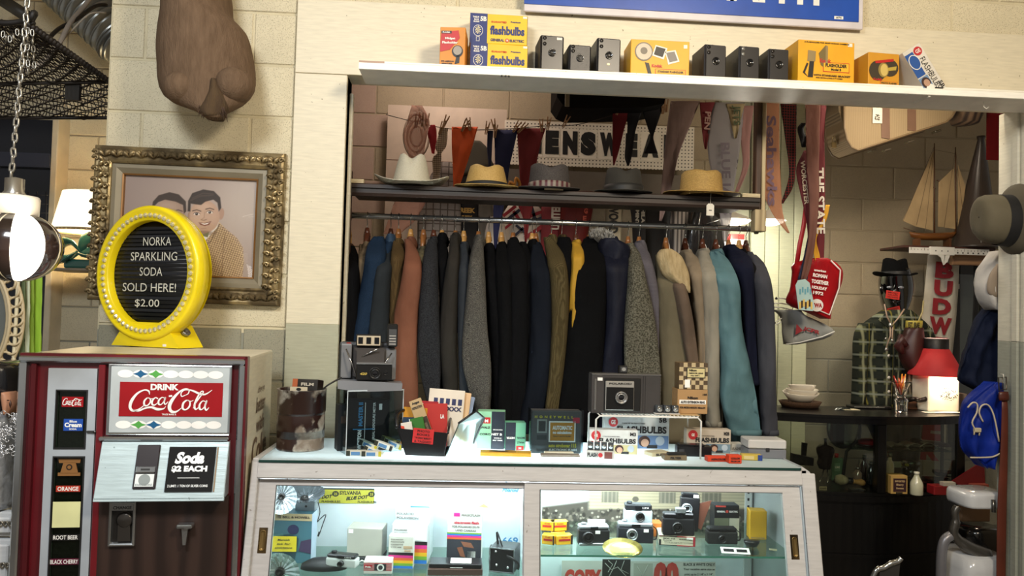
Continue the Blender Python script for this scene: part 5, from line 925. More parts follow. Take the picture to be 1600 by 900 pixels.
# box cameras
bkl=mat('#161414',.55,kind='leather',coat=.15); bkp=mat('#211e1d',.35)
def boxcam(xc,wpx,hpx,rz,label,Y=YL,kind=0):
    T=ledge('box_camera',label,'camera',xc,Y,'old black box cameras on the ledge',R(rz)); w,h=wpx*sL,hpx*sL; d=.13
    m=MB(); m.box(-w/2,w/2,.004,d,0,h,bev=.004); m.build('body',bkl,T)
    m=MB(); m.box(-w/2+.004,w/2-.004,-.002,.006,.004,h-.004,bev=.002); m.build('front_plate',bkp if kind != 1 else mat('#2b2828',.4,kind='leather'),T)
    LM=Matrix.Translation((w*.0,-.002,h*.5)) @ Matrix.Rotation(PI/2,4,'X'); m=MB(); m.lathe([(.013,0),(.0145,.003),(.0115,.004),(.010,.0),(.0,-.001)],24,0,LM); m.build('lens',mat('#0a0a0a',.1,coat=1),T)
    for k in range(2): m=MB(); m.lathe([(.006,0),(.007,.0015),(.0,.001)],14,0,Matrix.Translation((-w*.33,-.002,h*(.9-.16*k))) @ Matrix.Rotation(PI/2,4,'X')); m.build('viewfinder',mat('#3d3b3a' if kind < 2 else '#a8a8a4',.1,.6),T)
    m=MB(); m.cyl((-w/2-.01,d*.5,h*.12),(-w/2,d*.5,h*.12),.007,n=12); m.box(-w/2-.014,-w/2-.01,d*.5-.012,d*.5+.012,h*.12-.003,h*.12+.003,bev=.001); m.build('winding_key',mat('#7d7a76',.3,.9),T)
    m=MB(); m.tube([(0,.02,h),(0,.03,h+.007),(0,.1,h+.007),(0,.11,h)],.004,6,flat=.5); m.build('carry_strap',bkl,T)
    return T,w,h
T,w,h=boxcam(862,38,57,4,'tall black box camera with a white price sticker, leftmost on the ledge'); m=MB(); m.box(w*.18,w*.4,-.0045,-.002,h*.86,h*.93); m.build('price_sticker',mat('#dcd6ca'),T)
boxcam(906,36,44,4,'smallest black box camera, second from the left on the ledge',kind=1)
T,w,h=boxcam(951,39,57,4,'black box camera with a small brass oval under its lens'); m=MB(); m.disc(-w*.02,h*.25,.005,.003,-.0035); m.build('brass_oval',mat('#a58a4c',.3,.8),T)
T=ledge('flasholder_box','wide orange carton with a round flash reflector and two snapshots','box',1031)
carton(T,95*sL,57*sL,.13,mat('#d9a01c',.5),prints=[('D',-.28,.66,.155,.16,0),('D',-.28,.66,.135,.14,1,.0006),('D',-.28,.68,.06,.06,0,.001),('P',[(-.26,.36),(-.19,.34),(-.14,.03),(-.2,.02)],2),('P',[(-.08,.86),(.12,.78),(.06,.46),(-.14,.56)],3),('P',[(-.07,.82),(.09,.76),(.04,.52),(-.11,.59)],2,.0006),('P',[(.08,.68),(.26,.74),(.33,.42),(.14,.32)],3),('P',[(.1,.65),(.24,.7),(.3,.45),(.16,.38)],4,.0006),('T','Kodak',-.05,.27,.18,.09,5),('R',-.08,.44,.03,.19,5),('R',-.07,.43,.045,.175,6,.0006),('T','STANDARD FLASHOLDER',.18,.11,.44,.06,2,0,.001),('R',.4,.46,.8,.9,3)],
       mats=[mat('#7d7466'),mat('#c7bba6'),bk,wh,gr,rd,mat('#d9a01c',.5)])
boxcam(1118,37,55,5,'smooth black box camera, first of the three right of the orange carton')
boxcam(1171,35,55,4,'scuffed black box camera with bright metal lens ring, middle of the right three',kind=2)
boxcam(1217,35,53,3,'black box camera standing against the large orange flash holder carton')
T=ledge('flasholder_box','largest orange carton with flash gun picture, near the right of the ledge','box',1291,rz=R(3))
carton(T,96*sL,69*sL,.13,mat('#dc9f14',.5),prints=[('T','A FLASHOLDER FOR MOST KODAK CAMERAS',.0,.95,.8,.03,0),('P',[(-.33,.12),(-.24,.12),(-.22,.5),(-.3,.5)],0),('P',[(-.34,.5),(-.2,.5),(-.19,.74),(-.33,.76)],1),('P',[(-.1,.42),(-.14,.7),(-.02,.9),(.02,.88),(.02,.45),(-.02,.36)],2),('P',[(-.02,.88),(.02,.88),(.02,.45),(-.02,.4)],1,.0006),('P',[(-.42,.22),(-.35,.46),(-.32,.44),(-.38,.22),(-.32,.12)],0),('T','Kodak',-.02,.53,.2,.1,3),('R',-.06,.41,.27,.5,3),('R',-.05,.4,.285,.485,4,.0006),('T','FLASHOLDER',.17,.425,.38,.085,0,0,.001),('T','Model B',.17,.33,.18,.06,0,0,.001),('T','WITH STANDARD BRACKET',.1,.18,.66,.045,0),('T','AND EXTRA-LONG 3 FT CORD',.05,.12,.48,.03,0),('R',.38,.46,.9,.98,5)],mats=[bk,mat('#8c774c'),mat('#6e5c30'),rd,mat('#e3aa20',.5),wh])
T=ledge('photo_flasher_box','small orange carton with dark reflector drawing and red stripe','box',1381,rz=R(5))
carton(T,55*sL,54*sL,.12,mat('#c98e22',.5),prints=[('D',-.2,.45,.28,.3,0),('D',.18,.56,.28,.26,0),('D',-.02,.48,.17,.22,1,.0008),('D',.0,.48,.12,.18,2,.001),('P',[(-.3,.74),(.3,.84),(.3,.76),(-.28,.66)],3,.0012),('T','Kodak',-.2,.19,.28,.07,3),('R',-.12,.44,.03,.14,3),('R',-.11,.43,.04,.13,4,.0006),('T','PHOTO FLASHER',.16,.085,.5,.05,0,0,.001),('P',[(.1,.55),(.4,.62),(.38,.5),(.14,.46)],5,.001)],mats=[mat('#3a2f1c'),mat('#8f7838'),mat('#c9ae5e'),rd,mat('#c98e22',.5),mat('#b59a3c')])
q=at(1409,107,YL-.02); T=thing('flashbulb_box','white and blue flashbulb sleeve box leaning diagonally at the right end','box',(q.x+75*sL,YL-.02,LT+.001),ry=R(-33))
w,h=34*sL,84*sL; m=MB(); m.box(-w,0,0,.10,0,h,bev=.0015); m.build('carton',mat('#cfc8ba',.5),T)
m=MB(); m.box(-w,-w*.55,-.0008,0,h*.42,h*.92,0); m.disc(-w*.72,h*.72,.022,.03,-.0014,1); m.disc(-w*.72,h*.72,.019,.027,-.0018,0); m.disc(-w*.3,h*.88,.017,.017,-.0012,2); m.text('GE',-w*.3,h*.88,.02,.014,1,-.0018)
m.text('FLASHBULBS',-w*.3,h*.4,h*.66,w*.3,3,-.0012,rot=-PI/2,off=0); m.text('5B',-w*.12,h*.1,w*.34,w*.2,3,-.0012,rot=-PI/2); m.box(-w,-w*.5,-.0008,0,h*.1,h*.4,4); m.disc(-w*.75,h*.27,.018,.022,-.0012,5); m.disc(-w*.73,h*.265,.012,.014,-.0016,6); m.disc(-w*.7,h*.14,.016,.016,-.0014,1)
m.build('printing',[mat('#1d4c8f'),wh,mat('#b0262a'),bk,mat('#6e8aa8'),mat('#3a231a'),mat('#b08a70')],T)
# holes punched in the ledge edge
m=MB(); q=at(790,119,2.738)
for dx in (-.014,0,.012): m.lathe([(0,0),(.004,0),(.004,.001)],10,0,Matrix.Translation((q.x+dx,2.7385,q.z)) @ Matrix.Rotation(PI/2,4,'X'))
T=bpy.data.objects['wall_ledge']; m.build('screw_hole',mat('#33302b'),T,loc=-Vector(T.location),kind='stuff')
# ---------------------------------------------------------------- right side of the alcove
# wall shelf with ship, megaphone, long white calliper
YW=4.15; q=at(1480,385,YW); T=thing('wall_shelf','rough wooden wall shelf carrying the model ship and megaphone','shelf',(q.x,YW,q.z)); a,_=loc(T,1412,385); b,_=loc(T,1556,389); ZW=q.z
m=MB(); m.box(a,b,0,.25,-.014,0,bev=.002); m.build('board',mat('#4a2a20',.6,kind='woodx',h2='#33190f'),T); m=MB(); m.box(a+.3,b,.02,.05,-.1,-.014); m.build('backing_board',mat('#8d6a48',.6,kind='woodx',h2='#6d4e33'),T)
T=pxbox('ruler','long white sliding ruler with a cross jaw fixed under the shelf','ruler',1484,400,YW-.02); m=MB(); x0,z0=loc(T,1421,392); x1,z1=loc(T,1546,390); m.box(x0,x1,0,.006,z0-.012,z0+.022,bev=.001); m.build('bar',mat('#cfcdc6',.4),T)
u,_=loc(T,1453,392); v,_=loc(T,1491,392); m=MB(); m.box(u,v,-.006,.012,z0-.018,z0+.028,bev=.002); j0,jz=loc(T,1472,414); m.prism([(j0+.01,jz),(j0+.02,z0-.015),(j0+.045,z0-.015),(j0+.03,jz+.02)],-.004,.004); m.prism([(j0-.035,z0-.015),(j0+.01,z0-.015),(j0+.008,jz),(j0-.005,jz+.04)],-.004,.004); m.build('slider',mat('#d6d4cc',.4),T)
m=MB()
for k in range(24):
    x=x0+.01+(x1-x0-.02)*k/23
    if not u < x < v: m.box(x-.001,x+.001,-.001,0,z0+.006,z0+(.020 if k % 4 == 0 else .014))
for k in range(6): x=v+.02+k*.03; m.box(x-.004,x+.004,-.0012,0,z0-.006,z0+.002)
m.build('scale_marks',mat('#3a3835'),T,kind='stuff')
for i in range(3): m=MB(); x=u+.03+i*.035; m.disc(x,z0+.005,.004,y=-.0065); m.build('rivet',mat('#55524d'),T)
# ship
YS2=YW+.08; T=pxbox('model_ship','wooden model schooner with cream sails standing on the wall shelf','model ship',1455,382,YS2,z=ZW+.001); pt=lambda x,y,yo=0: (lambda r: Vector((r[0],yo,r[1])))(loc(T,x,y,yo))
wd=mat('#8e5a28',.45,kind='woodx',h2='#6b3f18'); rs=[]
for k,(px,zt_,zb_,hw) in enumerate(((1421,362,364,.002),(1425,363,371,.02),(1440,364,375,.035),(1465,364,376,.04),(1485,363,374,.03),(1494,361,366,.004))):
    c=pt(px,(zt_+zb_)/2); h2=abs((pt(px,zt_)-pt(px,zb_)).z)/2; rs.append([Vector((c.x,hw*math.cos(t)*(1 if math.sin(t) > 0 else .7),c.z+h2*math.sin(t))) for t in np.linspace(0,2*PI,12,endpoint=False)])
m=MB(); m.rings(rs); m.build('hull',wd,T)
for px in (1432,1480): m=MB(); c=pt(px,376); m.box(c.x-.006,c.x+.006,-.03,.03,.0,c.z+.01); m.build('cradle',mat('#5a3418',.5),T)
for nm,P,r in (('mast',((1460,364),(1460,224)),.005),('mast',((1493,364),(1493,230)),.005),('boom',((1439,280),(1462,295)),.004),('boom',((1464,282),(1489,290)),.004),('bowsprit',((1412,356),(1430,362)),.003)):
    m=MB(); m.tube([pt(*p) for p in P],[r,r*.6],6); m.build(nm,mat('#5a3a22',.5),T)
sl=mat('#b8a07a',.8,kind='fabric')
for P in (((1458,236),(1410,345),(1430,354),(1457,360)),((1466,285),(1490,262),(1492,358),(1465,354)),((1496,257),(1508,292),(1503,330),(1496,354))):
    m=MB(); m.prism([(pt(*p).x,pt(*p).z) for p in P],-.004,-.002); m.build('sail',sl,T)
m=MB()
for a_,b_ in (((1460,228),(1411,346)),((1460,228),(1432,352)),((1493,232),(1507,352)),((1493,232),(1475,356)),((1460,228),(1446,358)),((1460,234),(1493,240))): m.tube([pt(*a_,-.006),pt(*b_,-.006)],.0009,3)
m.build('rigging',mat('#4a3526'),T,kind='stuff')
# megaphone
YM2=4.22; s=YM2/F; T=pxbox('megaphone','tall dark brown cone megaphone standing beside the model ship','megaphone',1523,384,YM2,z=ZW+.001); hM=loc(T,1537,213)[1]
m=MB(); m.lathe([(36*s,0),(37*s,.006),(35*s,.012),(5*s,hM-.02),(6*s,hM-.014),(6.5*s,hM),(5*s,hM)],36,0,Matrix.Translation((0,0,0)) @ Matrix.Shear('XY',4,(.052,0))); m.build('cone',mat('#3b322d',.35,kind='leather',bump=.1),T)
c=Vector((-.03,-.105,.09)); m=MB(); m.tube(catmull([c+Vector((0,.01,-.08)),c+Vector((-.012,-.01,-.06)),c+Vector((-.012,-.012,.05)),c+Vector((0,-.0,.08)),c+Vector((.014,.0,.06)),c+Vector((.014,.01,.0))],4),.004,6); m.build('handle',mat('#a8a49c',.25,.9),T)
# hat on the post
T=pxbox('felt_hat','olive felt hat with wide black band hooked sideways on the right post','hat',1568,342,2.98); s=2.98/F; HM=Matrix.Rotation(R(-90),4,'Y') @ Matrix.Rotation(R(0),4,'Z'); n=36
def hr(xo,ry,rz,zc): return [Vector((xo*s,ry*s*math.sin(2*PI*k/n),(zc+rz*math.cos(2*PI*k/n))*s)) for k in range(n)]
m=MB(); m.rings([hr(6,34,42,-3),hr(-2,34,41,-2),hr(-18,33,40,-1),hr(-32,31,38,0),hr(-40,26,33,2),hr(-44,17,24,3),hr(-43,8,12,2),hr(-42,1,1,1)],0,False); m.build('crown',mat('#5b5442',.85,kind='plain',bump=.3),T)
m=MB(); m.rings([hr(8,35,43,-3),hr(-2,35,42.2,-2.5),hr(-11,34.5,41.6,-2)],0,False); m.build('band',mat('#121214',.7),T)
m=MB(); m.rings([hr(7,34,42,-3),hr(12,44,50,-2),hr(20,52,58,0),hr(22,52,58,0),hr(14,42,48,-2),hr(9,33,41,-3)],0,False); m.build('brim',mat('#4c4638',.85),T)
# banner
YBn=4.3; q=at(1475,396,YBn); T=thing('beer_banner','long white cloth banner with big red vertical capitals behind the red lamp','banner',q,ry=R(4.2))
s=YBn/F; m=MB(); n=18; rs=[]
hB=1.16; wB=54*s
for k in range(n+1):
    t=k/n; z=.012-hB*t; rs.append([Vector((x*wB/2*(1+.03*math.sin(6*t)),y+.004*math.sin(9*t+x*2),z)) for x,y in ((-1,-.003),(-.5,-.01),(0,-.004),(.5,-.01),(1,-.003),(1,.003),(0,.006),(-1,.003))])
m.rings(rs); m.build('cloth',mat('#cdc5b4',.7,kind='fabric'),T)
m=MB()
for ch,y0,y1,w_ in (('B',411,437,31),('U',440,466,31),('D',470,496,31),('W',500,528,37),('E',532,558,29),('I',561,586,9),('S',589,614,30),('E',656,698,32),('R',704,730,32)):
    z0,z1=-(y1-396)*s,-(y0-396)*s; m.text(ch,.0,(z0+z1)/2,w_*s,z1-z0,0,-.02,off=.06)
m.build('lettering',mat('#8e1b24',.7),T)
# dark glazed door panel with a hanging strap
T=pxbox('glazed_panel','dark framed glass panel leaning behind the banner','panel',1512,620,4.4); a,z_=loc(T,1488,412); b,_=loc(T,1545,412)
m=MB(); m.box(a,a+.05,0,.03,-.3,z_); m.box(b-.05,b,0,.03,-.3,z_); m.box(a,b,0,.03,z_-.06,z_); m.build('frame',mat('#1d1813',.5),T); m=MB(); m.box(a+.05,b-.05,.01,.015,-.3,z_-.06); m.build('pane',mat('#3e423c',.1,spec=.8),T)
m=MB(); m.box(a+.02,a+.045,-.001,0,z_-.15,z_-.12); m.build('label',mat('#cfcabd'),T)
pennant('black_strap','thin black strap hanging on a wire hook beside the banner',[(412,1521,1528),(460,1521,1529),(520,1518,1528),(560,1517,1526)],4.25,mat('#0d0c0b',.8),cat='strap')
# white cap, navy shirt, drawstring bag, belt on the right jamb
q=at(1556,390,3.15); T=thing('white_hat','white cloth cap with tan lining hanging by the post above the navy shirt','cap',q)
m=MB(); m.rings(silh([(392,1554,1562),(405,1544,1562),(425,1530,1562),(450,1524,1562),(470,1530,1562),(484,1545,1562)],3.12,.05,20,22,.9,q,fold=.018)); m.build('crown',mat('#b9b7b4',.7,kind='fabric'),T)
m=MB(); m.rings(silh([(412,1558,1564),(430,1546,1564),(455,1542,1564),(464,1550,1564)],3.1,.012,10,14,1,q)); m.build('lining',mat('#7f7263',.8),T)
q=at(1555,470,3.2); T=thing('navy_shirt','dark navy cloth shirt hanging against the right jamb','clothing',q)
m=MB(); m.rings(silh([(462,1552,1562),(478,1546,1562),(500,1530,1562),(530,1517,1562),(560,1507,1562),(592,1499,1562),(598,1502,1562),(612,1530,1562),(628,1548,1562)],3.16,.05,30,28,.8,q,fold=.034,kf=5)); m.build('cloth',mat('#121a30',.8,kind='fabric'),T)
q=at(1540,600,3.08); T=thing('drawstring_bag','royal blue drawstring bag with cream cord hanging on the right jamb','bag',q)
m=MB(); m.rings(silh([(597,1545,1560),(612,1524,1562),(628,1509,1563),(655,1503,1564),(685,1501,1562),(705,1506,1556),(718,1520,1550),(729,1532,1544)],3.03,.05,30,28,.8,q,fold=.02,kf=5)); m.build('sack',mat('#132a86',.45,kind='fabric'),T)
for P in (((1512,637),(1520,629),(1527,632),(1526,645),(1519,660),(1524,671)),((1536,659),(1530,645),(1534,634),(1544,633),(1553,650),(1561,690)),((1516,715),(1530,715),(1550,714),(1562,709))): m=MB(); m.tube(catmull([at(x,y,3.012)-q for x,y in P],4),.0033,6); m.build('cord',mat('#b9ad98',.6),T)
v=at(1527,672,3.01)-q; m=MB(); m.box(v.x-.014,v.x+.014,v.y-.008,v.y+.008,v.z-.009,v.z+.009,bev=.003); m.tube([v+Vector((-.012,0,-.005)),v+Vector((-.014,0,-.02))],.003,5); m.tube([v+Vector((.01,0,-.005)),v+Vector((.008,0,-.022))],.003,5); m.build('toggle',mat('#b5a98c',.5),T)
q=at(1569,590,3.0); T=thing('leather_belt','long brown leather belt with square buckle hanging from a hook on the right post','belt',q)
m=MB(); m.rings(silh([(620,1565,1574),(640,1565,1575),(700,1563,1575),(800,1558,1573),(1000,1556,1570)],2.998,.003,20,8,.6,q)); m.build('strap',mat('#5a2616',.4,kind='leather',bump=.15),T)
m=MB(); P=[at(x,y,2.995)-q for x,y in ((1560,590),(1572,589),(1573,608),(1561,610))]; m.tube(P,.003,6,closed=True); m.tube([P[0].lerp(P[1],.5),P[2].lerp(P[3],.5)],.002,6); m.build('buckle',mat('#6b6258',.3,.8),T)
m=MB(); m.rings(silh([(612,1561,1575),(620,1560,1577),(626,1561,1576)],2.99,.006,4,8,.5,q)); m.build('keeper',mat('#4a1e12',.4),T); m=MB(); m.tube([P[0].lerp(P[1],.5)+Vector((0,.01,.012)),P[0].lerp(P[1],.5)+Vector((0,-.006,.012)),P[0].lerp(P[1],.5)+Vector((0,-.008,-.0))],.002,5); m.build('hook',mat('#cfcac0',.3),T)
# ---- mannequin
YMn=4.05; q=on(1390,632,.02); q=at(1390,640,YMn); T=thing('mannequin','glossy black headed mannequin in a green plaid shirt wearing a black fedora','mannequin',(q.x,YMn,0)); O=Vector((q.x,YMn,0)); gb_=mat('#050506',.12,coat=.8)
m=MB(); m.rings(silh([(420,1384,1416),(432,1378,1420),(446,1377,1422),(462,1379,1420),(476,1383,1415),(488,1389,1408),(493,1394,1404)],YMn-.09,lambda t: .09+.02*math.sin(PI*t),18,24,1,O)); hd=m.build('head',gb_,T)
def hp(px,py,Y): return at(px,py,Y)-O
m=MB(); m.tube([hp(1399,446,YMn-.105),hp(1398,460,YMn-.125),hp(1398,463,YMn-.11)],[.006,.012,.008],8); m.build('nose',gb_,hd)
for x in (1390,1408): m=MB(); m.lathe([(0,-.004),(.012,0),(0,.004)],12,0,Matrix.Translation(hp(x,449,YMn-.098)) @ Matrix.Rotation(PI/2,4,'X') @ Matrix.Diagonal((1.3,.6,1,1))); m.build('eye',mat('#8a8f98',.08,coat=1),hd)
m=MB(); m.tube([hp(1391,471,YMn-.1),hp(1398,472,YMn-.108),hp(1406,471,YMn-.1)],[.002,.006,.002],8); m.build('mouth',gb_,hd)
for x,e in ((1377,-1),(1422,1)): m=MB(); m.lathe([(0,-.01),(.02,-.004),(.022,.004),(0,.008)],12,0,Matrix.Translation(hp(x,452,YMn)) @ Matrix.Rotation(PI/2,4,'Y') @ Matrix.Diagonal((1.4,.8,1,1))); m.build('ear',gb_,hd)
m=MB(); m.rings(silh([(478,1386,1412),(495,1388,1410),(510,1382,1418)],YMn-.05,.06,6,18,1,O)); m.build('neck',gb_,T)
for x,y,w_,h_,tt in ((1395,461,.075,.042,('MUST','ASK FOR','HELP PLEASE')),(1397,486,.07,.042,('PLEASE DO','NOT TOUCH'))):
    c=hp(x,y,YMn-.135 if y < 470 else YMn-.08); m=MB(); K=Matrix.Translation(c) @ Matrix.Rotation(R(6 if y < 470 else -14),4,'Y'); m.box(-w_/2,w_/2,0,.001,-h_/2,h_/2,M=K)
    for i,t in enumerate(tt): m.text(t,0,h_*(.28-.28*i),w_*.75,h_*.14,1,-.0012,M=K)
    m.build('red_sticker',[mat('#b92a22',.5),mat('#3a1210')],T)
pl=mat('#4f5238',.85,kind='plaid')
m=MB(); m.rings(silh([(484,1384,1417),(496,1366,1432),(510,1348,1447),(530,1338,1456),(560,1340,1452),(600,1340,1450),(634,1338,1452)],YMn-.14,lambda t: .06+.08*math.sin(PI*min(1,t*.9+.05))**.6,26,32,.85,O,fold=.008,kf=5)); SH=m.build('shirt',pl,T)
for rows in ([(505,1344,1362),(525,1336,1358),(560,1334,1354),(600,1333,1352),(632,1332,1350)],[(512,1436,1452),(540,1440,1460),(600,1440,1462),(632,1442,1462)]): m=MB(); m.rings(silh(rows,YMn-.12,.055,18,16,1,O,fold=.008)); m.build('shirt_sleeve',pl,SH)
for P in (((1383,490),(1372,500),(1390,515),(1396,498)),((1417,488),(1428,502),(1410,516),(1402,498))): m=MB(); m.prism([(hp(x,y,YMn-.16).x,hp(x,y,YMn-.16).z) for x,y in P],-.166,-.158); m.build('shirt_collar',pl,SH)
m=MB(); m.tube([hp(1397,515,YMn-.17),hp(1397,560,YMn-.175),hp(1394,632,YMn-.17)],.003,5); m.build('placket',mat('#1c1f18'),SH)
for y in (556,590,612): m=MB(); m.lathe([(0,-.003),(.007,-.003),(.008,0)],12,0,Matrix.Translation(hp(1389,y,YMn-.172)) @ Matrix.Rotation(PI/2,4,'X')); m.build('shirt_button',mat('#d9d5c8',.3),SH)
m=MB(); m.rings(silh([(632,1352,1440),(660,1356,1436),(700,1372,1432),(760,1380,1425),(860,1384,1420)],YMn-.1,.09,14,24,.9,O,fold=.02,kf=5)); m.build('trousers',mat('#55575c',.8,kind='fabric'),T)
m=MB(); m.cyl((0,0,0),(0,0,.5),.02); m.cyl((0,0,0),(0,0,.02),.17,n=28); m.build('stand',gb_,T)
# bolo tie
q=at(1394,508,YMn-.2); T=thing('bolo_tie','silver bolo tie with leather cords around the mannequin collar','tie',q); f_=lambda x,y: at(x,y,YMn-.2)-q
for P in (((1382,475),(1386,495),(1393,508)),((1413,483),(1403,498),(1394,508)),((1391,508),(1391,525),(1384,545)),((1395,508),(1394,525),(1394,535))): m=MB(); m.tube([f_(*p) for p in P],.0035,6); m.build('cord',mat('#a58b78',.5),T)
for x,y,r in ((1392,508,.012),(1385,546,.009),(1394,532,.008),(1384,529,.006)): m=MB(); m.lathe([(0,-.005),(r,-.002),(r,.004)],12,0,Matrix.Translation(f_(x,y)) @ Matrix.Rotation(PI/2,4,'X')); m.build('tip',mat('#c9c6bd',.2,.8),T)
# fedora on mannequin
q=at(1400,431,YMn-.02); zt_s=zt; T=hat('black_fedora','black felt fedora on the mannequin head',1400,68,41,27,[mat('#060607',.9,spec=.1),mat('#040405',.6)],Y=YMn-.02,z=at(1400,431,YMn-.02).z-.004,curl=.018,dent=.014,taper=.8,band=.02)
# boxing glove
q=at(1428,500,3.82); T=thing('boxing_glove','old maroon leather boxing glove with yellow cuff hanging by the mannequin','boxing glove',q); gl=mat('#3e1715',.45,kind='leather',bump=.1)
m=MB(); m.rings(silh([(512,1417,1440),(522,1413,1441),(535,1407,1442),(552,1405,1440),(565,1409,1440),(576,1416,1436),(582,1424,1432)],3.77,.055,16,20,1,q,fold=.003)); m.build('hand',gl,T)
m=MB(); m.tube([at(1415,540,3.77)-q,at(1407,528,3.76)-q,at(1404,540,3.76)-q,at(1409,552,3.77)-q],[.015,.022,.024,.014],12); m.build('thumb',gl,T)
m=MB(); m.rings(silh([(501,1418,1439),(514,1417,1438)],3.785,.04,4,18,.8,q)); c=at(1428,508,3.775)-q; m.text('EST. IRAE',c.x,c.z,.06,.03,1,c.y,off=.05); m.build('cuff',[mat('#a8983a',.5),mat('#1e1c10')],T); m=MB(); m.tube([at(1435,502,3.8)-q,at(1441,488,3.82)-q,at(1443,470,3.85)-q],.004,5); m.build('lace',mat('#a89a6a',.6),T)
# ---- curved display cabinet
YK=3.5; ZK=at(1370,650,YK).z; KX0,KX1=at(1200,645,YK+.08).x,at(1512,645,YK+.05).x; T=thing('curved_cabinet','black bow fronted glass display cabinet at the back right','cabinet',((KX0+KX1)/2,YK,0)); KC=T; hwK=(KX1-KX0)/2; blk2=mat('#080706',.3,kind='wood',h2='#050404',spec=.35)
def arcx(x,in_=0): return .10*(x/hwK)**2+in_
def bow(z0,z1,in0,in1,ext=0,dep=.36,mt=blk2,nm='top',parent=None,x0=-1,x1=1,back=None,label=None):
    m=MB(); n=20; rs=[]
    for k in range(n+1):
        x=(x0+(x1-x0)*k/n)*(hwK+ext); yf=arcx(x,in0); yb=back if back is not None else dep
        if in1 is not None and back is None: yb=dep
        rs.append([Vector((x,yf,z0)),Vector((x,yf,z1)),Vector((x,yb if back is None else yf+back,z1)),Vector((x,yb if back is None else yf+back,z0))])
    m.rings(rs,0,True,True,False); return m.build(nm,mt,parent or T,label=label)
bow(ZK-.012,ZK,-.02,0,.02,.37,nm='top'); bow(ZK-.04,ZK-.012,-.01,0,.01,.37,nm='top_moulding'); ZG0=at(1370,771,YK).z
bow(ZG0-.015,ZG0,.0,0,0,.35,nm='base_shelf'); bow(ZG0-.04,ZG0-.015,-.012,0,.01,.35,nm='waist_moulding'); bow(.08,ZG0-.04,.012,0,0,.34,nm='lower_body')
bow(ZG0-.30,ZG0-.285,.002,0,.005,.34,nm='panel_moulding')
for xr_ in (-1,(at(1378,700,YK).x-T.location.x)/hwK,1): m=MB(); x=xr_*hwK; m.box(x-.022,x+.022,arcx(x)-.004,arcx(x)+.04,ZG0,ZK-.04,bev=.003); m.build('post',blk2,T)
xm=(at(1378,700,YK).x-T.location.x)/hwK
for a,b in ((-.95,xm-.06),(xm+.06,.96)): bow(ZG0,ZK-.04,.01,0,0,mt=mat('#dfe3dc',.03,kind='glass'),nm='curved_pane',x0=a,x1=b,back=.004)
ZKS=at(1430,697,YK+.25).z
m=MB(); m.box(xm*hwK+.0,hwK-.03,.12,.34,ZKS-.006,ZKS); m.box(-.05,xm*hwK,.15,.34,ZKS-.006,ZKS); m.build('glass_shelf',mat('#b9cfc4',.05,kind='glass'),T)
m=MB(); a,_=loc(T,1472,700,.34); m.box(a-.006,a+.006,.335,.345,ZG0,ZK-.05); m.build('shelf_upright',mat('#4d4c46',.5),T)
def kt(name,label,cat,px,py,z=None,Y=None,rz=0,group=None):
    z=ZK+.001 if z is None else z; q=on(px,py,z)
    if Y: q=at(px,py,Y)
    return thing(name,label,cat,(q.x,q.y,z),rz,group)
# goods on the cabinet top
T=kt('plate_basket','stack of white dishes in a woven brown basket on the cabinet','basket',1250,636); s=T.location.y/F
m=MB(); m.lathe([(28*s,0),(34*s,.03),(32*s,.03),(27*s,.006),(0,.006)],30,sy=.8); m.build('basket',mat('#5a3c20',.8,kind='straw',h2='#2f1d0e'),T)
for i,(r,z,o_) in enumerate(((29,.03,0),(26,.045,.008),(22,.065,.01))): m=MB(); m.lathe([(0,0),(r*s*.6,0),(r*s,.045),(r*s*.97,.047),(r*s*.57,.006),(0,.006)],32,0,Matrix.Translation((o_,0,z)) @ Matrix.Rotation(R(8-5*i),4,'X'),sy=.8); m.build('dish',mat('#cfc8ba',.25,coat=.4),T)
T=kt('paper_slip','small cream paper slip lying on the cabinet left of the mannequin','paper',1332,641); m=MB(); m.box(-.04,.04,0,.05,0,.002); m.build('sheet',mat('#cfc6a4',.6),T)
T=kt('flat_case','flat black case with silver edge lying in front of the mannequin','case',1364,639); m=MB(); m.box(-.1,.1,0,.08,0,.012,bev=.002); m.build('lid',mat('#121212',.3),T); m=MB(); m.box(-.098,.06,-.003,.0,.006,.012); m.build('edge',mat('#a5a5a0',.25,.8),T)
T=kt('glass_vase','flared cut crystal vase holding orange blown glass feathers','vase',1408,645); s=T.location.y/F; cr=mat('#ffffff',.03,kind='crystal')
m=MB(); n=24; pr=[(.026,0),(.028,.004),(.026,.01),(.027,.04),(.03,.06),(.026,.068),(.018,.075),(.022,.09),(.03,.12),(.042,.145),(.044,.15),(.04,.148),(.026,.118),(.016,.09),(.01,.08),(0,.078)]
m.rings([[Vector((r*(1+.06*(k % 2))*math.cos(2*PI*k/n),r*(1+.06*(k % 2))*math.sin(2*PI*k/n),z)) for k in range(n)] for r,z in pr],0,True,True,False); m.build('vessel',cr,T)
for k in range(6): a=rnd.uniform(-.8,.5); m=MB(); m.tube([(0,0,.085),(a*.02,.0,.12),(a*.05-.008,-.005*k,.17+.01*(k % 3))],[.003,.009,.003],6,flat=.4); m.build('glass_feather',mat(('#c4511a','#a82a14','#d98a2a')[k % 3],.2,coat=.6),T)
T=kt('wooden_tray','small brown wooden box with dark curios beside the crystal vase','box',1439,640); m=MB(); m.box(-.06,.06,0,.07,0,.04,bev=.002); m.build('body',mat('#5d3a22',.5,kind='woodx',h2='#3d2414'),T); m=MB(); m.lathe([(0,-.004),(.014,-.003),(.017,0)],16,0,Matrix.Translation((-.01,-.002,.022)) @ Matrix.Rotation(PI/2,4,'X')); m.build('dial',mat('#6b6862',.2,.6),T)
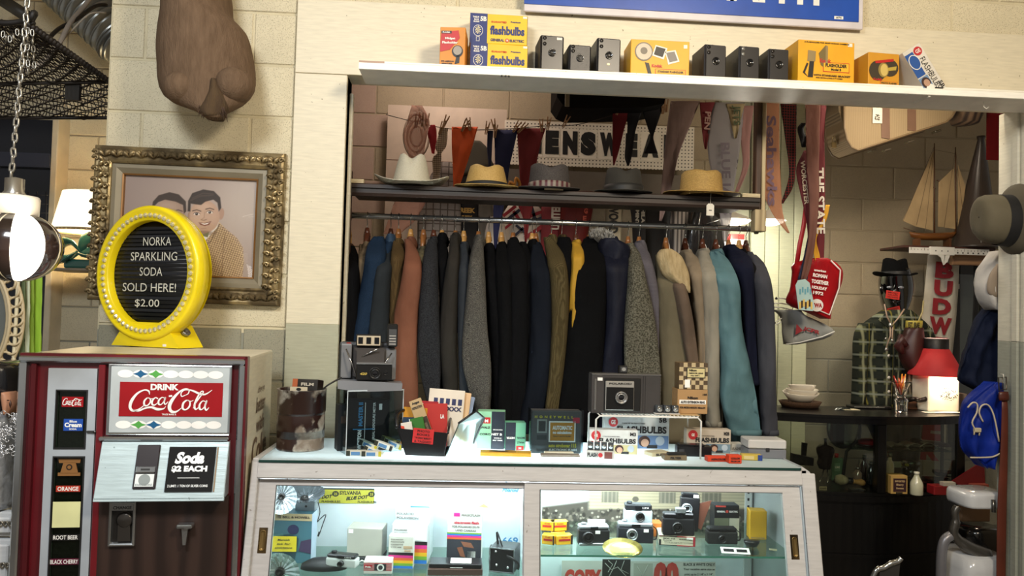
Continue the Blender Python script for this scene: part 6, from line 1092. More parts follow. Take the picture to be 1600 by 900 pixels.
T2=kt('dark_curio','dark ornate metal curio lying on the small wooden box','ornament',1439,630,z=ZK+.042); m=MB(); m.tube(catmull([(-.06,.02,.012),(-.03,.0,.02),(0,.02,.012),(.03,.01,.02),(.06,.02,.035),(.08,.02,.06)],4),.012,8); m.build('body',mat('#221a15',.3,.6),T2)
T=kt('plank_crate','small grey weathered plank crate in front of the red shaded lamp','crate',1486,640); s=T.location.y/F; w=27*s
for k in range(2): m=MB(); m.box(-w+k*w+.001,-.001+k*w,0,.008,0,.082,bev=.001); m.build('plank',mat('#8f8674',.8,kind='wood',h2='#625a4c'),T)
for x in (-w,w-.008): m=MB(); m.box(x,x+.008,.008,.1,0,.082,bev=.001); m.build('end_board',mat('#857c6a',.8,kind='wood',h2='#5c5446'),T)
m=MB(); m.box(-w+.008,w-.008,.008,.1,.07,.078); m.build('lid',mat('#a1978a',.7,kind='woodx',h2='#7d7466'),T)
T=kt('white_papers','loose white papers lying in front of the plank crate','papers',1475,646)
for k in range(3): m=MB(); m.box(-.09+.05*k,-.01+.06*k,-.0,.05,.0005+.001*k,.001+.0012*k,M=Matrix.Rotation(R(-8+9*k),4,'Z')); m.build('sheet',mat('#d6d0c2',.6),T)
# red lamp
T=kt('red_lamp','lit table lamp with red conical shade and white patterned base','lamp',1462,634); T.location.y=3.77; q=at(1462,630,3.77); T.location.x=q.x; s=3.77/F; zsh=loc(T,1462,585)[1]; zst=loc(T,1466,545)[1]
m=MB(); m.lathe([(41*s,zsh-.004),(41.5*s,zsh),(19*s,zst),(18.5*s,zst)],40,cap=False); m.build('shade',mat('#9c1f20',.7,emit=.25),T)
m=MB(); m.lathe([(18.3*s,zst-.004),(18.3*s,zst+.05),(17.5*s,zst+.05)],36,cap=False); m.build('shade_collar',mat('#0e0c0c',.5),T)
m=MB(); m.lathe([(17.8*s,zst+.05),(18*s,zst+.054)],36,cap=False); m.build('shade_rim',mat('#d9c4bd',.5),T)
m=MB(); m.box(-27*s,25*s,-.07,.07,.0,zsh-.004,bev=.01); BS=m.build('base',mat('#e6dcc4',.35),T)
m=MB(); cx=7*s; cz=.09
for k in range(120):
    a=rnd.uniform(0,2*PI); r=math.sqrt(rnd.random()); x=cx+15*s*r*math.cos(a); z=cz+11*s*r*math.sin(a); m.disc(x,z,rnd.uniform(.0015,.004),rnd.uniform(.001,.003),-.0712,n=7)
m.build('scroll_print',mat('#221c1a'),BS,kind='stuff')
point('red_lamp_light',Vector(T.location)+Vector((0,-.12,zsh-.03)),2.2,(1,.82,.6),.03); point('red_lamp_light',Vector(T.location)+Vector((0,0,zst-.02)),1.2,(1,.6,.5),.02)
# goods inside the cabinet
zb_=ZG0+.001; bz=lambda *a,**k: kt(*a,z=zb_,**k)
T=pxbox('vanity_mirror','round swivel vanity mirror inside the left of the cabinet','mirror',1318,770,3.72,z=zb_); x,z=loc(T,1317,668); r=25*3.72/F
m=MB(); m.lathe([(r,-.006),(r+.006,0),(r,.006)],36,0,Matrix.Translation((x,0,z)) @ Matrix.Rotation(PI/2,4,'X') @ Matrix.Diagonal((1,1.25,1,1)),cap=False); m.build('rim',mat('#6b6f6c',.25,.9),T); m=MB(); m.lathe([(0,0),(r,0)],36,0,Matrix.Translation((x,-.001,z)) @ Matrix.Rotation(PI/2,4,'X') @ Matrix.Diagonal((1,1.25,1,1)),cap=False); m.build('mirror_glass',mat('#8a948f',.04,.95),T)
m=MB(); m.tube([(x+r+.01,.01,z+.04),(x+r+.015,.01,z),(x+r+.01,.01,z-.06),(x+.03,.02,z-.12),(x+.01,.02,0)],.008,8); m.lathe([(.05,0),(.04,.01),(0,.012)],20,0,Matrix.Translation((x+.01,.02,0))); m.build('stand',mat('#23211f',.4),T)
T=bz('torso_decanter','dark glossy torso shaped figure on thin metal legs in the cabinet','figurine',1290,757); O=Vector(T.location); Yt=O.y+.03
m=MB(); m.rings(silh([(695,1282,1293),(699,1276,1302),(706,1276,1303),(716,1279,1300),(724,1277,1299),(732,1280,1297)],Yt-.03,.03,14,18,1,O)); m.build('torso',mat('#2a1c17',.12,.6,kind='foil'),T); m=MB(); m.rings(silh([(685,1287,1292),(689,1288,1291),(696,1287,1293)],Yt-.01,.008,6,10,1,O)); m.build('stopper',mat('#191412',.2,.6),T)
for a,b in (((1288,732),(1282,750)),((1293,732),(1294,751))): m=MB(); m.tube([at(*a,Yt)-O,at(*b,Yt)-O,at(b[0],b[1],Yt)-O+Vector((-.01,-.01,-.01))],.004,6); m.build('leg',mat('#8d8780',.25,.8),T)
T=bz('dust_brush','black dust brush standing on its wide head in the cabinet','brush',1256,745); O=Vector(T.location); Yt=O.y; m=MB(); P=[at(x,y,Yt)-O for x,y in ((1238,726),(1239,709),(1272,716),(1271,728))]; m.prism([(p.x,p.z) for p in P],0,.03); m.build('head',mat('#1c1714',.5),T); m=MB(); P=[at(x,y,Yt)-O for x,y in ((1254,712),(1255,692),(1263,693),(1261,713))]; m.prism([(p.x,p.z) for p in P],.008,.02); m.build('handle',mat('#1a1613',.4),T)
T=bz('aftershave_bottle','green aftershave bottle with red cap in the cabinet','bottle',1309,752); m=MB(); m.box(-.03,.03,0,.035,0,.115,bev=.008); m.build('glass_body',mat('#4f6b52',.15,coat=.5),T); m=MB(); m.box(-.018,.012,-.001,0,.05,.09); m.text('LIME',-.003,.07,.024,.01,1,-.002); m.build('label',[mat('#5d7a5e'),mat('#d6d3c0')],T); m=MB(); m.lathe([(.01,.115),(.01,.135),(0,.135)],14,0,Matrix.Translation((0,.017,0))); m.build('cap',mat('#9c1b1b',.4),T)
T=bz('shaving_brush','shaving brush with cream bristles lying in the cabinet','brush',1333,762); K=Matrix.Translation((0,0,.03)) @ Matrix.Rotation(R(97),4,'Y'); 
m=MB(); m.lathe([(0,-.09),(.018,-.085),(.026,-.065),(.022,-.045),(.014,-.03)],18,0,K); m.build('bristles',mat('#b5ab8e',.8,kind='fur',h2='#8f8566'),T); m=MB(); m.lathe([(.014,-.03),(.016,-.02),(.015,-.005)],18,0,K); m.build('ferrule',mat('#16181f',.3),T); m=MB(); m.lathe([(.015,-.005),(.01,.005),(.012,.02),(.017,.04),(.012,.055),(0,.058)],18,0,K); m.build('handle',mat('#b58a52',.3),T)
T=bz('razor_case','open metal razor case below the shaving brush','case',1340,766); m=MB(); m.box(-.035,.035,-.01,.02,0,.006,bev=.002); m.build('tray',mat('#8d9090',.2,.9),T); m=MB(); m.box(-.02,.02,-.005,.003,.006,.01,bev=.001); m.build('razor',mat('#b5b8b8',.15,.9),T)
T=bz('brass_plate','small cream name card at the front of the cabinet floor','card',1286,766); m=MB(); m.box(-.018,.018,0,.002,0,.018); m.text('FOUND',0,.009,.03,.008,1,-.002); m.build('card',[mat('#a89a78'),mat('#4a3f2c')],T)
for i,(px,py,h,col,lb) in enumerate(((1340,755,.08,'#7d6a5c','square clear perfume bottle with pinkish contents'),(1350,752,.13,'#3b2a22','tall brown glass bottle at the back of the cabinet'),(1361,757,.11,'#2b2d2f','chrome topped dark bottle beside the cabinet post'),(1390,758,.16,'#a59a7c','tall cream bottle just right of the cabinet post'))):
    T=bz('small_bottle',lb,'bottle',px,py); m=MB(); m.lathe([(.018,0),(.02,.005),(.02,h*.65),(.009,h*.78),(.009,h*.9)],16); m.build('glass_body',mat(col,.1,coat=.6),T); m=MB(); m.lathe([(.011,h*.86),(.011,h),(0,h)],12); m.build('cap',mat('#8f8d88',.2,.8),T)
T=kt('red_pincushion','red padded dish on the upper glass shelf of the cabinet','dish',1356,690,z=ZKS+.001,Y=3.72); m=MB(); m.lathe([(0,0),(.05,0),(.06,.012),(0,.014)],22); m.build('dish',mat('#2d1412',.3),T); m=MB(); m.lathe([(.05,.012),(.048,.03),(.02,.036),(0,.036)],22); m.build('pad',mat('#a81e24',.6),T)
for i,(px,lb) in enumerate(((1399,'curled photo print at the left of the upper glass shelf'),(1424,'folded white paper in the middle of the upper glass shelf'),(1444,'creased magazine page on the upper glass shelf'))):
    T=kt('paper_sheet',lb,'paper',px,693,z=ZKS+.001,Y=3.75); m=MB(); m.rings([[Vector((-.045+.09*u,y,.012*math.sin(PI*u)*(1+i*.4)+dz)) for y,dz in ((-.04,0),(.05,0),(.05,.001),(-.04,.001))] for u in np.linspace(0,1,7)],0,True,True,False); m.build('sheet',mat('#c2bbab',.6),T); m=MB(); m.box(-.03,.02,-.0415,-.041,.004,.012); m.build('print',mat('#4a443c'),T)
T=kt('clutch_purse','flat maroon clutch purse on the upper glass shelf','purse',1462,694,z=ZKS+.001,Y=3.72); m=MB(); m.box(-.085,.075,0,.07,0,.018,bev=.005); m.build('body',mat('#3a1216',.4,kind='leather'),T); m=MB(); m.box(-.01,.012,-.003,0,.006,.012); m.build('clasp',mat('#b5a98c',.3,.8),T)
T=kt('dark_purse','small dark rounded purse beside the papers on the glass shelf','purse',1431,690,z=ZKS+.001,Y=3.78); m=MB(); m.lathe([(0,0),(.04,.004),(.035,.03),(0,.036)],16,sx=.9,sy=.5); m.build('body',mat('#2e1614',.5),T)
T=bz('cigar_box','gold and black printed carton with maroon label in the cabinet','box',1405,772); carton(T,.08,.085,.06,mat('#a8874a',.5),prints=[('R',-.36,.42,.12,.85,0),('T','IMPORTED',.03,.7,.6,.1,1),('T','Sherry',.03,.5,.45,.14,1),('T','Sweets',.03,.32,.45,.1,1),('R',-.2,.2,.02,.1,2)],mats=[mat('#2e1216'),mat('#b89c70'),bk])
T=bz('milk_glass_bottle','white milk glass bottle standing in the cabinet','bottle',1432,773); s=T.location.y/F; m=MB(); m.lathe([(.026,0),(.028,.004),(.028,.05),(.024,.062),(.012,.085),(.010,.095)],22); m.build('glass_body',mat('#b7b59a',.3,coat=.5),T); m=MB(); m.lathe([(.012,.094),(.012,.106),(0,.107)],14); m.build('cap',mat('#c9c5b0',.4),T)
T=bz('flower_box','open printed box of yellow and pink blossoms in the cabinet','box',1407,752); T.location.z=zb_; m=MB(); m.box(-.07,.06,.05,.14,0,.06,bev=.002); m.box(-.05,.03,.045,.05,.06,.09,1); m.build('carton',[mat('#2a2018',.5),mat('#b8b09a')],T)
for k in range(10): m=MB(); m.lathe([(0,0),(.011,.005),(.008,.014),(0,.016)],9,0,Matrix.Translation((-.04+.012*k,.06+.02*(k % 3),.062))); m.build('blossom',mat(('#b8a030','#8d3a3a','#c2b25a')[k % 3],.6),T)
T=bz('glass_jar','black jar with a silver lid behind the milk glass bottle','jar',1441,752); m=MB(); m.lathe([(.04,0),(.042,.01),(.042,.06)],22,0,Matrix.Translation((0,.1,.0))); m.build('glass_body',mat('#141414',.15,coat=.5),T); m=MB(); m.lathe([(.044,.06),(.044,.085),(0,.086)],22,0,Matrix.Translation((0,.1,0))); m.build('lid',mat('#6d6c68',.25,.8),T)
for i,(px,rz_,lb) in enumerate(((1455,12,'stacked dark leather wallet in the cabinet'),(1470,-14,'glossy black wallet with cream tag on the wallet pile'),(1484,-20,'long black wallet leaning at the back of the pile'))):
    T=bz('wallet',lb,'wallet',px,768-4*i,rz=R(rz_)); T.location.z=zb_+i*.022; m=MB(); m.box(-.06,.06,0,.09,0,.02,bev=.004); m.build('leather',mat(('#20100e','#0e0d0d','#131110')[i],.25,coat=.4),T); m=MB(); m.box(-.01,.035,-.002,0,.006,.016); m.build('tag',mat('#a89f8c'),T)
T=bz('red_box','small bright red lidded box at the front of the cabinet','box',1474,774); m=MB(); m.box(-.045,.045,0,.06,0,.042,bev=.003); m.build('box_body',mat('#8d1a1e',.35),T); m=MB(); m.box(.0,.06,.0,.03,.042,.06,bev=.001); m.build('card',mat('#cfc3ac'),T)
T=bz('red_packet','large dark red cardboard packet propped open in the cabinet corner','box',1515,768); O=Vector(T.location); P=[loc(T,x,y) for x,y in ((1488,752),(1527,727),(1538,728),(1540,768),(1520,770))]; m=MB(); m.prism(P,0,.01); m.build('panel',mat('#701418',.4),T); P=[loc(T,x,y,-.03) for x,y in ((1520,757),(1545,757),(1545,768),(1518,768))]; m=MB(); m.prism(P,-.03,0); m.build('flap',mat('#9b4a38',.5),T)
# ---- barber chair
YBc=3.12; T=pxbox('barber_chair','white enamel and grey metal barber chair arm at the right edge of the alcove','chair',1520,900,YBc,z=0); enm=mat('#c2c4c6',.2,coat=.6); ali=mat('#5d5a55',.3,.7)
O=Vector(T.location); f_=lambda x,y,Y=YBc: at(x,y,Y)-O
m=MB(); m.rings(silh([(765,1496,1556),(768,1493,1557),(780,1492,1557),(787,1493,1556)],YBc-.08,.09,8,20,.45,O)); m.build('arm_rest',enm,T)
m=MB(); a=f_(1530,773); m.tube([a+Vector((0,-.085,.0)),a+Vector((0,-.09,-.05))],.008,8); m.build('arm_clip',mat('#6b6a66',.25,.8),T)
m=MB(); m.tube(catmull([f_(*p) for p in ((1496,792),(1492,800),(1493,815),(1490,832),(1500,846),(1520,858),(1545,867))],5),[.022]*10+[.026]*11+[.03]*10,12,flat=.7); m.build('arm_bracket',ali,T)
m=MB(); m.tube(catmull([f_(*p) for p in ((1492,835),(1478,842),(1472,860),(1470,900),(1470,980))],5),.02,10); m.build('side_rail',mat('#77767a',.35,.4),T)
m=MB(); m.rings(silh([(822,1500,1556),(830,1498,1557),(850,1505,1557),(862,1530,1557)],YBc+.06,.09,8,20,.6,O)); m.build('seat_cushion',mat('#101010',.2,coat=.5),T)
m=MB(); p0_,p1_=f_(1502,815,YBc+.1),f_(1548,790,YBc+.1); m.box(p0_.x,p1_.x,p0_.y,p0_.y+.02,p0_.z,p1_.z,bev=.004); m.build('back_panel',mat('#7d6248',.6),T)
m=MB(); m.rings(silh([(862,1486,1556),(870,1484,1557),(1000,1476,1557)],YBc-.08,.12,8,20,.4,O)); m.build('seat_skirt',enm,T)
m=MB(); m.lathe([(.25,0),(.24,.03),(.08,.06),(.06,.5)],30); m.build('pedestal',enm,T)
# curved chrome thing in the foreground
q=at(1390,885,2.6); T=thing('chrome_chair_back','curved chrome top rail of a chair in front of the black cabinet','chair',(q.x,2.6,0)); O=Vector(T.location); m=MB(); P=catmull([at(x,y,2.6)-O for x,y in ((1362,905),(1370,890),(1381,887),(1392,880),(1403,877),(1408,872))],4); m.tube(P,.009,8); m.build('top_rail',mat('#b9bab8',.12,.95),T)
m=MB(); P2=[at(x,y,2.61)-O for x,y in ((1372,892),(1392,883),(1404,879),(1402,900),(1398,960),(1372,960))]; m.prism([(p.x,p.z) for p in P2],0,.02); m.build('backrest',mat('#2c2a28',.4),T)
for x in (1374,1400): a=at(x,930,2.6)-O; m=MB(); m.cyl((a.x,.01,0),(a.x,.01,a.z),.01); m.build('leg',mat('#b9bab8',.12,.95),T)
# ---------------------------------------------------------------- glass display case
YD=2.4; ZC=at(830,724,YD).z; gl0,gl1=on(402,719.5,ZC),on(1252,731,ZC); cxC=(gl0.x+gl1.x)/2; HW=(gl1.x-gl0.x)/2; DC=.41; T=thing('display_case','white wooden glass topped display case full of old cameras','display case',(cxC,YD,0)); DCs=T
cw_=mat('#bab8b6',.4,kind='board',h2='#8f8a84'); cw2=mat('#b5b2b0',.4,kind='board',h2='#8a8784'); TA=R(-13); MF=Matrix.Translation((0,.004,ZC-.009)) @ Matrix.Rotation(TA,4,'X'); MW=Matrix.Translation(T.location) @ MF
def fl(px,py,y0=0): I=MW.inverted(); o=I @ CAMP; d=I.to_3x3() @ ray(px,py); p=o+d*((y0-o.y)/d.y); return p.x,p.z
m=MB(); m.box(-HW,HW,-.004,DC,ZC-.008,ZC,bev=.0015); m.build('glass_top',mat('#d2dcdc',.86,kind='sheer'),T)
m=MB(); m.box(-HW,HW,-.0055,-.0035,ZC-.0085,ZC-.001); m.build('glass_edge',mat('#1c3a34',.15,coat=.5),T,label='dark green polished edge of the glass top')
def fp(name,x0,x1,z0,z1,y0,y1,mt=cw_,par=None,bev=.003,lab=None): m=MB(); m.box(x0,x1,y0,y1,z0,z1,bev=bev,M=MF); return m.build(name,mt,par or T,label=lab)
D=-.85
fp('top_rail',-HW-.004,HW+.004,-.048,0,-.006,.03)
fp('corner_post',-HW-.022,-HW,D,.006,-.004,.06); fp('corner_post',HW+.002,HW+.046,D,-.01,-.006,.06)
m=MB(); m.prism([(HW+.002,ZC-.006),(HW+.003,ZC+.004),(HW+.028,ZC-.012),(HW+.046,ZC-.035),(HW+.002,ZC-.04)],0,DC); m.build('side_cap',cw_,T); m=MB(); m.box(-HW-.02,-HW-.001,0,DC,ZC-.035,ZC+.003,bev=.003); m.build('side_cap',cw_,T)
for i,(xa,xb,ga,gb_,gt,pl_) in enumerate(((401,846,427,818,758,408),(820,1251,844,1225,765,1243))):
    yo=(.018,.006)[i]; X0,X1=fl(xa,760)[0],fl(xb,760)[0]; G0,G1=fl(ga,790)[0],fl(gb_,790)[0]; GZ=(fl(ga,gt)[1]+fl(gb_,gt+5)[1])/2; ZT_=-.05
    m=MB()
    for bx_ in ((X0,G0,D,ZT_),(G1,X1,D,ZT_),(G0,G1,GZ,ZT_)): m.box(bx_[0],bx_[1],yo,yo+.016,bx_[2],bx_[3],M=MF)
    DR=m.build('sliding_door',(cw2,cw_)[i],T); m=MB(); m.box(G0-.002,G1+.002,yo+.006,yo+.009,D,GZ+.002,M=MF); m.build('pane',mat('#f4fbfa',.02,kind='glass'),DR)
    m=MB(); m.box(G0,G1,yo-.001,yo+.004,GZ-.0015,GZ+.0005,M=MF); m.box(G0-.001,G0+.001,yo-.001,yo+.004,D,GZ,M=MF); m.build('bead',mat('#3b3b3a',.5),DR)
    px_,pz_=fl(pl_,845 if i == 0 else 855); m=MB(); m.box(px_-.013,px_+.013,yo-.001,yo+.001,pz_-.037,pz_+.037,bev=.002,M=MF); K=MF @ Matrix.Translation((px_,yo-.0015,pz_)); m.rings([[K @ Vector((.007*r*math.cos(a),y,.007*r*math.sin(a)+(.022 if math.sin(a) > 0 else -.022))) for a in np.linspace(0,2*PI,20,endpoint=False)] for r,y in ((1.15,0),(1.15,-.002),(.9,-.002),(.85,0),(.01,.0005))],1,False); m.build('finger_pull',[mat('#5d4a2c',.4,.7,kind='rust',h2='#2e2416'),mat('#8c7448',.3,.8)],DR)
m=MB(); m.box(HW-.004,HW,.0,.012,D,-.05,M=MF); m.build('track_strip',mat('#aebfca',.3,.3),T)
# interior shell
inn=mat('#dfe6ea',.5); m=MB(); m.box(-HW,HW,DC-.01,DC,.2,ZC-.01); m.build('back_panel',inn,T)
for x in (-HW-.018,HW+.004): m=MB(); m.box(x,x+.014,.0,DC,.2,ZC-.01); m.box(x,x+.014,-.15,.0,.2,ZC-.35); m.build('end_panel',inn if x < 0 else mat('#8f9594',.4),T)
m=MB(); m.box(-HW,HW,-.1,DC,.18,.2); m.build('floor_panel',inn,T)
xmid=fl(832,790)[0]; m=MB(); m.box(xmid-.006,xmid+.006,.06,DC,.2,ZC-.04); m.build('divider',inn,T)
ZS2=at(1040,873,2.37).z; ZS1=at(620,915,2.4).z
m=MB(); m.box(xmid+.008,HW-.01,.0,DC-.02,ZS2-.006,ZS2,bev=.001); m.build('glass_shelf',mat('#e4f0ea',.03,kind='glass'),T); m=MB(); m.box(-HW+.01,xmid-.008,.0,DC-.02,ZS1-.006,ZS1); m.build('glass_shelf',mat('#e4f0ea',.03,kind='glass'),T)
m=MB(); m.box(xmid+.008,HW-.01,-.001,.0,ZS2-.006,ZS2); m.build('shelf_edge',mat('#3f7a68',.1,coat=.4),T)
for px in (1169,1217): x=at(px,800,YD+DC-.02).x-cxC; m=MB(); m.box(x-.012,x+.012,DC-.02,DC-.012,.2,ZC-.03); [m.box(x-.004,x+.004,DC-.0215,DC-.0195,ZC-.07-.026*k,ZC-.06-.026*k,1,bev=.001) for k in range(14)]; m.build('slotted_standard',[mat('#c9cccb',.35,.2),mat('#1c1c1c')],T)
x=at(790,800,YD+DC-.02).x-cxC; m=MB(); [m.box(x-.004,x+.004,DC-.0125,DC-.0105,ZC-.075-.024*k,ZC-.063-.024*k,bev=.001) for k in range(5)]; m.build('keyhole_slots',mat('#4f6a74'),T,kind='stuff')
for xa,xb in ((-HW+.03,xmid-.06),(xmid+.03,HW-.45)):
    m=MB(); m.cyl((xa,.07,ZC-.04),(xb,.07,ZC-.04),.011,n=12); m.build('fluorescent_tube',lamp_mat('#eef6ff',6),T)
area('case_light',(cxC+(xmid-HW)/2,YD+.075,ZC-.06),(cxC+(xmid-HW)/2,YD+.34,ZC-.35),.8,.04,2.6,(.96,.98,1)); area('case_light',(cxC+(xmid+HW)/2-.13,YD+.075,ZC-.06),(cxC+(xmid+HW)/2-.13,YD+.34,ZC-.3),.6,.04,3.2,(.97,.98,1))
area('case_light',(cxC-.02,YD+.22,ZC-.12),(cxC-.02,YD+.2,ZC+.4),.8,.08,16,(.93,.97,1))
# ---------------------------------------------------------------- goods
def bx(name,label,cat,xc,yb,wpx,hpx,d,col,prints=(),mats=(),Z=None,rz=0,side=None,group=None,rough=.5,ry=0):
    q=on(xc,yb,Z); s=q.y/F; T=thing(name,label,cat,(q.x,q.y,Z+.0008),R(rz),group,ry=R(ry)); carton(T,wpx*s,hpx*s,d,mat(col,rough),prints=prints,mats=mats)
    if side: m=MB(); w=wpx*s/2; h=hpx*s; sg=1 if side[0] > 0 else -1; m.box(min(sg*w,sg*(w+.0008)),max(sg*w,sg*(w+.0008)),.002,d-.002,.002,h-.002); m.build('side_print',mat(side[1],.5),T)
    return T,wpx*s,hpx*s
Zt=ZC; bw_,dk_=mat('#f0efe9',.5),mat('#16171a',.5)
def ring_lens(T,x,z,r,y,m1=None,m2=None,deep=.008):
    K=Matrix.Translation((x,y,z)) @ Matrix.Rotation(PI/2,4,'X'); m=MB(); m.lathe([(r,0),(r,deep),(r*.86,deep),(r*.8,deep*.55),(r*.62,deep*.55),(r*.6,deep*.8),(r*.5,deep*.8),(r*.46,deep*.3)],28,0,K,cap=False); L=m.build('lens_ring',m1 or mat('#2b2b2b',.3,.5),T); m=MB(); m.lathe([(r*.47,deep*.3),(r*.3,deep*.42),(0,deep*.46)],20,0,K,cap=False); m.build('lens_glass',m2 or mat('#0c0d12',.05,coat=1),L)
# paint can
q=on(460,708,Zt); s=q.y/F; T=thing('paint_can','dented dark rusty paint can with white paint patches at the left end of the case','can',(q.x,q.y+.085,Zt+.001)); r=37*s*1.03; h=94*s
m=MB(); m.lathe([(0,.002),(r*.95,0),(r*.97,.004),(r*.955,.008),(r*.96,h*.28),(r*.945,h*.3),(r*.97,h*.33),(r*.965,h*.58),(r*.95,h*.6),(r*.985,h*.63),(r*.99,h*.985),(r*1.02,h),(r*1.0,h*.985),(r*.97,h*.97),(r*.96,h*.2),(0,h*.2)],48); m.build('shell',mat('#2a1712',.3,kind='can',h2='#b3aea2',coat=.3),T)
b=thing('film_carton','black and orange film carton sticking out of the paint can','box',(q.x+.01,q.y+.06,Zt+h*.75),R(-12),rx=R(-8)); carton(b,42*s,40*s,.05,mat('#191614',.4),prints=[('R',-.5,-.3,0,1,0),('T','FILM',.1,.8,.5,.12,1)],mats=[mat('#a8562c'),mat('#b8b0a0')])
b=thing('cream_card','cream card with a black spot inside the paint can','card',(q.x+.0,q.y+.03,Zt+h*.80),R(-4)); m=MB(); m.box(-.028,.028,0,.002,0,h*.26); m.disc(0,h*.22,.008,.005,-.0008,1); m.build('card',[mat('#c2b79c'),dk_],b)
# clear acrylic box with meter carton, folding camera on top
q=on(540,711,Zt); s=2.5/F; T=thing('acrylic_box','clear acrylic display box on the left of the case top','display box',(q.x,q.y,Zt+.001),R(25)); W1,D1,H1=.19,.13,98*s; acr=mat('#d8e2e6',.03,kind='glass')
for b in ((0,W1,-.001,.002,0,H1),(0,W1,D1,D1+.003,0,H1),(-.001,.002,0,D1,0,H1),(W1-.003,W1,0,D1,0,H1),(0,W1,0,D1,H1-.003,H1)): m=MB(); m.box(*b); m.build('side' if b[4] == 0 else 'top',acr,T)
m=MB()
for x in (0,W1-.002): m.box(x-.0012,x+.0012,-.002,.0,0,H1)
m.box(0,W1,-.002,0,H1-.004,H1); m.build('polished_edge',mat('#c2cdd2',.2),T)
ab=Vector(T.location); ZA=Zt+.001+H1
b=thing('meter_box','black exposure meter carton with blue and white vertical lettering inside the acrylic box','box',(ab.x+.06,ab.y+.068,Zt+.002),R(18)); w,h=66*s,80*s; m=MB(); m.box(-w/2,w/2,0,.05,0,h,bev=.001); m.build('carton',mat('#0d0e11',.35),b); m=MB()
m.text('MASTER II',-.026,h*.72,h*.46,.014,0,-.001,rot=PI/2,off=.03); m.text('WESTON',-.028,h*.22,h*.38,.013,1,-.001,rot=PI/2,off=.05); m.text('UNIVERSAL EXPOSURE METER',.018,h*.5,h*.9,.008,1,-.001,rot=PI/2); m.box(-.012,-.0105,-.0012,0,h*.1,h*.95,1); m.box(-.05,.02,-.0012,0,h*.42,h*.435,0); m.box(.034,.044,-.0012,0,h*.8,h*.92,1); m.build('printing',[mat('#3f8fc0'),bw_],b)
b=thing('dark_carton','plain dark carton with brown label inside the acrylic box','box',(ab.x-.012,ab.y+.06,Zt+.002),R(20)); carton(b,.05,.15,.05,mat('#15171a',.5),prints=[('R',-.3,.3,.6,.75,0)],mats=[mat('#5d3f30')])
# folding instant camera
cg=mat('#6f7072',.4); T=thing('folding_camera','grey folding instant camera with extended bellows on the acrylic box','camera',(ab.x+.055,ab.y+.055,ZA+.001),R(8)); fx_=lambda x,y,yo=0: (lambda r: (r[0],yo,r[1]))(loc(T,x,y,yo))
m=MB(); m.prism([(a[0],a[2]) for a in (fx_(528,593),fx_(528,606),fx_(560,611),fx_(627,609),fx_(628,598),fx_(600,596))],-.03,.06); m.build('bed',mat('#7a7c80',.4),T)
a,c=fx_(529,592,.05),fx_(622,535,.05); m=MB(); m.box(a[0],c[0]-.01,.04,.07,a[2]-.01,c[2],bev=.01); m.build('body',mat('#2a2a2b',.45,kind='leather'),T); m=MB(); m.box(a[0]+.006,a[0]+.04,.02,.045,a[2]+.005,c[2]-.006,bev=.005); m.build('side_panel',cg,T); m=MB(); m.box(c[0]-.045,c[0]-.006,.02,.045,a[2]-.0,c[2]-.02,bev=.004); m.build('side_panel',cg,T)
m=MB(); A_,B_=fx_(553,590),fx_(604,548)
for k in range(9): t=k/8; i_=.012*(1-t) if k % 2 else .012*(1-t)-.005; m.box(A_[0]+i_,B_[0]-i_,-.005+.04*t,.003+.04*t,A_[2]+.002,B_[2]+.01*t)
m.build('bellows',mat('#3a3532',.6),T)
A_,B_=fx_(556,594,-.03),fx_(613,569,-.03); m=MB(); m.box(A_[0],B_[0],-.03,-.002,A_[2],B_[2],bev=.003); m.build('lens_board',mat('#131313',.3),T); m=MB(); m.box(A_[0],B_[0],-.034,-.003,B_[2]-.002,B_[2]+.004,bev=.001); m.build('front_trim',mat('#8a8b8c',.3,.6),T)
c=fx_(586,583,-.03); ring_lens(T,c[0],c[2],.019,-.03); c=fx_(603,583,-.03); ring_lens(T,c[0],c[2],.007,-.03,deep=.004); c=fx_(568,584,-.03); m=MB(); m.text('420',c[0],c[2],.022,.008,0,-.0315,off=.04,skew=.3); m.build('model_number',mat('#b09a4a',.4),T)
A_,B_=fx_(556,541,.02),fx_(596,523,.02); m=MB(); m.box(A_[0],B_[0],.012,.05,A_[2],B_[2],bev=.003); m.build('viewfinder',mat('#1d1d1d',.4),T); m=MB(); m.box(A_[0]+.004,B_[0]-.003,.009,.012,A_[2]+.004,B_[2]-.004,0)
for t in (.18,.5,.82): x=A_[0]+(B_[0]-A_[0])*t; m.box(x-.0075,x+.0075,.0075,.009,A_[2]+.009,B_[2]-.009,1)
m.build('finder_windows',[mat('#b5a890',.4),mat('#0e0f12',.1)],T)
A_,B_=fx_(605,542,0),fx_(622,508,0); m=MB(); m.box(A_[0],B_[0],-.0,.03,A_[2],B_[2]+.004,bev=.004); m.build('flash_unit',mat('#171717',.3),T); m=MB(); m.box(A_[0]+.004,B_[0]-.004,-.003,0,A_[2]+.004,B_[2]-.014); [m.box(A_[0]+.006,B_[0]-.006,-.0045,-.003,A_[2]+.008+.009*k,A_[2]+.011+.009*k,1) for k in range(4)]; m.build('flash_window',[mat('#5a5b5c',.3,.5),mat('#a9a6a0')],T)
for a,c in (((560,560),(590,545)),((541,545),(556,585)),((612,552),(600,570))): m=MB(); m.tube([fx_(*a,-.0),fx_(*c,-.02)],.0025,6); m.build('strut',mat('#9c9c9c',.2,.9),T)
m=MB(); m.tube(catmull([fx_(533,590,-.01),fx_(522,596,-.02),fx_(512,602,-.03),fx_(506,607,-.02)],5),.007,8,flat=.4); m.build('strap',mat('#141312',.5),T)
c=fx_(545,538,.04); m=MB(); m.box(c[0]-.008,c[0]+.008,.035,.06,c[2]-.004,c[2]+.006,bev=.002); m.build('release_button',mat('#8a1d1a',.4),T)
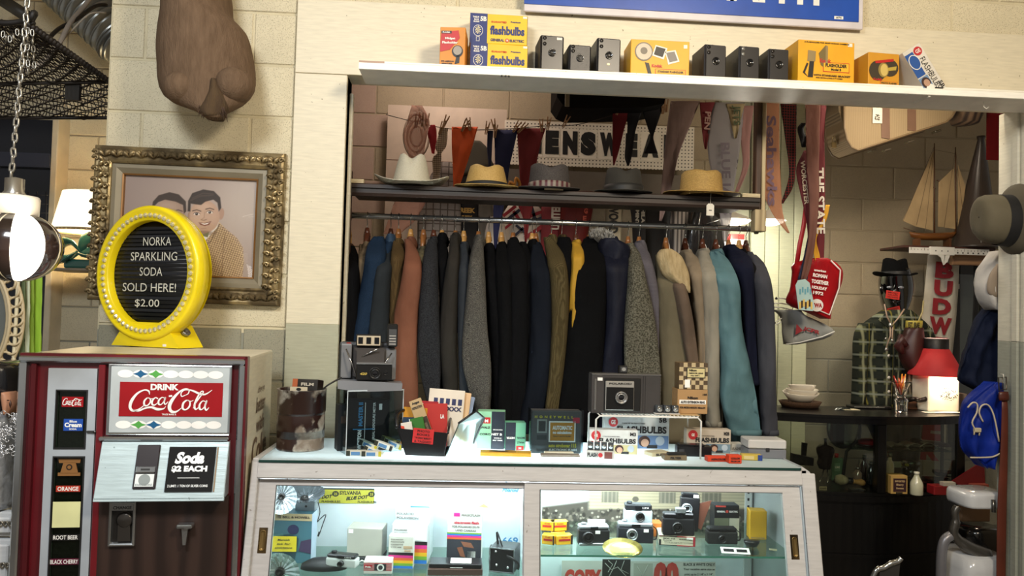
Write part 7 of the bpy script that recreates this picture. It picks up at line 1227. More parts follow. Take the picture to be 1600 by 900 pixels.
# flashcube packets
fcp=[(556,713,-4),(580,711,26),(596,711,22),(571,703,24),(590,699,20),(610,703,24),(604,694,22),(580,714,-2)]; LB=('pale film packet at the lower left of the heap below the acrylic box','striped film packet second from the bottom of the heap','white and blue film packet in the middle of the heap','film packet with yellow end at the left of the heap','film packet lying across the top left of the heap','film packet at the far right of the heap beside the tray','olive film packet on the very top of the heap','black ended film packet at the bottom of the heap')
for i,(x,y,a) in enumerate(fcp):
    q=on(x,y if i < 2 or i == 7 else 711,Zt); s=q.y/F; z=Zt+.001 if i in (0,1,7) else max(Zt+.018,at(x,y+4,q.y).z); T=thing('film_packet',LB[i],'packet',(q.x,q.y+.01*i if i not in (0,7) else q.y,z),R(-a*.5),'little film packets beside the acrylic box',ry=R(a*.8 if i not in (0,7) else 0)); carton(T,30*s,8*s,.022,mat(('#c9c7b8','#cfd0c4','#d4d6cc','#bfc4b4','#c6c9bb','#c2c6b4','#8f9055','#cfcabb')[i],.4),prints=[('R',-.5,-.3,0,1,0),('R',-.25,.2,.15,.8,1),('R',.36,.5,0,1,2 if i % 2 else 3)],mats=[mat('#26281c'),mat('#4f7ca8'),mat('#b5a82c'),dk_])
# black tray of photo books
q=on(672,714,Zt); s=q.y/F; T=thing('book_tray','black bent metal tray holding photo booklets with red handwritten note','tray',(q.x,q.y+.01,Zt+.001),R(-6)); TR=T; trm=mat('#111113',.3,coat=.2)
m=MB(); m.prism([(-.08,0),(.045,0),(.055,.075),(-.11,.085)],0,.003); m.build('front_panel',trm,T); m=MB(); m.prism([(-.08,0),(.045,0),(.055,.11),(-.115,.12)],.11,.113); m.build('rear_panel',trm,T)
m=MB(); m.rings([[Vector((-.08,y,0)),Vector((-.112,y,.087+.03*y/.11)),Vector((-.108,y,.087+.03*y/.11)),Vector((-.077,y,.003))] for y in (0,.11)],0,True,True,False); m.box(-.08,.05,0,.11,0,.003); m.build('base',trm,T)
m=MB(); m.tube(catmull([(-.11,.0,.085),(-.118,.03,.125),(-.1,.08,.135),(-.08,.11,.13)],4),.006,6); m.tube([(.055,0,.075),(.05,.11,.115)],.004,6); m.build('handle',trm,T)
m=MB(); P=[(.048,0,0),(.09,-.02,.11),(.14,.03,.145),(.165,.06,.12),(.13,.09,.03),(.06,.1,0)]; m._add(P,[(0,1,2,3,4,5)]); m._add([(x+.003,y+.004,z) for x,y,z in P],[(5,4,3,2,1,0)]); m.build('mirror_flap',mat('#b9d2d6',.18,.6),T,label='bright mirror finish flap of the tray'); m=MB(); m.tube([P[1],P[2],P[3],P[4]],.004,6); m.build('flap_edge',trm,T)
m=MB(); K=Matrix.Rotation(R(4),4,'Y'); m.box(-.062,.005,-.004,-.003,.038,.085,M=K)
for i,t in enumerate(('PHOTO','BOOKS','* IN GREAT MARKET *','& TAGGED')): m.text(t,-.028,.077-.011*i,.04 if i < 2 else .055,.007,1,-.0055,M=K,off=.02)
m.build('red_note',[mat('#c22a2a',.5),mat('#2b0d0d')],T,label='red card with handwritten black capitals')
def book(label,x,y,z,w,h,col,tilt=0,rz=0,prints=(),mats=(),th=.006,kind='booklet'):
    b=thing('booklet',label,kind,Vector(TR.location)+Vector((x,y,z)),R(rz-6),'booklets in the black tray',ry=R(tilt),rx=R(-6)); carton(b,w,h,th,mat(col,.5),prints=prints,mats=mats)
book('red booklet with a price sticker at the back of the tray',-.03,.085,.03,.085,.135,'#9c1a20',2,prints=[('R',-.3,-.1,.84,.94,0)],mats=[bw_])
book('orange yellow booklet at the left of the tray',-.062,.065,.02,.08,.125,'#c98a14',2)
book('white sheet with a row of dark logo squares, tallest in the tray',.035,.08,.02,.12,.185,'#ddd3c2',3,prints=[('T','XXXXX',.1,.66,.7,.08,0)]+[('R',-.35+.17*k,-.24+.17*k,.73,.84,0) for k in range(5)]+[('P',[(-.1,.2),(.1,.2),(.0,.35)],1)],mats=[mat('#2a3158'),mat('#c98a3a')])
book('cream envelope edged in orange behind the white sheet',.045,.095,.02,.125,.18,'#d8b48a',6); book('pale blue grey folder at the right rear of the tray',.06,.1,.02,.1,.17,'#7d8aa0',10)
book('dark blue booklet below the orange one',-.06,.045,.015,.075,.10,'#16304a',0); book('scarlet folder with white print in the middle of the tray',.012,.06,.02,.08,.14,'#b22a22',-2,prints=[('T','LA',.3,.7,.16,.1,0)],mats=[bw_])
book('tan and brown camera manual leaning in the tray',.0,.035,.02,.042,.165,'#b59a70',-22,prints=[('R',-.5,.5,.0,.62,0),('T','Argus',.0,.93,.6,.06,1),('T','INSTRUCTION',.0,.84,.8,.05,1),('R',-.35,.35,.3,.5,2),('D',.0,.4,.22,.07,0,.001)],mats=[mat('#3a2d20'),dk_,mat('#9c8a70')])
book('green booklet with white edge leaning left in the tray',-.03,.02,.025,.046,.095,'#2c6b1e',-14,prints=[('R',-.5,-.45,0,1,0)],mats=[bw_]); book('small dark green booklet beside the larger green one',-.048,.018,.02,.035,.075,'#245a22',-22); book('orange and white folded leaflet at the front left of the tray',-.068,.012,.03,.036,.075,'#d9d2c6',-12,prints=[('P',[(-.5,.1),(-.2,.1),(-.2,.85),(-.5,.9)],0)],mats=[mat('#d0452a')]); book('crumpled white slip at the front of the tray',-.035,.01,.02,.02,.05,'#cfcac2',-25)
# boxes in front
cor_p=[('R',.02,.5,0,1,0),('R',-.3,-.02,.68,.84,1),('T','WALZ',-.2,.57,.36,.06,2),('T','CORO',-.2,.39,.4,.06,2),('T','NET B',.22,.4,.38,.06,3,0,.001),('T','EXPOSURE METER',.26,.52,.34,.03,3,0,.001),('T','MODEL B',.26,.3,.26,.03,3,0,.001),('T','SELF TIMER',.26,.24,.36,.03,3,0,.001),('T','M',-.16,.75,.12,.08,3,0,.0012)]
wm=[mat('#1c2432',.5),rd,dk_,bw_]
bx('meter_box','tall mint green and navy light meter box on the case top','box',766,702,43,58,.06,'#8fc7a0',cor_p,wm,Z=Zt,rz=-4,side=(-1,'#7fd0bb'))
bx('meter_box','shorter navy and mint box turned upside down beside the tall one','box',805,704,32,43,.05,'#6cae8e',[('R',-.5,.0,0,1,0),('T','WALZ',.25,.28,.36,.07,2,PI),('T','MOVIL',.25,.45,.4,.07,2,PI),('T','METER',-.25,.45,.4,.07,3,PI,.001),('R',.04,.4,.0,.16,1),('T','M',.22,.08,.12,.08,3,PI,.0012)],wm,Z=Zt,rz=3)
T,w,h=bx('flat_box','flat yellow box with an oval seal lying in front of the mint boxes','box',790,714,80,6,.05,'#c9982a',(),(),Z=Zt,rz=-3); m=MB(); m.box(-w/2+.03,w/2-.05,.008,.042,h,h+.0008,1); m._add([(-.02+.03*math.cos(a),.025+.014*math.sin(a),h+.0014) for a in np.linspace(0,2*PI,20,endpoint=False)],[tuple(range(20))],0); m.build('lid_print',[mat('#3a2f28'),mat('#a0782e')],T)
T,w,h=bx('flash_box','dark grey electronic flash box with orange label in clear plastic','box',869,709,78,66,.06,'#4b4a49',[('T','H  O  N  E  Y  W  E  L  L',-.06,.86,.78,.06,0),('R',.32,.46,.72,.85,1),('R',-.16,.38,.27,.76,2),('R',-.135,.355,.3,.73,3,.0006),('T','AUTOMATIC',.11,.61,.4,.1,2,0,.0012),('T','no calculations',.11,.5,.38,.07,2,0,.0012),('T','FULLY AUTO FLASH',.11,.41,.36,.03,4,0,.0012),('R',-.4,-.2,.48,.8,5),('R',-.37,-.23,.52,.76,4,.0006),('R',-.4,-.2,.32,.43,4),('T','auto strobonar 115',.12,.19,.56,.09,0),('T','ELECTRONIC FLASH',.13,.09,.56,.05,2)],[mat('#d0bf20'),mat('#b81f3a'),bw_,mat('#bd7f1c'),mat('#2a2a2a'),mat('#8f9088')],Z=Zt,rz=2)
for b in ((-w/2-.006,w/2+.006,-.006,-.005,.0,h+.004),(w/2+.004,w/2+.006,-.005,.07,0,h+.004),(-w/2-.006,-w/2-.004,-.005,.07,0,h+.004)): m=MB(); m.box(*b); m.build('clear_sleeve',acr,T)
T,w,h=bx('folded_leaflet','cream folded paper leaflet lying against the flash box','paper',874,711,46,4,.02,'#c2b9a2',(),(),Z=Zt,rz=4)
T,w,h=bx('clear_tray','thin brown plastic tray in front of the flash box','tray',876,715,62,4,.03,'#7d7468',(),(),Z=Zt,rz=1)
# wire rack
q=on(930,715,Zt); q2=on(1103,723,Zt); s=q.y/F; WR=q2.x-q.x; HR=at(930,650,q.y).z-Zt; T=thing('wire_rack','white coated wire shelf rack standing on the case top','rack',(q.x,q.y,Zt+.001)); wwm=mat('#d9d7d0',.35); RK=T; DR_=.15
for y in (0,DR_): m=MB(); m.tube([(0,y,0),(0,y,HR-.012),(.012,y,HR),(WR-.012,y,HR),(WR,y,HR-.012),(WR,y,0)],.0032,8); m.build('leg_frame',wwm,T)
for k in range(26): x=.01+(WR-.02)*k/25; m=MB(); m.tube([(x,-.002,HR+.004),(x,DR_+.002,HR+.004)],.0016,5); m.build('cross_wire',wwm,T)
m=MB(); m.box(.245,WR-.005,.002,DR_-.005,HR+.006,HR+.008); m.build('card_base',mat('#b8996a',.6),T)
ZR=Zt+.001+HR+.0062; RY=q.y
# big instant camera on rack
T=thing('instant_camera','large dark grey instant camera with silver lens panel on the wire rack','camera',(at(978,645,RY+.02).x,RY+.02,ZR),R(2)); s=RY/F; w,h=112*s,62*s; dg=mat('#3d3a39',.45,kind='leather',bump=.1)
m=MB(); m.box(-w/2,w/2,0,.06,0,h,bev=.005); m.build('body',dg,T); m=MB(); m.box(-w/2,w/2,-.002,.05,h-.004,h+.002,bev=.001); m.build('top_trim',mat('#8d8b88',.25,.8),T)
m=MB(); m.box(-w*.32,w*.2,-.006,0,.008,h-.012,bev=.002); m.build('front_bed',mat('#171717',.4),T); m=MB(); m.box(-w*.31,w*.1,-.012,-.005,.012,h-.022,bev=.002); m.build('shutter_frame',mat('#b5b2ab',.3,.5),T); m=MB(); m.box(-w*.3,w*.09,-.0145,-.012,.015,h-.042); m.text('POLAROID',-w*.1,h-.03,w*.32,.006,0,-.0135); m.build('shutter_plate',mat('#101010',.3),T)
ring_lens(T,-w*.09,h*.42,.020,-.0145,mat('#8d8b88',.3,.6),deep=.01); m=MB(); m.box(-w*.46,-w*.43,-.003,0,.012,h-.016,bev=.001); m.build('side_bar',mat('#8d8b88',.3,.8),T); m=MB(); m.box(-w*.42,-w*.35,-.0035,-.0005,h-.022,h-.012); m.build('price_sticker',bw_,T)
m=MB(); m.box(-w*.1,-w*.0+.005,.01,.03,h+.002,h+.028,bev=.002); m.build('viewfinder',mat('#191919',.3),T); m=MB(); m.disc(-.008,h+.016,.007,.006,.0085,n=14); m.box(-.019,.002,.0088,.0098,h+.008,h+.024,1); m.build('finder_lens',[mat('#b8b8b4',.1,.6),mat('#3a3a3a')],T)
m=MB(); m.box(w*.24,w*.245,-.001,0,.004,h-.004); m.box(w*.27,w*.275,-.001,0,.004,h-.004); m.build('seam',mat('#1c1b1b'),T)
Xn=at(1079,650,RY+.05).x
b=thing('lens_box','tan lens accessory carton, lower of the two stacked on the rack','box',(Xn,RY+.03,ZR+.002)); carton(b,49*s,39*s,.07,mat('#a88457',.55),prints=[('T','Nikon',.0,.66,.34,.11,0),('T','105',.4,.8,.14,.08,0),('R',-.44,.44,.4,.57,1),('T','AUTO EXTENSION RING',.0,.485,.8,.1,0,0,.001),('T','FOR MICRO-NIKKOR 105mm f/4',.0,.26,.84,.08,0)],mats=[dk_,bw_])
b=thing('lens_box','checked brown and cream lens box stacked on the tan carton','box',(Xn+.001,RY+.03,ZR+.002+39*s+.001)); pr=[('R',-.5+.143*(i),-.5+.143*(i+1),j/6,(j+1)/6,(i+j) % 2,.0002) for i in range(7) for j in range(6)]+[('R',-.25,.42,.42,.82,2,.0012),('R',-.22,.39,.45,.79,3,.0016),('T','Nikon',-.03,.72,.26,.08,2,0,.002),('T','NIKKOR LENS',.08,.61,.5,.05,2,0,.002),('T','No 2471',.05,.52,.3,.05,2,0,.002),('R',-.3,-.12,.06,.36,4,.001)]; carton(b,46*s,42*s,.06,mat('#6f5b3e',.5),prints=pr,mats=[mat('#b5a27c'),mat('#4c3c28'),dk_,mat('#c9bb88'),bw_])
b=thing('flashcube_pack','clear pack of three flashcubes lying at the front of the rack','flashcubes',(at(1042,650,RY+.01).x,RY+.004,ZR+.0022)); m=MB(); m.box(-.042,.042,0,.03,0,.004); m.build('tray',mat('#b8b5ae',.4),b)
for k in range(3):
    x=-.027+.027*k; m=MB(); m.box(x-.012,x+.012,.002,.026,.004,.03,bev=.002); cc=m.build('flashcube',mat('#3c4146',.05,.3,coat=1),b); m=MB(); m.lathe([(0,0),(.006,.002),(.009,.006)],12,0,Matrix.Translation((x,.0018,.017)) @ Matrix.Rotation(PI/2,4,'X')); m.build('reflector',mat('#c4c9cc',.1,.9),cc)
# flashbulb sleeves under the rack
def ge(label,xc,yb,w_,h_,code,face,rz=0,cc='#5f7aa0'):
    pr=[('D',-.36,.76,7.5/w_,7.5/w_,0),('T','GE',-.36,.76,.07,.12,1,0,.0006),('T',code,.4,.84,.12,.14,2),('T','TWELVE GUARANTEED',-.05,.73,.36,.03,2),('T','FLASHBULBS',.08,.56,.76,.2,2),('R',-.06,.49,.04,.4,3),('D',.12,.24,.09,.085,4,.0006),('D',.13,.2,.06,.06,5,.0012),('D',.36,.26,.07,.07,6,.0006),('R',.16,.32,.05,.14,2,.0014)]
    return bx('flashbulb_box',label,'box',xc,yb,w_,h_,.045,face,pr,[mat('#b0262a'),bw_,dk_,mat(cc),mat('#3a211a'),mat('#b8917a'),mat('#a8b3bd',.2)],Z=Zt,rz=rz,group='white flashbulb sleeves under the rack')
ge('largest white and blue flashbulb sleeve standing under the rack',994,703,103,56,'5B','#c3c8ca',-2)
ge('smaller white flashbulb sleeve in front of the largest one',958,711,76,39,'M3','#d3d5d2',-5,'#b8b183')
ge('cream flashbulb sleeve at the right end under the rack',1107,709,70,38,'M2B','#b5a998',-3,'#6a7f8c')
T,w,h=bx('flashcube_pack','clear blister pack of flashcubes with white printed base at the left rack leg','flashcubes',938,718,44,13,.03,'#c3c4bf',[('T','FLASH',-.28,.5,.35,.5,0),('D',-.0,.5,.08,.08,1),('R',.14,.42,.1,.9,2)],[dk_,mat('#b0262a'),mat('#6b3a34')],Z=Zt,rz=-10)
for k in range(4): x=-w*.36+w*.24*k; m=MB(); m.box(x-.009,x+.009,.004,.024,h,h+.028,bev=.002); cc=m.build('flashcube',mat('#50575c',.05,.3,coat=1),T); m=MB(); m.lathe([(0,0),(.005,.002),(.007,.006)],12,0,Matrix.Translation((x,.0035,h+.015)) @ Matrix.Rotation(PI/2,4,'X')); m.build('reflector',mat('#c4c9cc',.1,.9),cc)
T,w,h=bx('pocket_camera','flat black pocket camera lying on the case under the rack','camera',1085,714,54,16,.05,'#0f0f12',[('R',-.45,-.3,.3,.7,0)],[mat('#2d2d30')],Z=Zt,rz=-6,rough=.3); m=MB(); m.box(-w*.45,w*.3,.0,.04,h,h+.006,bev=.002); m.build('raised_lid',mat('#17171a',.25),T)
bx('flat_carton','cream flat slide carton lying beside the flashbulb sleeve','box',1033,714,34,7,.05,'#b3a888',[('T','SLIDE',0,.5,.6,.5,0)],[dk_],Z=Zt,rz=20); bx('flat_carton','brown flat carton with a black clip on top','box',1056,720,36,8,.04,'#6f6048',[('T','FILTER',0,.5,.5,.4,0)],[dk_],Z=Zt,rz=2); bx('black_clip','black metal clip lying on the brown flat carton','clip',1058,711.5,30,4,.015,'#151515',(),(),Z=Zt+.018,rz=4)
bx('film_box','long orange red film box at the front edge of the case','box',1122,722,34,8,.03,'#c23a1c',[('T','AGFACOLOR',0,.5,.7,.4,0)],[dk_],Z=Zt,rz=4,group='orange film boxes'); bx('film_box','short orange red film box right of the long one','box',1149,725,21,13,.03,'#cc3f1e',[('T','COLOR',0,.65,.7,.22,0),('T','FILM 24',0,.3,.7,.2,0)],[dk_],Z=Zt,rz=2,group='orange film boxes')
bx('film_box','yellow and blue film box behind the orange ones','box',1175,720,32,9,.03,'#b8a040',[('R',.28,.5,0,1,0),('R',-.4,.1,.2,.8,1)],[mat('#1f3a7d'),mat('#c9b880')],Z=Zt,rz=-8)
bx('sleeve_box','small white printed box lying behind the cream flashbulb sleeve','box',1154,706,24,12,.05,'#b9b7b0',[('T','FLASHBARS',0,.4,.9,.35,0)],[gr],Z=Zt,rz=8)
T,w,h=bx('slide_viewer','white lidded grey plastic box at the right end of the case top','box',1199,717,60,14,.09,'#6f7176',(),(),Z=Zt,rz=-3,rough=.35); m=MB(); m.box(-w/2-.001,w/2+.001,-.001,.091,h+.002,h+.032,bev=.004); m.build('lid',mat('#bdbbb8',.35),T); m=MB(); m.box(-.006,.006,-.004,0,h-.006,h+.006,bev=.001); m.build('latch',mat('#222224'),T)
# ---------------------------------------------------------------- inside the case, left half
YI=2.68; Yb=YD+DC-.012
def ins(name,label,cat,xc,yb,Y,z=None,rz=0,group=None,ry=0,rx=0): q=at(xc,yb,Y); return thing(name,label,cat,(q.x,Y,q.z if z is None else z),R(rz),group,ry=R(ry),rx=R(rx))
T=ins('bulb_strip','yellow printed flashbulb carton strip taped along the back of the case','carton',529,786,Yb); a,_=loc(T,472,776); b,z_=loc(T,585,765); m=MB(); m.box(a,b,-.003,0,0,z_); wS=b-a
m.box(a,b,-.0035,-.003,z_*.98,z_*1.08,1)
for k in (0,1): c=a+wS*(.13+.5*k); m.text('SYLVANIA',c+.01,z_*.76,wS*.3,z_*.28,1,-.004,off=.03); m.text('BLUE DOT',c+.035,z_*.42,wS*.3,z_*.26,1,-.004,off=.05,skew=.4,rot=.1); m.text('FLASHBULBS',c+.07,z_*.12,wS*.26,z_*.16,1,-.004); m.disc(c+.085,z_*.68,.012,.010,-.0042,1); m.text('25',c+.085,z_*.68,.012,.009,0,-.0055)
m.build('strip',[mat('#b5ad3a',.5),mat('#20231c')],T)
def cart(name,label,cat,x0,x1,y0,Y,base,face,prints=(),mats=(),d=.06,side=None,rz=0,group=None,rough=.5):
    q=at((x0+x1)/2,y0,Y); T=thing(name,label,cat,(q.x,Y,base+.0008),R(rz),group); w=(x1-x0)*Y/F; h=q.z-base; carton(T,w,h,d,mat(face,rough),prints=prints,mats=mats)
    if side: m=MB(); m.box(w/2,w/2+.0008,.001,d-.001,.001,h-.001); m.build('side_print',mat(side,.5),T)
    return T,w,h
BH=cart('projector_box','tall movie equipment carton with cream band and blue picture at the left of the case','box',425,487,803,2.6,ZS1,'#3a6470',[('R',-.5,.5,.86,1,0),('T','BELL & HOWELL',.12,.93,.68,.045,1),('R',-.38,-.26,.9,.97,1),('D',.05,.68,.14,.12,2),('P',[(-.2,.0),(.1,.0),(.2,.5),(.0,.6),(-.3,.55)],3),('P',[(.25,.45),(.5,.5),(.5,.2),(.2,.25)],4),('P',[(-.5,.3),(-.1,.35),(-.2,.6),(-.5,.55)],5)],[mat('#b8a47c'),mat('#2a2620'),mat('#1c2048'),mat('#27464e'),mat('#3a2c4a'),mat('#4f7a7a')],d=.07,side='#a9b8c9',rz=-3)[0]
T=ins('yellow_note','yellow handwritten sticky note on the blue projector carton','note',444,862,2.59); m=MB(); s=2.59/F; m.box(-19*s,18*s,0,.001,0,23*s); [m.text(t,-.002,(18-6*i)*s,w_*s,3*s,1,-.0012,skew=.3) for i,(t,w_) in enumerate((('Manuals',18),('ask for',20),('assistance',26)))]; m.build('paper',[mat('#c9b41c',.6),mat('#4a4520')],T)
def fan(name,label,x,y,rpx,Y,tilt=(0,0),n=18,col='#b9bfc4',deep=.35):
    q=at(x,y,Y); T=thing(name,label,'flash reflector',q,rz=R(tilt[1]),rx=R(tilt[0]),group='silver flash reflectors'); r=rpx*Y/F; K=Matrix.Rotation(PI/2,4,'X'); me=None
    for k in range(n):
        m=MB(); a0,a1=2*PI*k/n,2*PI*(k+1)/n; g=[]
        for t in (.18,.5,.8,1): g.append([K @ Vector((r*t*math.cos(a),r*t*math.sin(a),deep*r*(t*t-.2)+(.003 if j == 1 else 0))) for j,a in enumerate((a0,(a0+a1)/2,a1))])
        m.rings(g,0,False,False,False); m.build('blade',mat(col,.22,.85),T)
    m=MB(); m.lathe([(r*.2,-.004),(r*.2,.004),(r*.13,.006),(r*.12,.0),(0,-.002)],18,0,K); m.build('bulb_socket',mat('#2e2c2b',.3,.5),T); return T
fan('fan_reflector','upper fluted silver flash reflector in the top left corner of the case',440,776,25,2.56); fan('fan_reflector','lower fan shaped flash reflector in front of the projector carton',437,894,32,2.5,col='#c2c6c6')
T=fan('fan_reflector','shallow grey flash reflector lying face down on its small flash unit',476,778,30,2.62,tilt=(-74,8),col='#7f848a'); T2=ins('flash_unit','small silver flash battery unit below the shallow grey reflector','flash unit',477,799,2.64,rz=-4); m=MB(); m.box(-.035,.033,0,.05,0,.035,bev=.003); m.build('body',mat('#8b9299',.3,.6),T2); m=MB(); m.disc(.002,.017,.004,y=-.001); m.build('jack',dk_,T2)
T=ins('flash_wire_lead','thin black flash cord hanging in front of the pale case back','cable',500,830,2.62); O=Vector(T.location); m=MB(); m.tube(catmull([at(x,y,2.62)-O for x,y in ((497,785),(500,800),(496,815),(499,812),(509,804),(504,820),(499,835))],4),.0016,5); m.cyl(at(499,831,2.62)-O,at(497,838,2.62)-O,.003); m.build('wire',dk_,T)
A1=ZS1+.055; cart('riser_box','black carton with white letter A under the blank white box','box',548,600,872,2.62,ZS1,'#17191c',[('T','LA',-.2,.3,.3,.5,0)],[bw_],d=.09)
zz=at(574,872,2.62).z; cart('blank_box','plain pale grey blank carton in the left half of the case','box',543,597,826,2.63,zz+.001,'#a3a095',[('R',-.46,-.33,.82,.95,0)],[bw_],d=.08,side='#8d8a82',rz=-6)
def camera(label,x0,x1,y0,Y,base,body='#1a1a1c',top=None,face=None,lens=.3,lx=0,lz=.45,rz=0,ring=None,sticker=None,knob=True,strap=False,txt=None,name='camera',d=.04,ltop=.22,ry=0):
    q=at((x0+x1)/2,y0,Y); T=thing(name,label,'camera',(q.x,Y,base+.0008),R(rz),'vintage cameras in the case',ry=R(ry)); w=(x1-x0)*Y/F; h=q.z-base
    m=MB(); m.box(-w/2,w/2,0,d,0,h*(1-ltop),bev=.005); m.build('body',mat(body,.4,kind='leather',bump=.15),T); m=MB(); m.box(-w/2+.002,w/2-.002,.002,d-.002,h*(1-ltop),h,bev=.004); m.build('top_plate',mat(top or body,.3,.5 if top else 0),T)
    if face: m=MB(); m.box(-w*.44,w*.44,-.003,0,h*.08,h*(.92-ltop),bev=.001); m.build('face_plate',mat(face,.3,.3),T)
    ring_lens(T,lx*w,lz*h,lens*h*.8,-.003,ring or mat('#2b2b2b',.3,.5),deep=.014)
    m=MB(); m.box(-w*.12,w*.12,-.0015,.004,h*(1-ltop*.85),h*(1-ltop*.25)); m.build('finder_window',mat('#0d1014',.05,coat=1),T)
    if knob: m=MB(); m.lathe([(.009,h-.002),(.009,h+.006),(0,h+.007)],14,0,Matrix.Translation((-w*.3,d/2,0))); m.build('wind_knob',mat(top or '#333333',.25,.7),T)
    if sticker: m=MB(); m.box(sticker[0]*w-.008,sticker[0]*w+.008,-.0045,-.0035,sticker[1]*h-.005,sticker[1]*h+.005); m.build('price_sticker',bw_,T)
    if txt: m=MB(); m.text(txt,.25*w,h*(1-ltop*.5),w*.22,h*.07,0,.0005); m.build('lettering',bw_,T)
    if strap: m=MB(); m.tube(catmull([(w/2,d/2,h*.8),(w/2+.014,d/2,h*.6),(w/2+.012,d/2,h*.2),(w/2,d/2,.01)],4),.003,6,flat=.5); m.build('strap',dk_,T)
    return T,w,h
camera('black and white cartridge camera tilted among black items at the lower left',508,556,868,2.5,ZS1+.02,'#c4c5c3','#1a1a1c',None,.3,.05,.38,-14,txt='104',ltop=.3)
T=ins('camera_pouch','soft black camera pouch at the bottom left of the case','pouch',505,906,2.54,z=ZS1+.001); m=MB(); m.lathe([(.0,0),(.075,.004),(.07,.02),(.04,.035),(0,.04)],20,sx=1,sy=.5); m.build('body',mat('#121215',.5),T)
cart('striped_camera_box','red and white striped carton with a camera picture','box',569,612,878,2.5,ZS1,'#cfcac4',[('R',-.5,.5,.28+.11*k,.33+.11*k,0) for k in range(6)]+[('R',-.48,-.2,.5,.72,0,.0006),('T','Pola',-.34,.6,.2,.14,1,0,.001),('R',-.12,.3,.3,.82,2,.001),('D',.1,.55,.13,.13,1,.0014),('D',.1,.55,.08,.08,2,.002)],[mat('#a81e2a'),bw_,mat('#2c2c30')],d=.06)
rb_=[mat(c,.4) for c in ('#19191b','#c42a7a','#cf5a2a','#d9a81c','#6a9a2c','#1f6ab8')]
def stripes(z0,z1,mi0=3): hs=(z0-z1)/6.0; return [('R',-.5,.5,z0-hs*(k+1),z0-hs*k,mi0+k) for k in range(6)]
pm=[bw_,gr,mat('#b5997a')]+rb_
cart('instant_film_box','tallest white film carton with rainbow base and blue tape on top','box',618,672,794,2.66,ZS1,'#c3cdd2',[('T','POLAROID',-.2,.88,.5,.05,1),('T','POLAVISION',-.14,.8,.62,.05,1),('T','TWI-LIGHT',-.2,.72,.5,.04,1)]+stripes(.5,.02),pm,d=.09,side='#d0d6d8',rz=-6,group='rainbow striped instant film cartons')
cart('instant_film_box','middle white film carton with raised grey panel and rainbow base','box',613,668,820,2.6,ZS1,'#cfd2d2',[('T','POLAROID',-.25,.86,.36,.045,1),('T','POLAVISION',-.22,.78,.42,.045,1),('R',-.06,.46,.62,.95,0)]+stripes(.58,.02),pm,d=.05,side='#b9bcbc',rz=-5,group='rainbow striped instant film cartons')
cart('instant_film_box','smallest white film cassette carton in front with rainbow base','box',608,646,838,2.55,ZS1,'#c9c7bd',[('T','POLAROID',-.16,.9,.5,.04,1),('T','PHOTOTAPE',-.14,.82,.54,.04,1),('T','CASSETTE',-.16,.74,.5,.04,1),('T','TYPE 608',-.2,.66,.44,.04,1),('R',.1,.46,.62,.7,2),('R',.14,.4,.53,.58,2)]+stripes(.5,.02),pm,d=.035,rz=-4,group='rainbow striped instant film cartons')
cart('electronic_flash_box','white electronic flash carton with rainbow band and dark camera picture','box',700,753,797,2.62,ZS1,'#d3d4cc',[('R',-.32,-.14,.87,.94,4),('T','MAGICFLASH',.18,.905,.54,.05,1),('T','electronic flash',.06,.76,.72,.055,9),('T','FOR POLAROID SX-70',.04,.68,.8,.04,1),('T','LAND CAMERAS',.04,.61,.6,.04,1),('R',-.5,.5,.54,.565,7),('R',-.5,.5,.51,.54,8),('R',-.5,.5,.475,.51,4),('R',-.5,.5,.44,.475,5),('R',-.5,.5,0,.44,10),('P',[(-.1,.4),(.2,.38),(.3,.28),(.0,.3)],11),('P',[(-.2,.28),(-.05,.3),(.05,.1),(-.1,.12)],11),('R',.1,.34,.1,.22,0)],pm+[mat('#b8263a'),mat('#23252e'),mat('#7a4a34')],d=.07,side='#d9dad4',rz=-5)
T,w,h=cart('pack_film_back','long black film holder with white label on its top','box',671,752,882,2.5,ZS1+.02,'#0f1013',[('R',-.1,.14,.1,.2,0)],[bw_],d=.07,rz=-2,rough=.3); m=MB(); m.box(-w*.1,w*.3,.01,.06,h,h+.001); m.build('top_label',bw_,T); T=ins('film_riser','low brown carton supporting the long black film holder','box',712,910,2.49,z=ZS1+.001); m=MB(); m.box(-.09,.085,0,.08,0,.0185); m.build('carton',mat('#4a342c',.5),T)
T=ins('twin_lens_camera','upright black twin lens box camera with strap at the right of the left window','camera',783,912,2.52,z=ZS1+.001,rz=-18); s=2.52/F; w,h=40*s,loc(T,780,856)[1]; m=MB(); m.box(-w/2,w/2,0,.085,0,h,bev=.006); m.build('body',mat('#141416',.4,kind='leather'),T); rail_frame(T,'chrome_edge',-w/2,w/2,0,h,[(0,.001),(0,-.002),(.003,-.003),(.004,0)],mat('#a8adb0',.2,.8))
for x,z in ((-w*.2,h*.3),(w*.25,h*.25),(-w*.24,h*.84)): m=MB(); m.lathe([(.004,0),(.004,.003),(0,.004)],10,0,Matrix.Translation((x,0,z)) @ Matrix.Rotation(PI/2,4,'X')); m.build('stud',mat('#c9c9c9',.2,.8),T)
m=MB(); m.box(-w/2-.002,-w/2,.01,.075,.01,h-.01); m.build('lens_plate',mat('#9da2a5',.3,.6),T)
for z in (.33,.68): m=MB(); m.lathe([(.02,0),(.021,.006),(.014,.008),(.008,.003),(0,.004)],18,0,Matrix.Translation((-w/2-.002,.042,h*z)) @ Matrix.Rotation(-PI/2,4,'Y')); m.build('lens',mat('#17181c',.1,coat=1),T)
m=MB(); m.tube(catmull([(-w*.3,.04,h),(-w*.3,.03,h+.04),(w*.1,.01,h-.02),(w*.5,-.03,h*.75),(w*.75,-.03,h*.55),(w*.7,-.02,h*.3)],5),.005,6,flat=.35); m.build('strap',mat('#1c1a1a',.5),T)
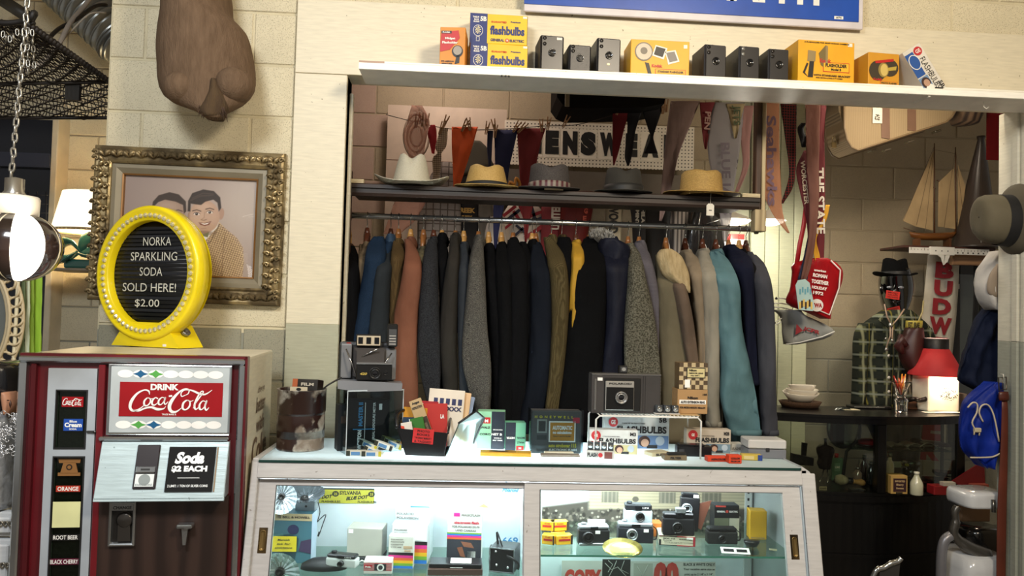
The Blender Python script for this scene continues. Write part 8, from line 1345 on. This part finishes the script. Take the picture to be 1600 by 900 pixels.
T=ins('number_sign','blue film number and line printed on the white case back','sign',797,853,Yb); m=MB(); s=Yb/F; m.text('669',0,8*s,24*s,11*s,0,-.001); m.box(-10*s,18*s,-.001,0,-1*s,1*s); m.text('Polaroid',-.004,86*s,24*s,6*s,0,-.001,skew=.3,off=.03); m.build('lettering',mat('#3c7fb0',.5),T)
T=ins('yellow_clip','small yellow paper flag on top of the electronic flash carton','tag',755,793,2.66); m=MB(); m.prism([(-.02,0),(.02,0),(.001,.013)],0,.001); m.build('flag',mat('#c9b860'),T)
T=ins('blue_tape','blue marker pen lying on top of the tallest film carton','pen',655,794,2.67); m=MB(); m.cyl((-.03,0,.004),(.035,0,.002),.004); m.build('barrel',mat('#2f6fc0',.4),T)
# ---------------------------------------------------------------- right half
T=ins('crowd_photo','large sepia photograph of a crowd before a stone building pinned in the case','photograph',1005,872,Yb-.002); a,z0_=loc(T,846,838); b,z1_=loc(T,1164,768)
def crowd(U,V):
    X,Y=U*318,(1-V)*104; P=Pnt(X,Y,'#b7b1a2'); P.poly([(0,0),(72,0),(72,40),(0,46)],'#c9cac6',1,6); P.poly([(72,0),(320,0),(320,50),(72,44)],'#b5a98e',1,2)
    for k in range(7): P.line([(72,7+7*k),(320,8+7*k)],1,'#857a66',.7)
    for x,w in ((92,26),(182,26),(250,30)):
        P.poly([(x,4),(x+w,4),(x+w,28),(x,28)],'#6d685c',1,1.5)
        for j in range(4): P.line([(x+3+j*w/4,4),(x+3+j*w/4,28)],1.6,'#a59c88',.8)
    P.ell(145,20,5,6,'#5d574c'); P.poly([(0,40),(72,26),(72,44),(320,38),(320,106),(0,106)],'#4f4a42',1,5)
    g=random.Random(3)
    for k in range(420):
        y=40+62*g.random()**.8; x=g.uniform(0,318); r=1.3+y/60*1.3; t=g.choice(['#a89f90','#c0b8a8','#7b7366','#8f8779','#3a362f','#2c2925']); P.ell(x,y+r*1.6,r*1.2,r*1.9,g.choice(['#3a362f','#544e45','#746c60','#27241f']),.9,.5); P.ell(x,y,r*.75,r,t,.95,.5)
    P.poly([(0,96),(318,90),(318,106),(0,106)],'#a9a494',.7,6); return P.c
paint(T,'print',b-a,z1_-z0_,330,130,crowd,-.001,.4,a,z0_); m=MB(); m.box(a,b,-.0004,.001,z0_,z1_); m.build('backing',mat('#c9c4b6'),T)
# film boxes
for i,(x,y,w_,h_,st,lb) in enumerate(((856,852,20,14,0,'yellow film box at the lower left corner of the right window'),(882,854,27,13,0,'yellow film box with red stripe lying frontmost in the heap'),(873,845,22,10,0,'yellow film box with dark end in the middle of the heap'),(855,838,22,16,1,'yellow film box on the upper left of the heap'),(875,834,28,15,1,'yellow film box on the very top of the heap'))):
    Yx=2.5 if not st else 2.54; q=at(x,y,Yx); zb=ZS2+.001 if not st else ZS2+.034; T=thing('film_box',lb,'box',(q.x,Yx+.03*(i == 2),zb),R((-20,14,-10,-12,12)[i]),'yellow film boxes in the case'); carton(T,w_*Yx/F,.03,.03,mat('#d6a418',.45),prints=[('R',-.35,.35,.4,.62,0),('T','Kodak',0,.8,.4,.15,0),('R',.38,.5,0,1,1)],mats=[mat('#a8201c'),mat('#2b241a')])
b2=ZS2; T_,w,h=camera('black folding camera with dial lens standing second from the left',904,954,822,2.5,b2,'#17181b','#7d8184',None,.38,-.2,.42,2,sticker=(.1,.68),txt=None); m=MB(); m.box(-w*.48,w*.5,-.01,.04,-.0,.008,bev=.001); m.build('base_plate',mat('#a5abad',.25,.7),T_); camera('dark camera with chrome top and silver lens ring in the middle',966,1022,818,2.52,b2,'#1b1d24','#8d9296',None,.34,-.12,.48,-3,ring=mat('#a9adb0',.25,.7),sticker=(.28,.66),strap=True)
zz=at(994,822,2.55).z; camera('light grey cartridge camera sitting on top of the chrome topped one',976,1020,789,2.54,at(994,819,2.53).z,'#aab4b8','#2b2d30',None,.3,.05,.38,-5,txt='174',ltop=.34)
cart('white_card','small white card propped behind the black folding camera','card',918,946,812,2.6,b2,'#cfcdc8',d=.003); cart('orange_carton','orange carton peeking out behind the middle camera','box',1014,1036,818,2.6,b2,'#c9742a',d=.05)
T=ins('gold_dish','shallow gold flash dish lying at the front of the glass shelf','dish',972,870,2.44,z=ZS2+.001,rx=22); s=2.44/F; m=MB(); m.lathe([(0,0),(20*s,.003),(31*s,.012),(31.5*s,.013),(20*s,.005),(0,.002)],36,sy=.75); m.build('bowl',mat('#b5a458',.2,.8),T)
T,w,h=cart('camera_carton','red black and cream carton below the two black folding cameras','box',1030,1086,838,2.5,b2,'#c4bda6',[('R',-.5,.5,.9,1,0),('R',-.5,-.44,0,.6,1),('R',-.5,.0,.9,1,1),('R',.44,.5,0,1,0),('R',.0,.5,.0,.08,0),('R',-.5,-.0,0,.08,1),('T','SIX-16',-.22,.72,.34,.13,1),('T','KODAK',.24,.7,.36,.13,1),('T','BLACK',-.26,.54,.26,.08,1),('T','MADE IN U.S.A. BY EASTMAN',.05,.36,.8,.06,1),('T','ROCHESTER, N.Y.',-.1,.24,.5,.05,1),('R',.26,.44,.72,.92,2,.001)],[mat('#a01c2c'),dk_,bw_],d=.10,side='#5a1a22',rz=-9)
zk=at(1060,838,2.5).z; T,w,h=camera('upright black bellows camera with pale lens ring standing on the red carton',1062,1092,772,2.55,zk+.001,'#131317','#131317',None,.17,-.2,.62,-4,ring=mat('#aeb4b8',.25,.6),sticker=(.25,.95),knob=False,ltop=.1,ry=3,d=.03); m=MB(); m.prism([(w/2,h*.1),(w/2+.012,h*.05),(w/2+.04,h*.85),(w/2+.002,h*.75)],.01,.014); m.build('leather_flap',mat('#6d4030',.5),T)
T,w,h=camera('short black folding camera lying before the upright bellows one',1036,1086,803,2.5,zk+.001,'#16161a','#16161a',None,.3,-.05,.4,-6,sticker=(-.05,.2),knob=False,d=.035); m=MB(); m.box(-w*.1,w*.22,-.0,.02,h,h+.018,bev=.002); m.build('flip_finder',mat('#a3a8aa',.2,.7),T)
cart('flash_carton','black flash carton with red dot and pale base behind the plastic camera','box',1116,1156,790,2.62,b2,'#15161a',[('T','GENERAL',-.24,.8,.34,.06,0),('T','ELECTRIC',.26,.8,.34,.06,0),('D',.0,.8,.06,.06,1),('R',-.5,.08,.0,.58,2),('R',.1,.5,0,.58,3),('R',-.45,-.05,.94,.99,1)],[bw_,mat('#c2453a'),mat('#7d8268'),mat('#c9c8b4')],d=.05)
camera('plain matt black plastic camera with wrist strap',1106,1154,826,2.52,b2,'#1e1f20','#1e1f20',None,.3,-.05,.4,-2,strap=True,knob=False)
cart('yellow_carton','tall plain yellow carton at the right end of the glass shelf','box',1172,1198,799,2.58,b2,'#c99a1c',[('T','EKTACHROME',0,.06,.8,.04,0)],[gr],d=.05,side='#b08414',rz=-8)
T=ins('oval_lens_cap','black oval lens cap lying beside the plastic camera strap','lens cap',1174,866,2.5,z=ZS2+.001); m=MB(); m.lathe([(0,0),(.018,.001),(.026,.014),(.026,.02),(0,.021)],24,sy=.7); m.build('body',mat('#121213',.3),T)  # a lens cap, turned as a shallow oval disc
T=ins('film_mask','white card frame with two black windows lying on the shelf edge','film mask',1150,874,2.42,z=ZS2+.001,rz=-8,rx=22); m=MB(); m.box(-.045,.045,0,.03,0,.001); m.box(-.037,-.004,.008,.022,.001,.0014,1); m.box(.004,.037,.008,.022,.001,.0014,1); m.build('card',[bw_,dk_],T)
cart('tiny_cube','tiny cream and black cube box near the right post','box',1202,1214,861,2.46,b2,'#b0ab84',[('R',-.5,-.05,0,1,0)],[dk_],d=.022,rz=-20)
# posters under the shelf
T=ins('copy_poster','pale poster with big red word copy and price below the glass shelf','poster',1000,960,Yb-.02); s=(Yb-.02)/F; a,zt_=loc(T,878,876); b,_=loc(T,1118,876); m=MB(); m.box(a,b,0,.001,0,zt_); m.build('sheet',mat('#c4c0b8',.5),T)
m=MB(); X=lambda px: loc(T,px,890)[0]; Z_=lambda py: loc(T,1000,py)[1]
m.text('COPY',X(911),Z_(905),58*s,30*s,0,-.0015,off=.06); m.text('00',X(1041),Z_(898),40*s,40*s,0,-.0015,off=.08)
for i,t in enumerate(('BLACK & WHITE ONLY!','Your negative same size as','print, up to 2 1/4" x 3 1/4".')): m.text(t,X(1092),Z_(881+8*i),(50,50,46)[i]*s,4.6*s,1,-.0015,off=.02)
m.build('printing',[mat('#b5372c',.5),mat('#22221f',.5)],T)
for x0,x1,yy_,c in ((941,985,874,'#22221f'),(990,1020,880,'#a8a59a')): m=MB(); m.box(X(x0),X(x1),-.0008,0,0,Z_(yy_)); m.build('picture',mat(c,.5),T)
m=MB(); K_=lambda x,y: Vector((X(x),-.002,Z_(y)))
for P in (((945,880),(955,890),(965,886),(980,902)),((952,900),(960,884),(963,876)),((950,876),(957,882),(950,894)),((975,876),(970,890),(982,896)),((995,884),(1004,900)),((1012,882),(1004,900))): m.tube([K_(*p) for p in P],.0014,4)
m.build('branch_print',mat('#b5b3aa',.5),T)
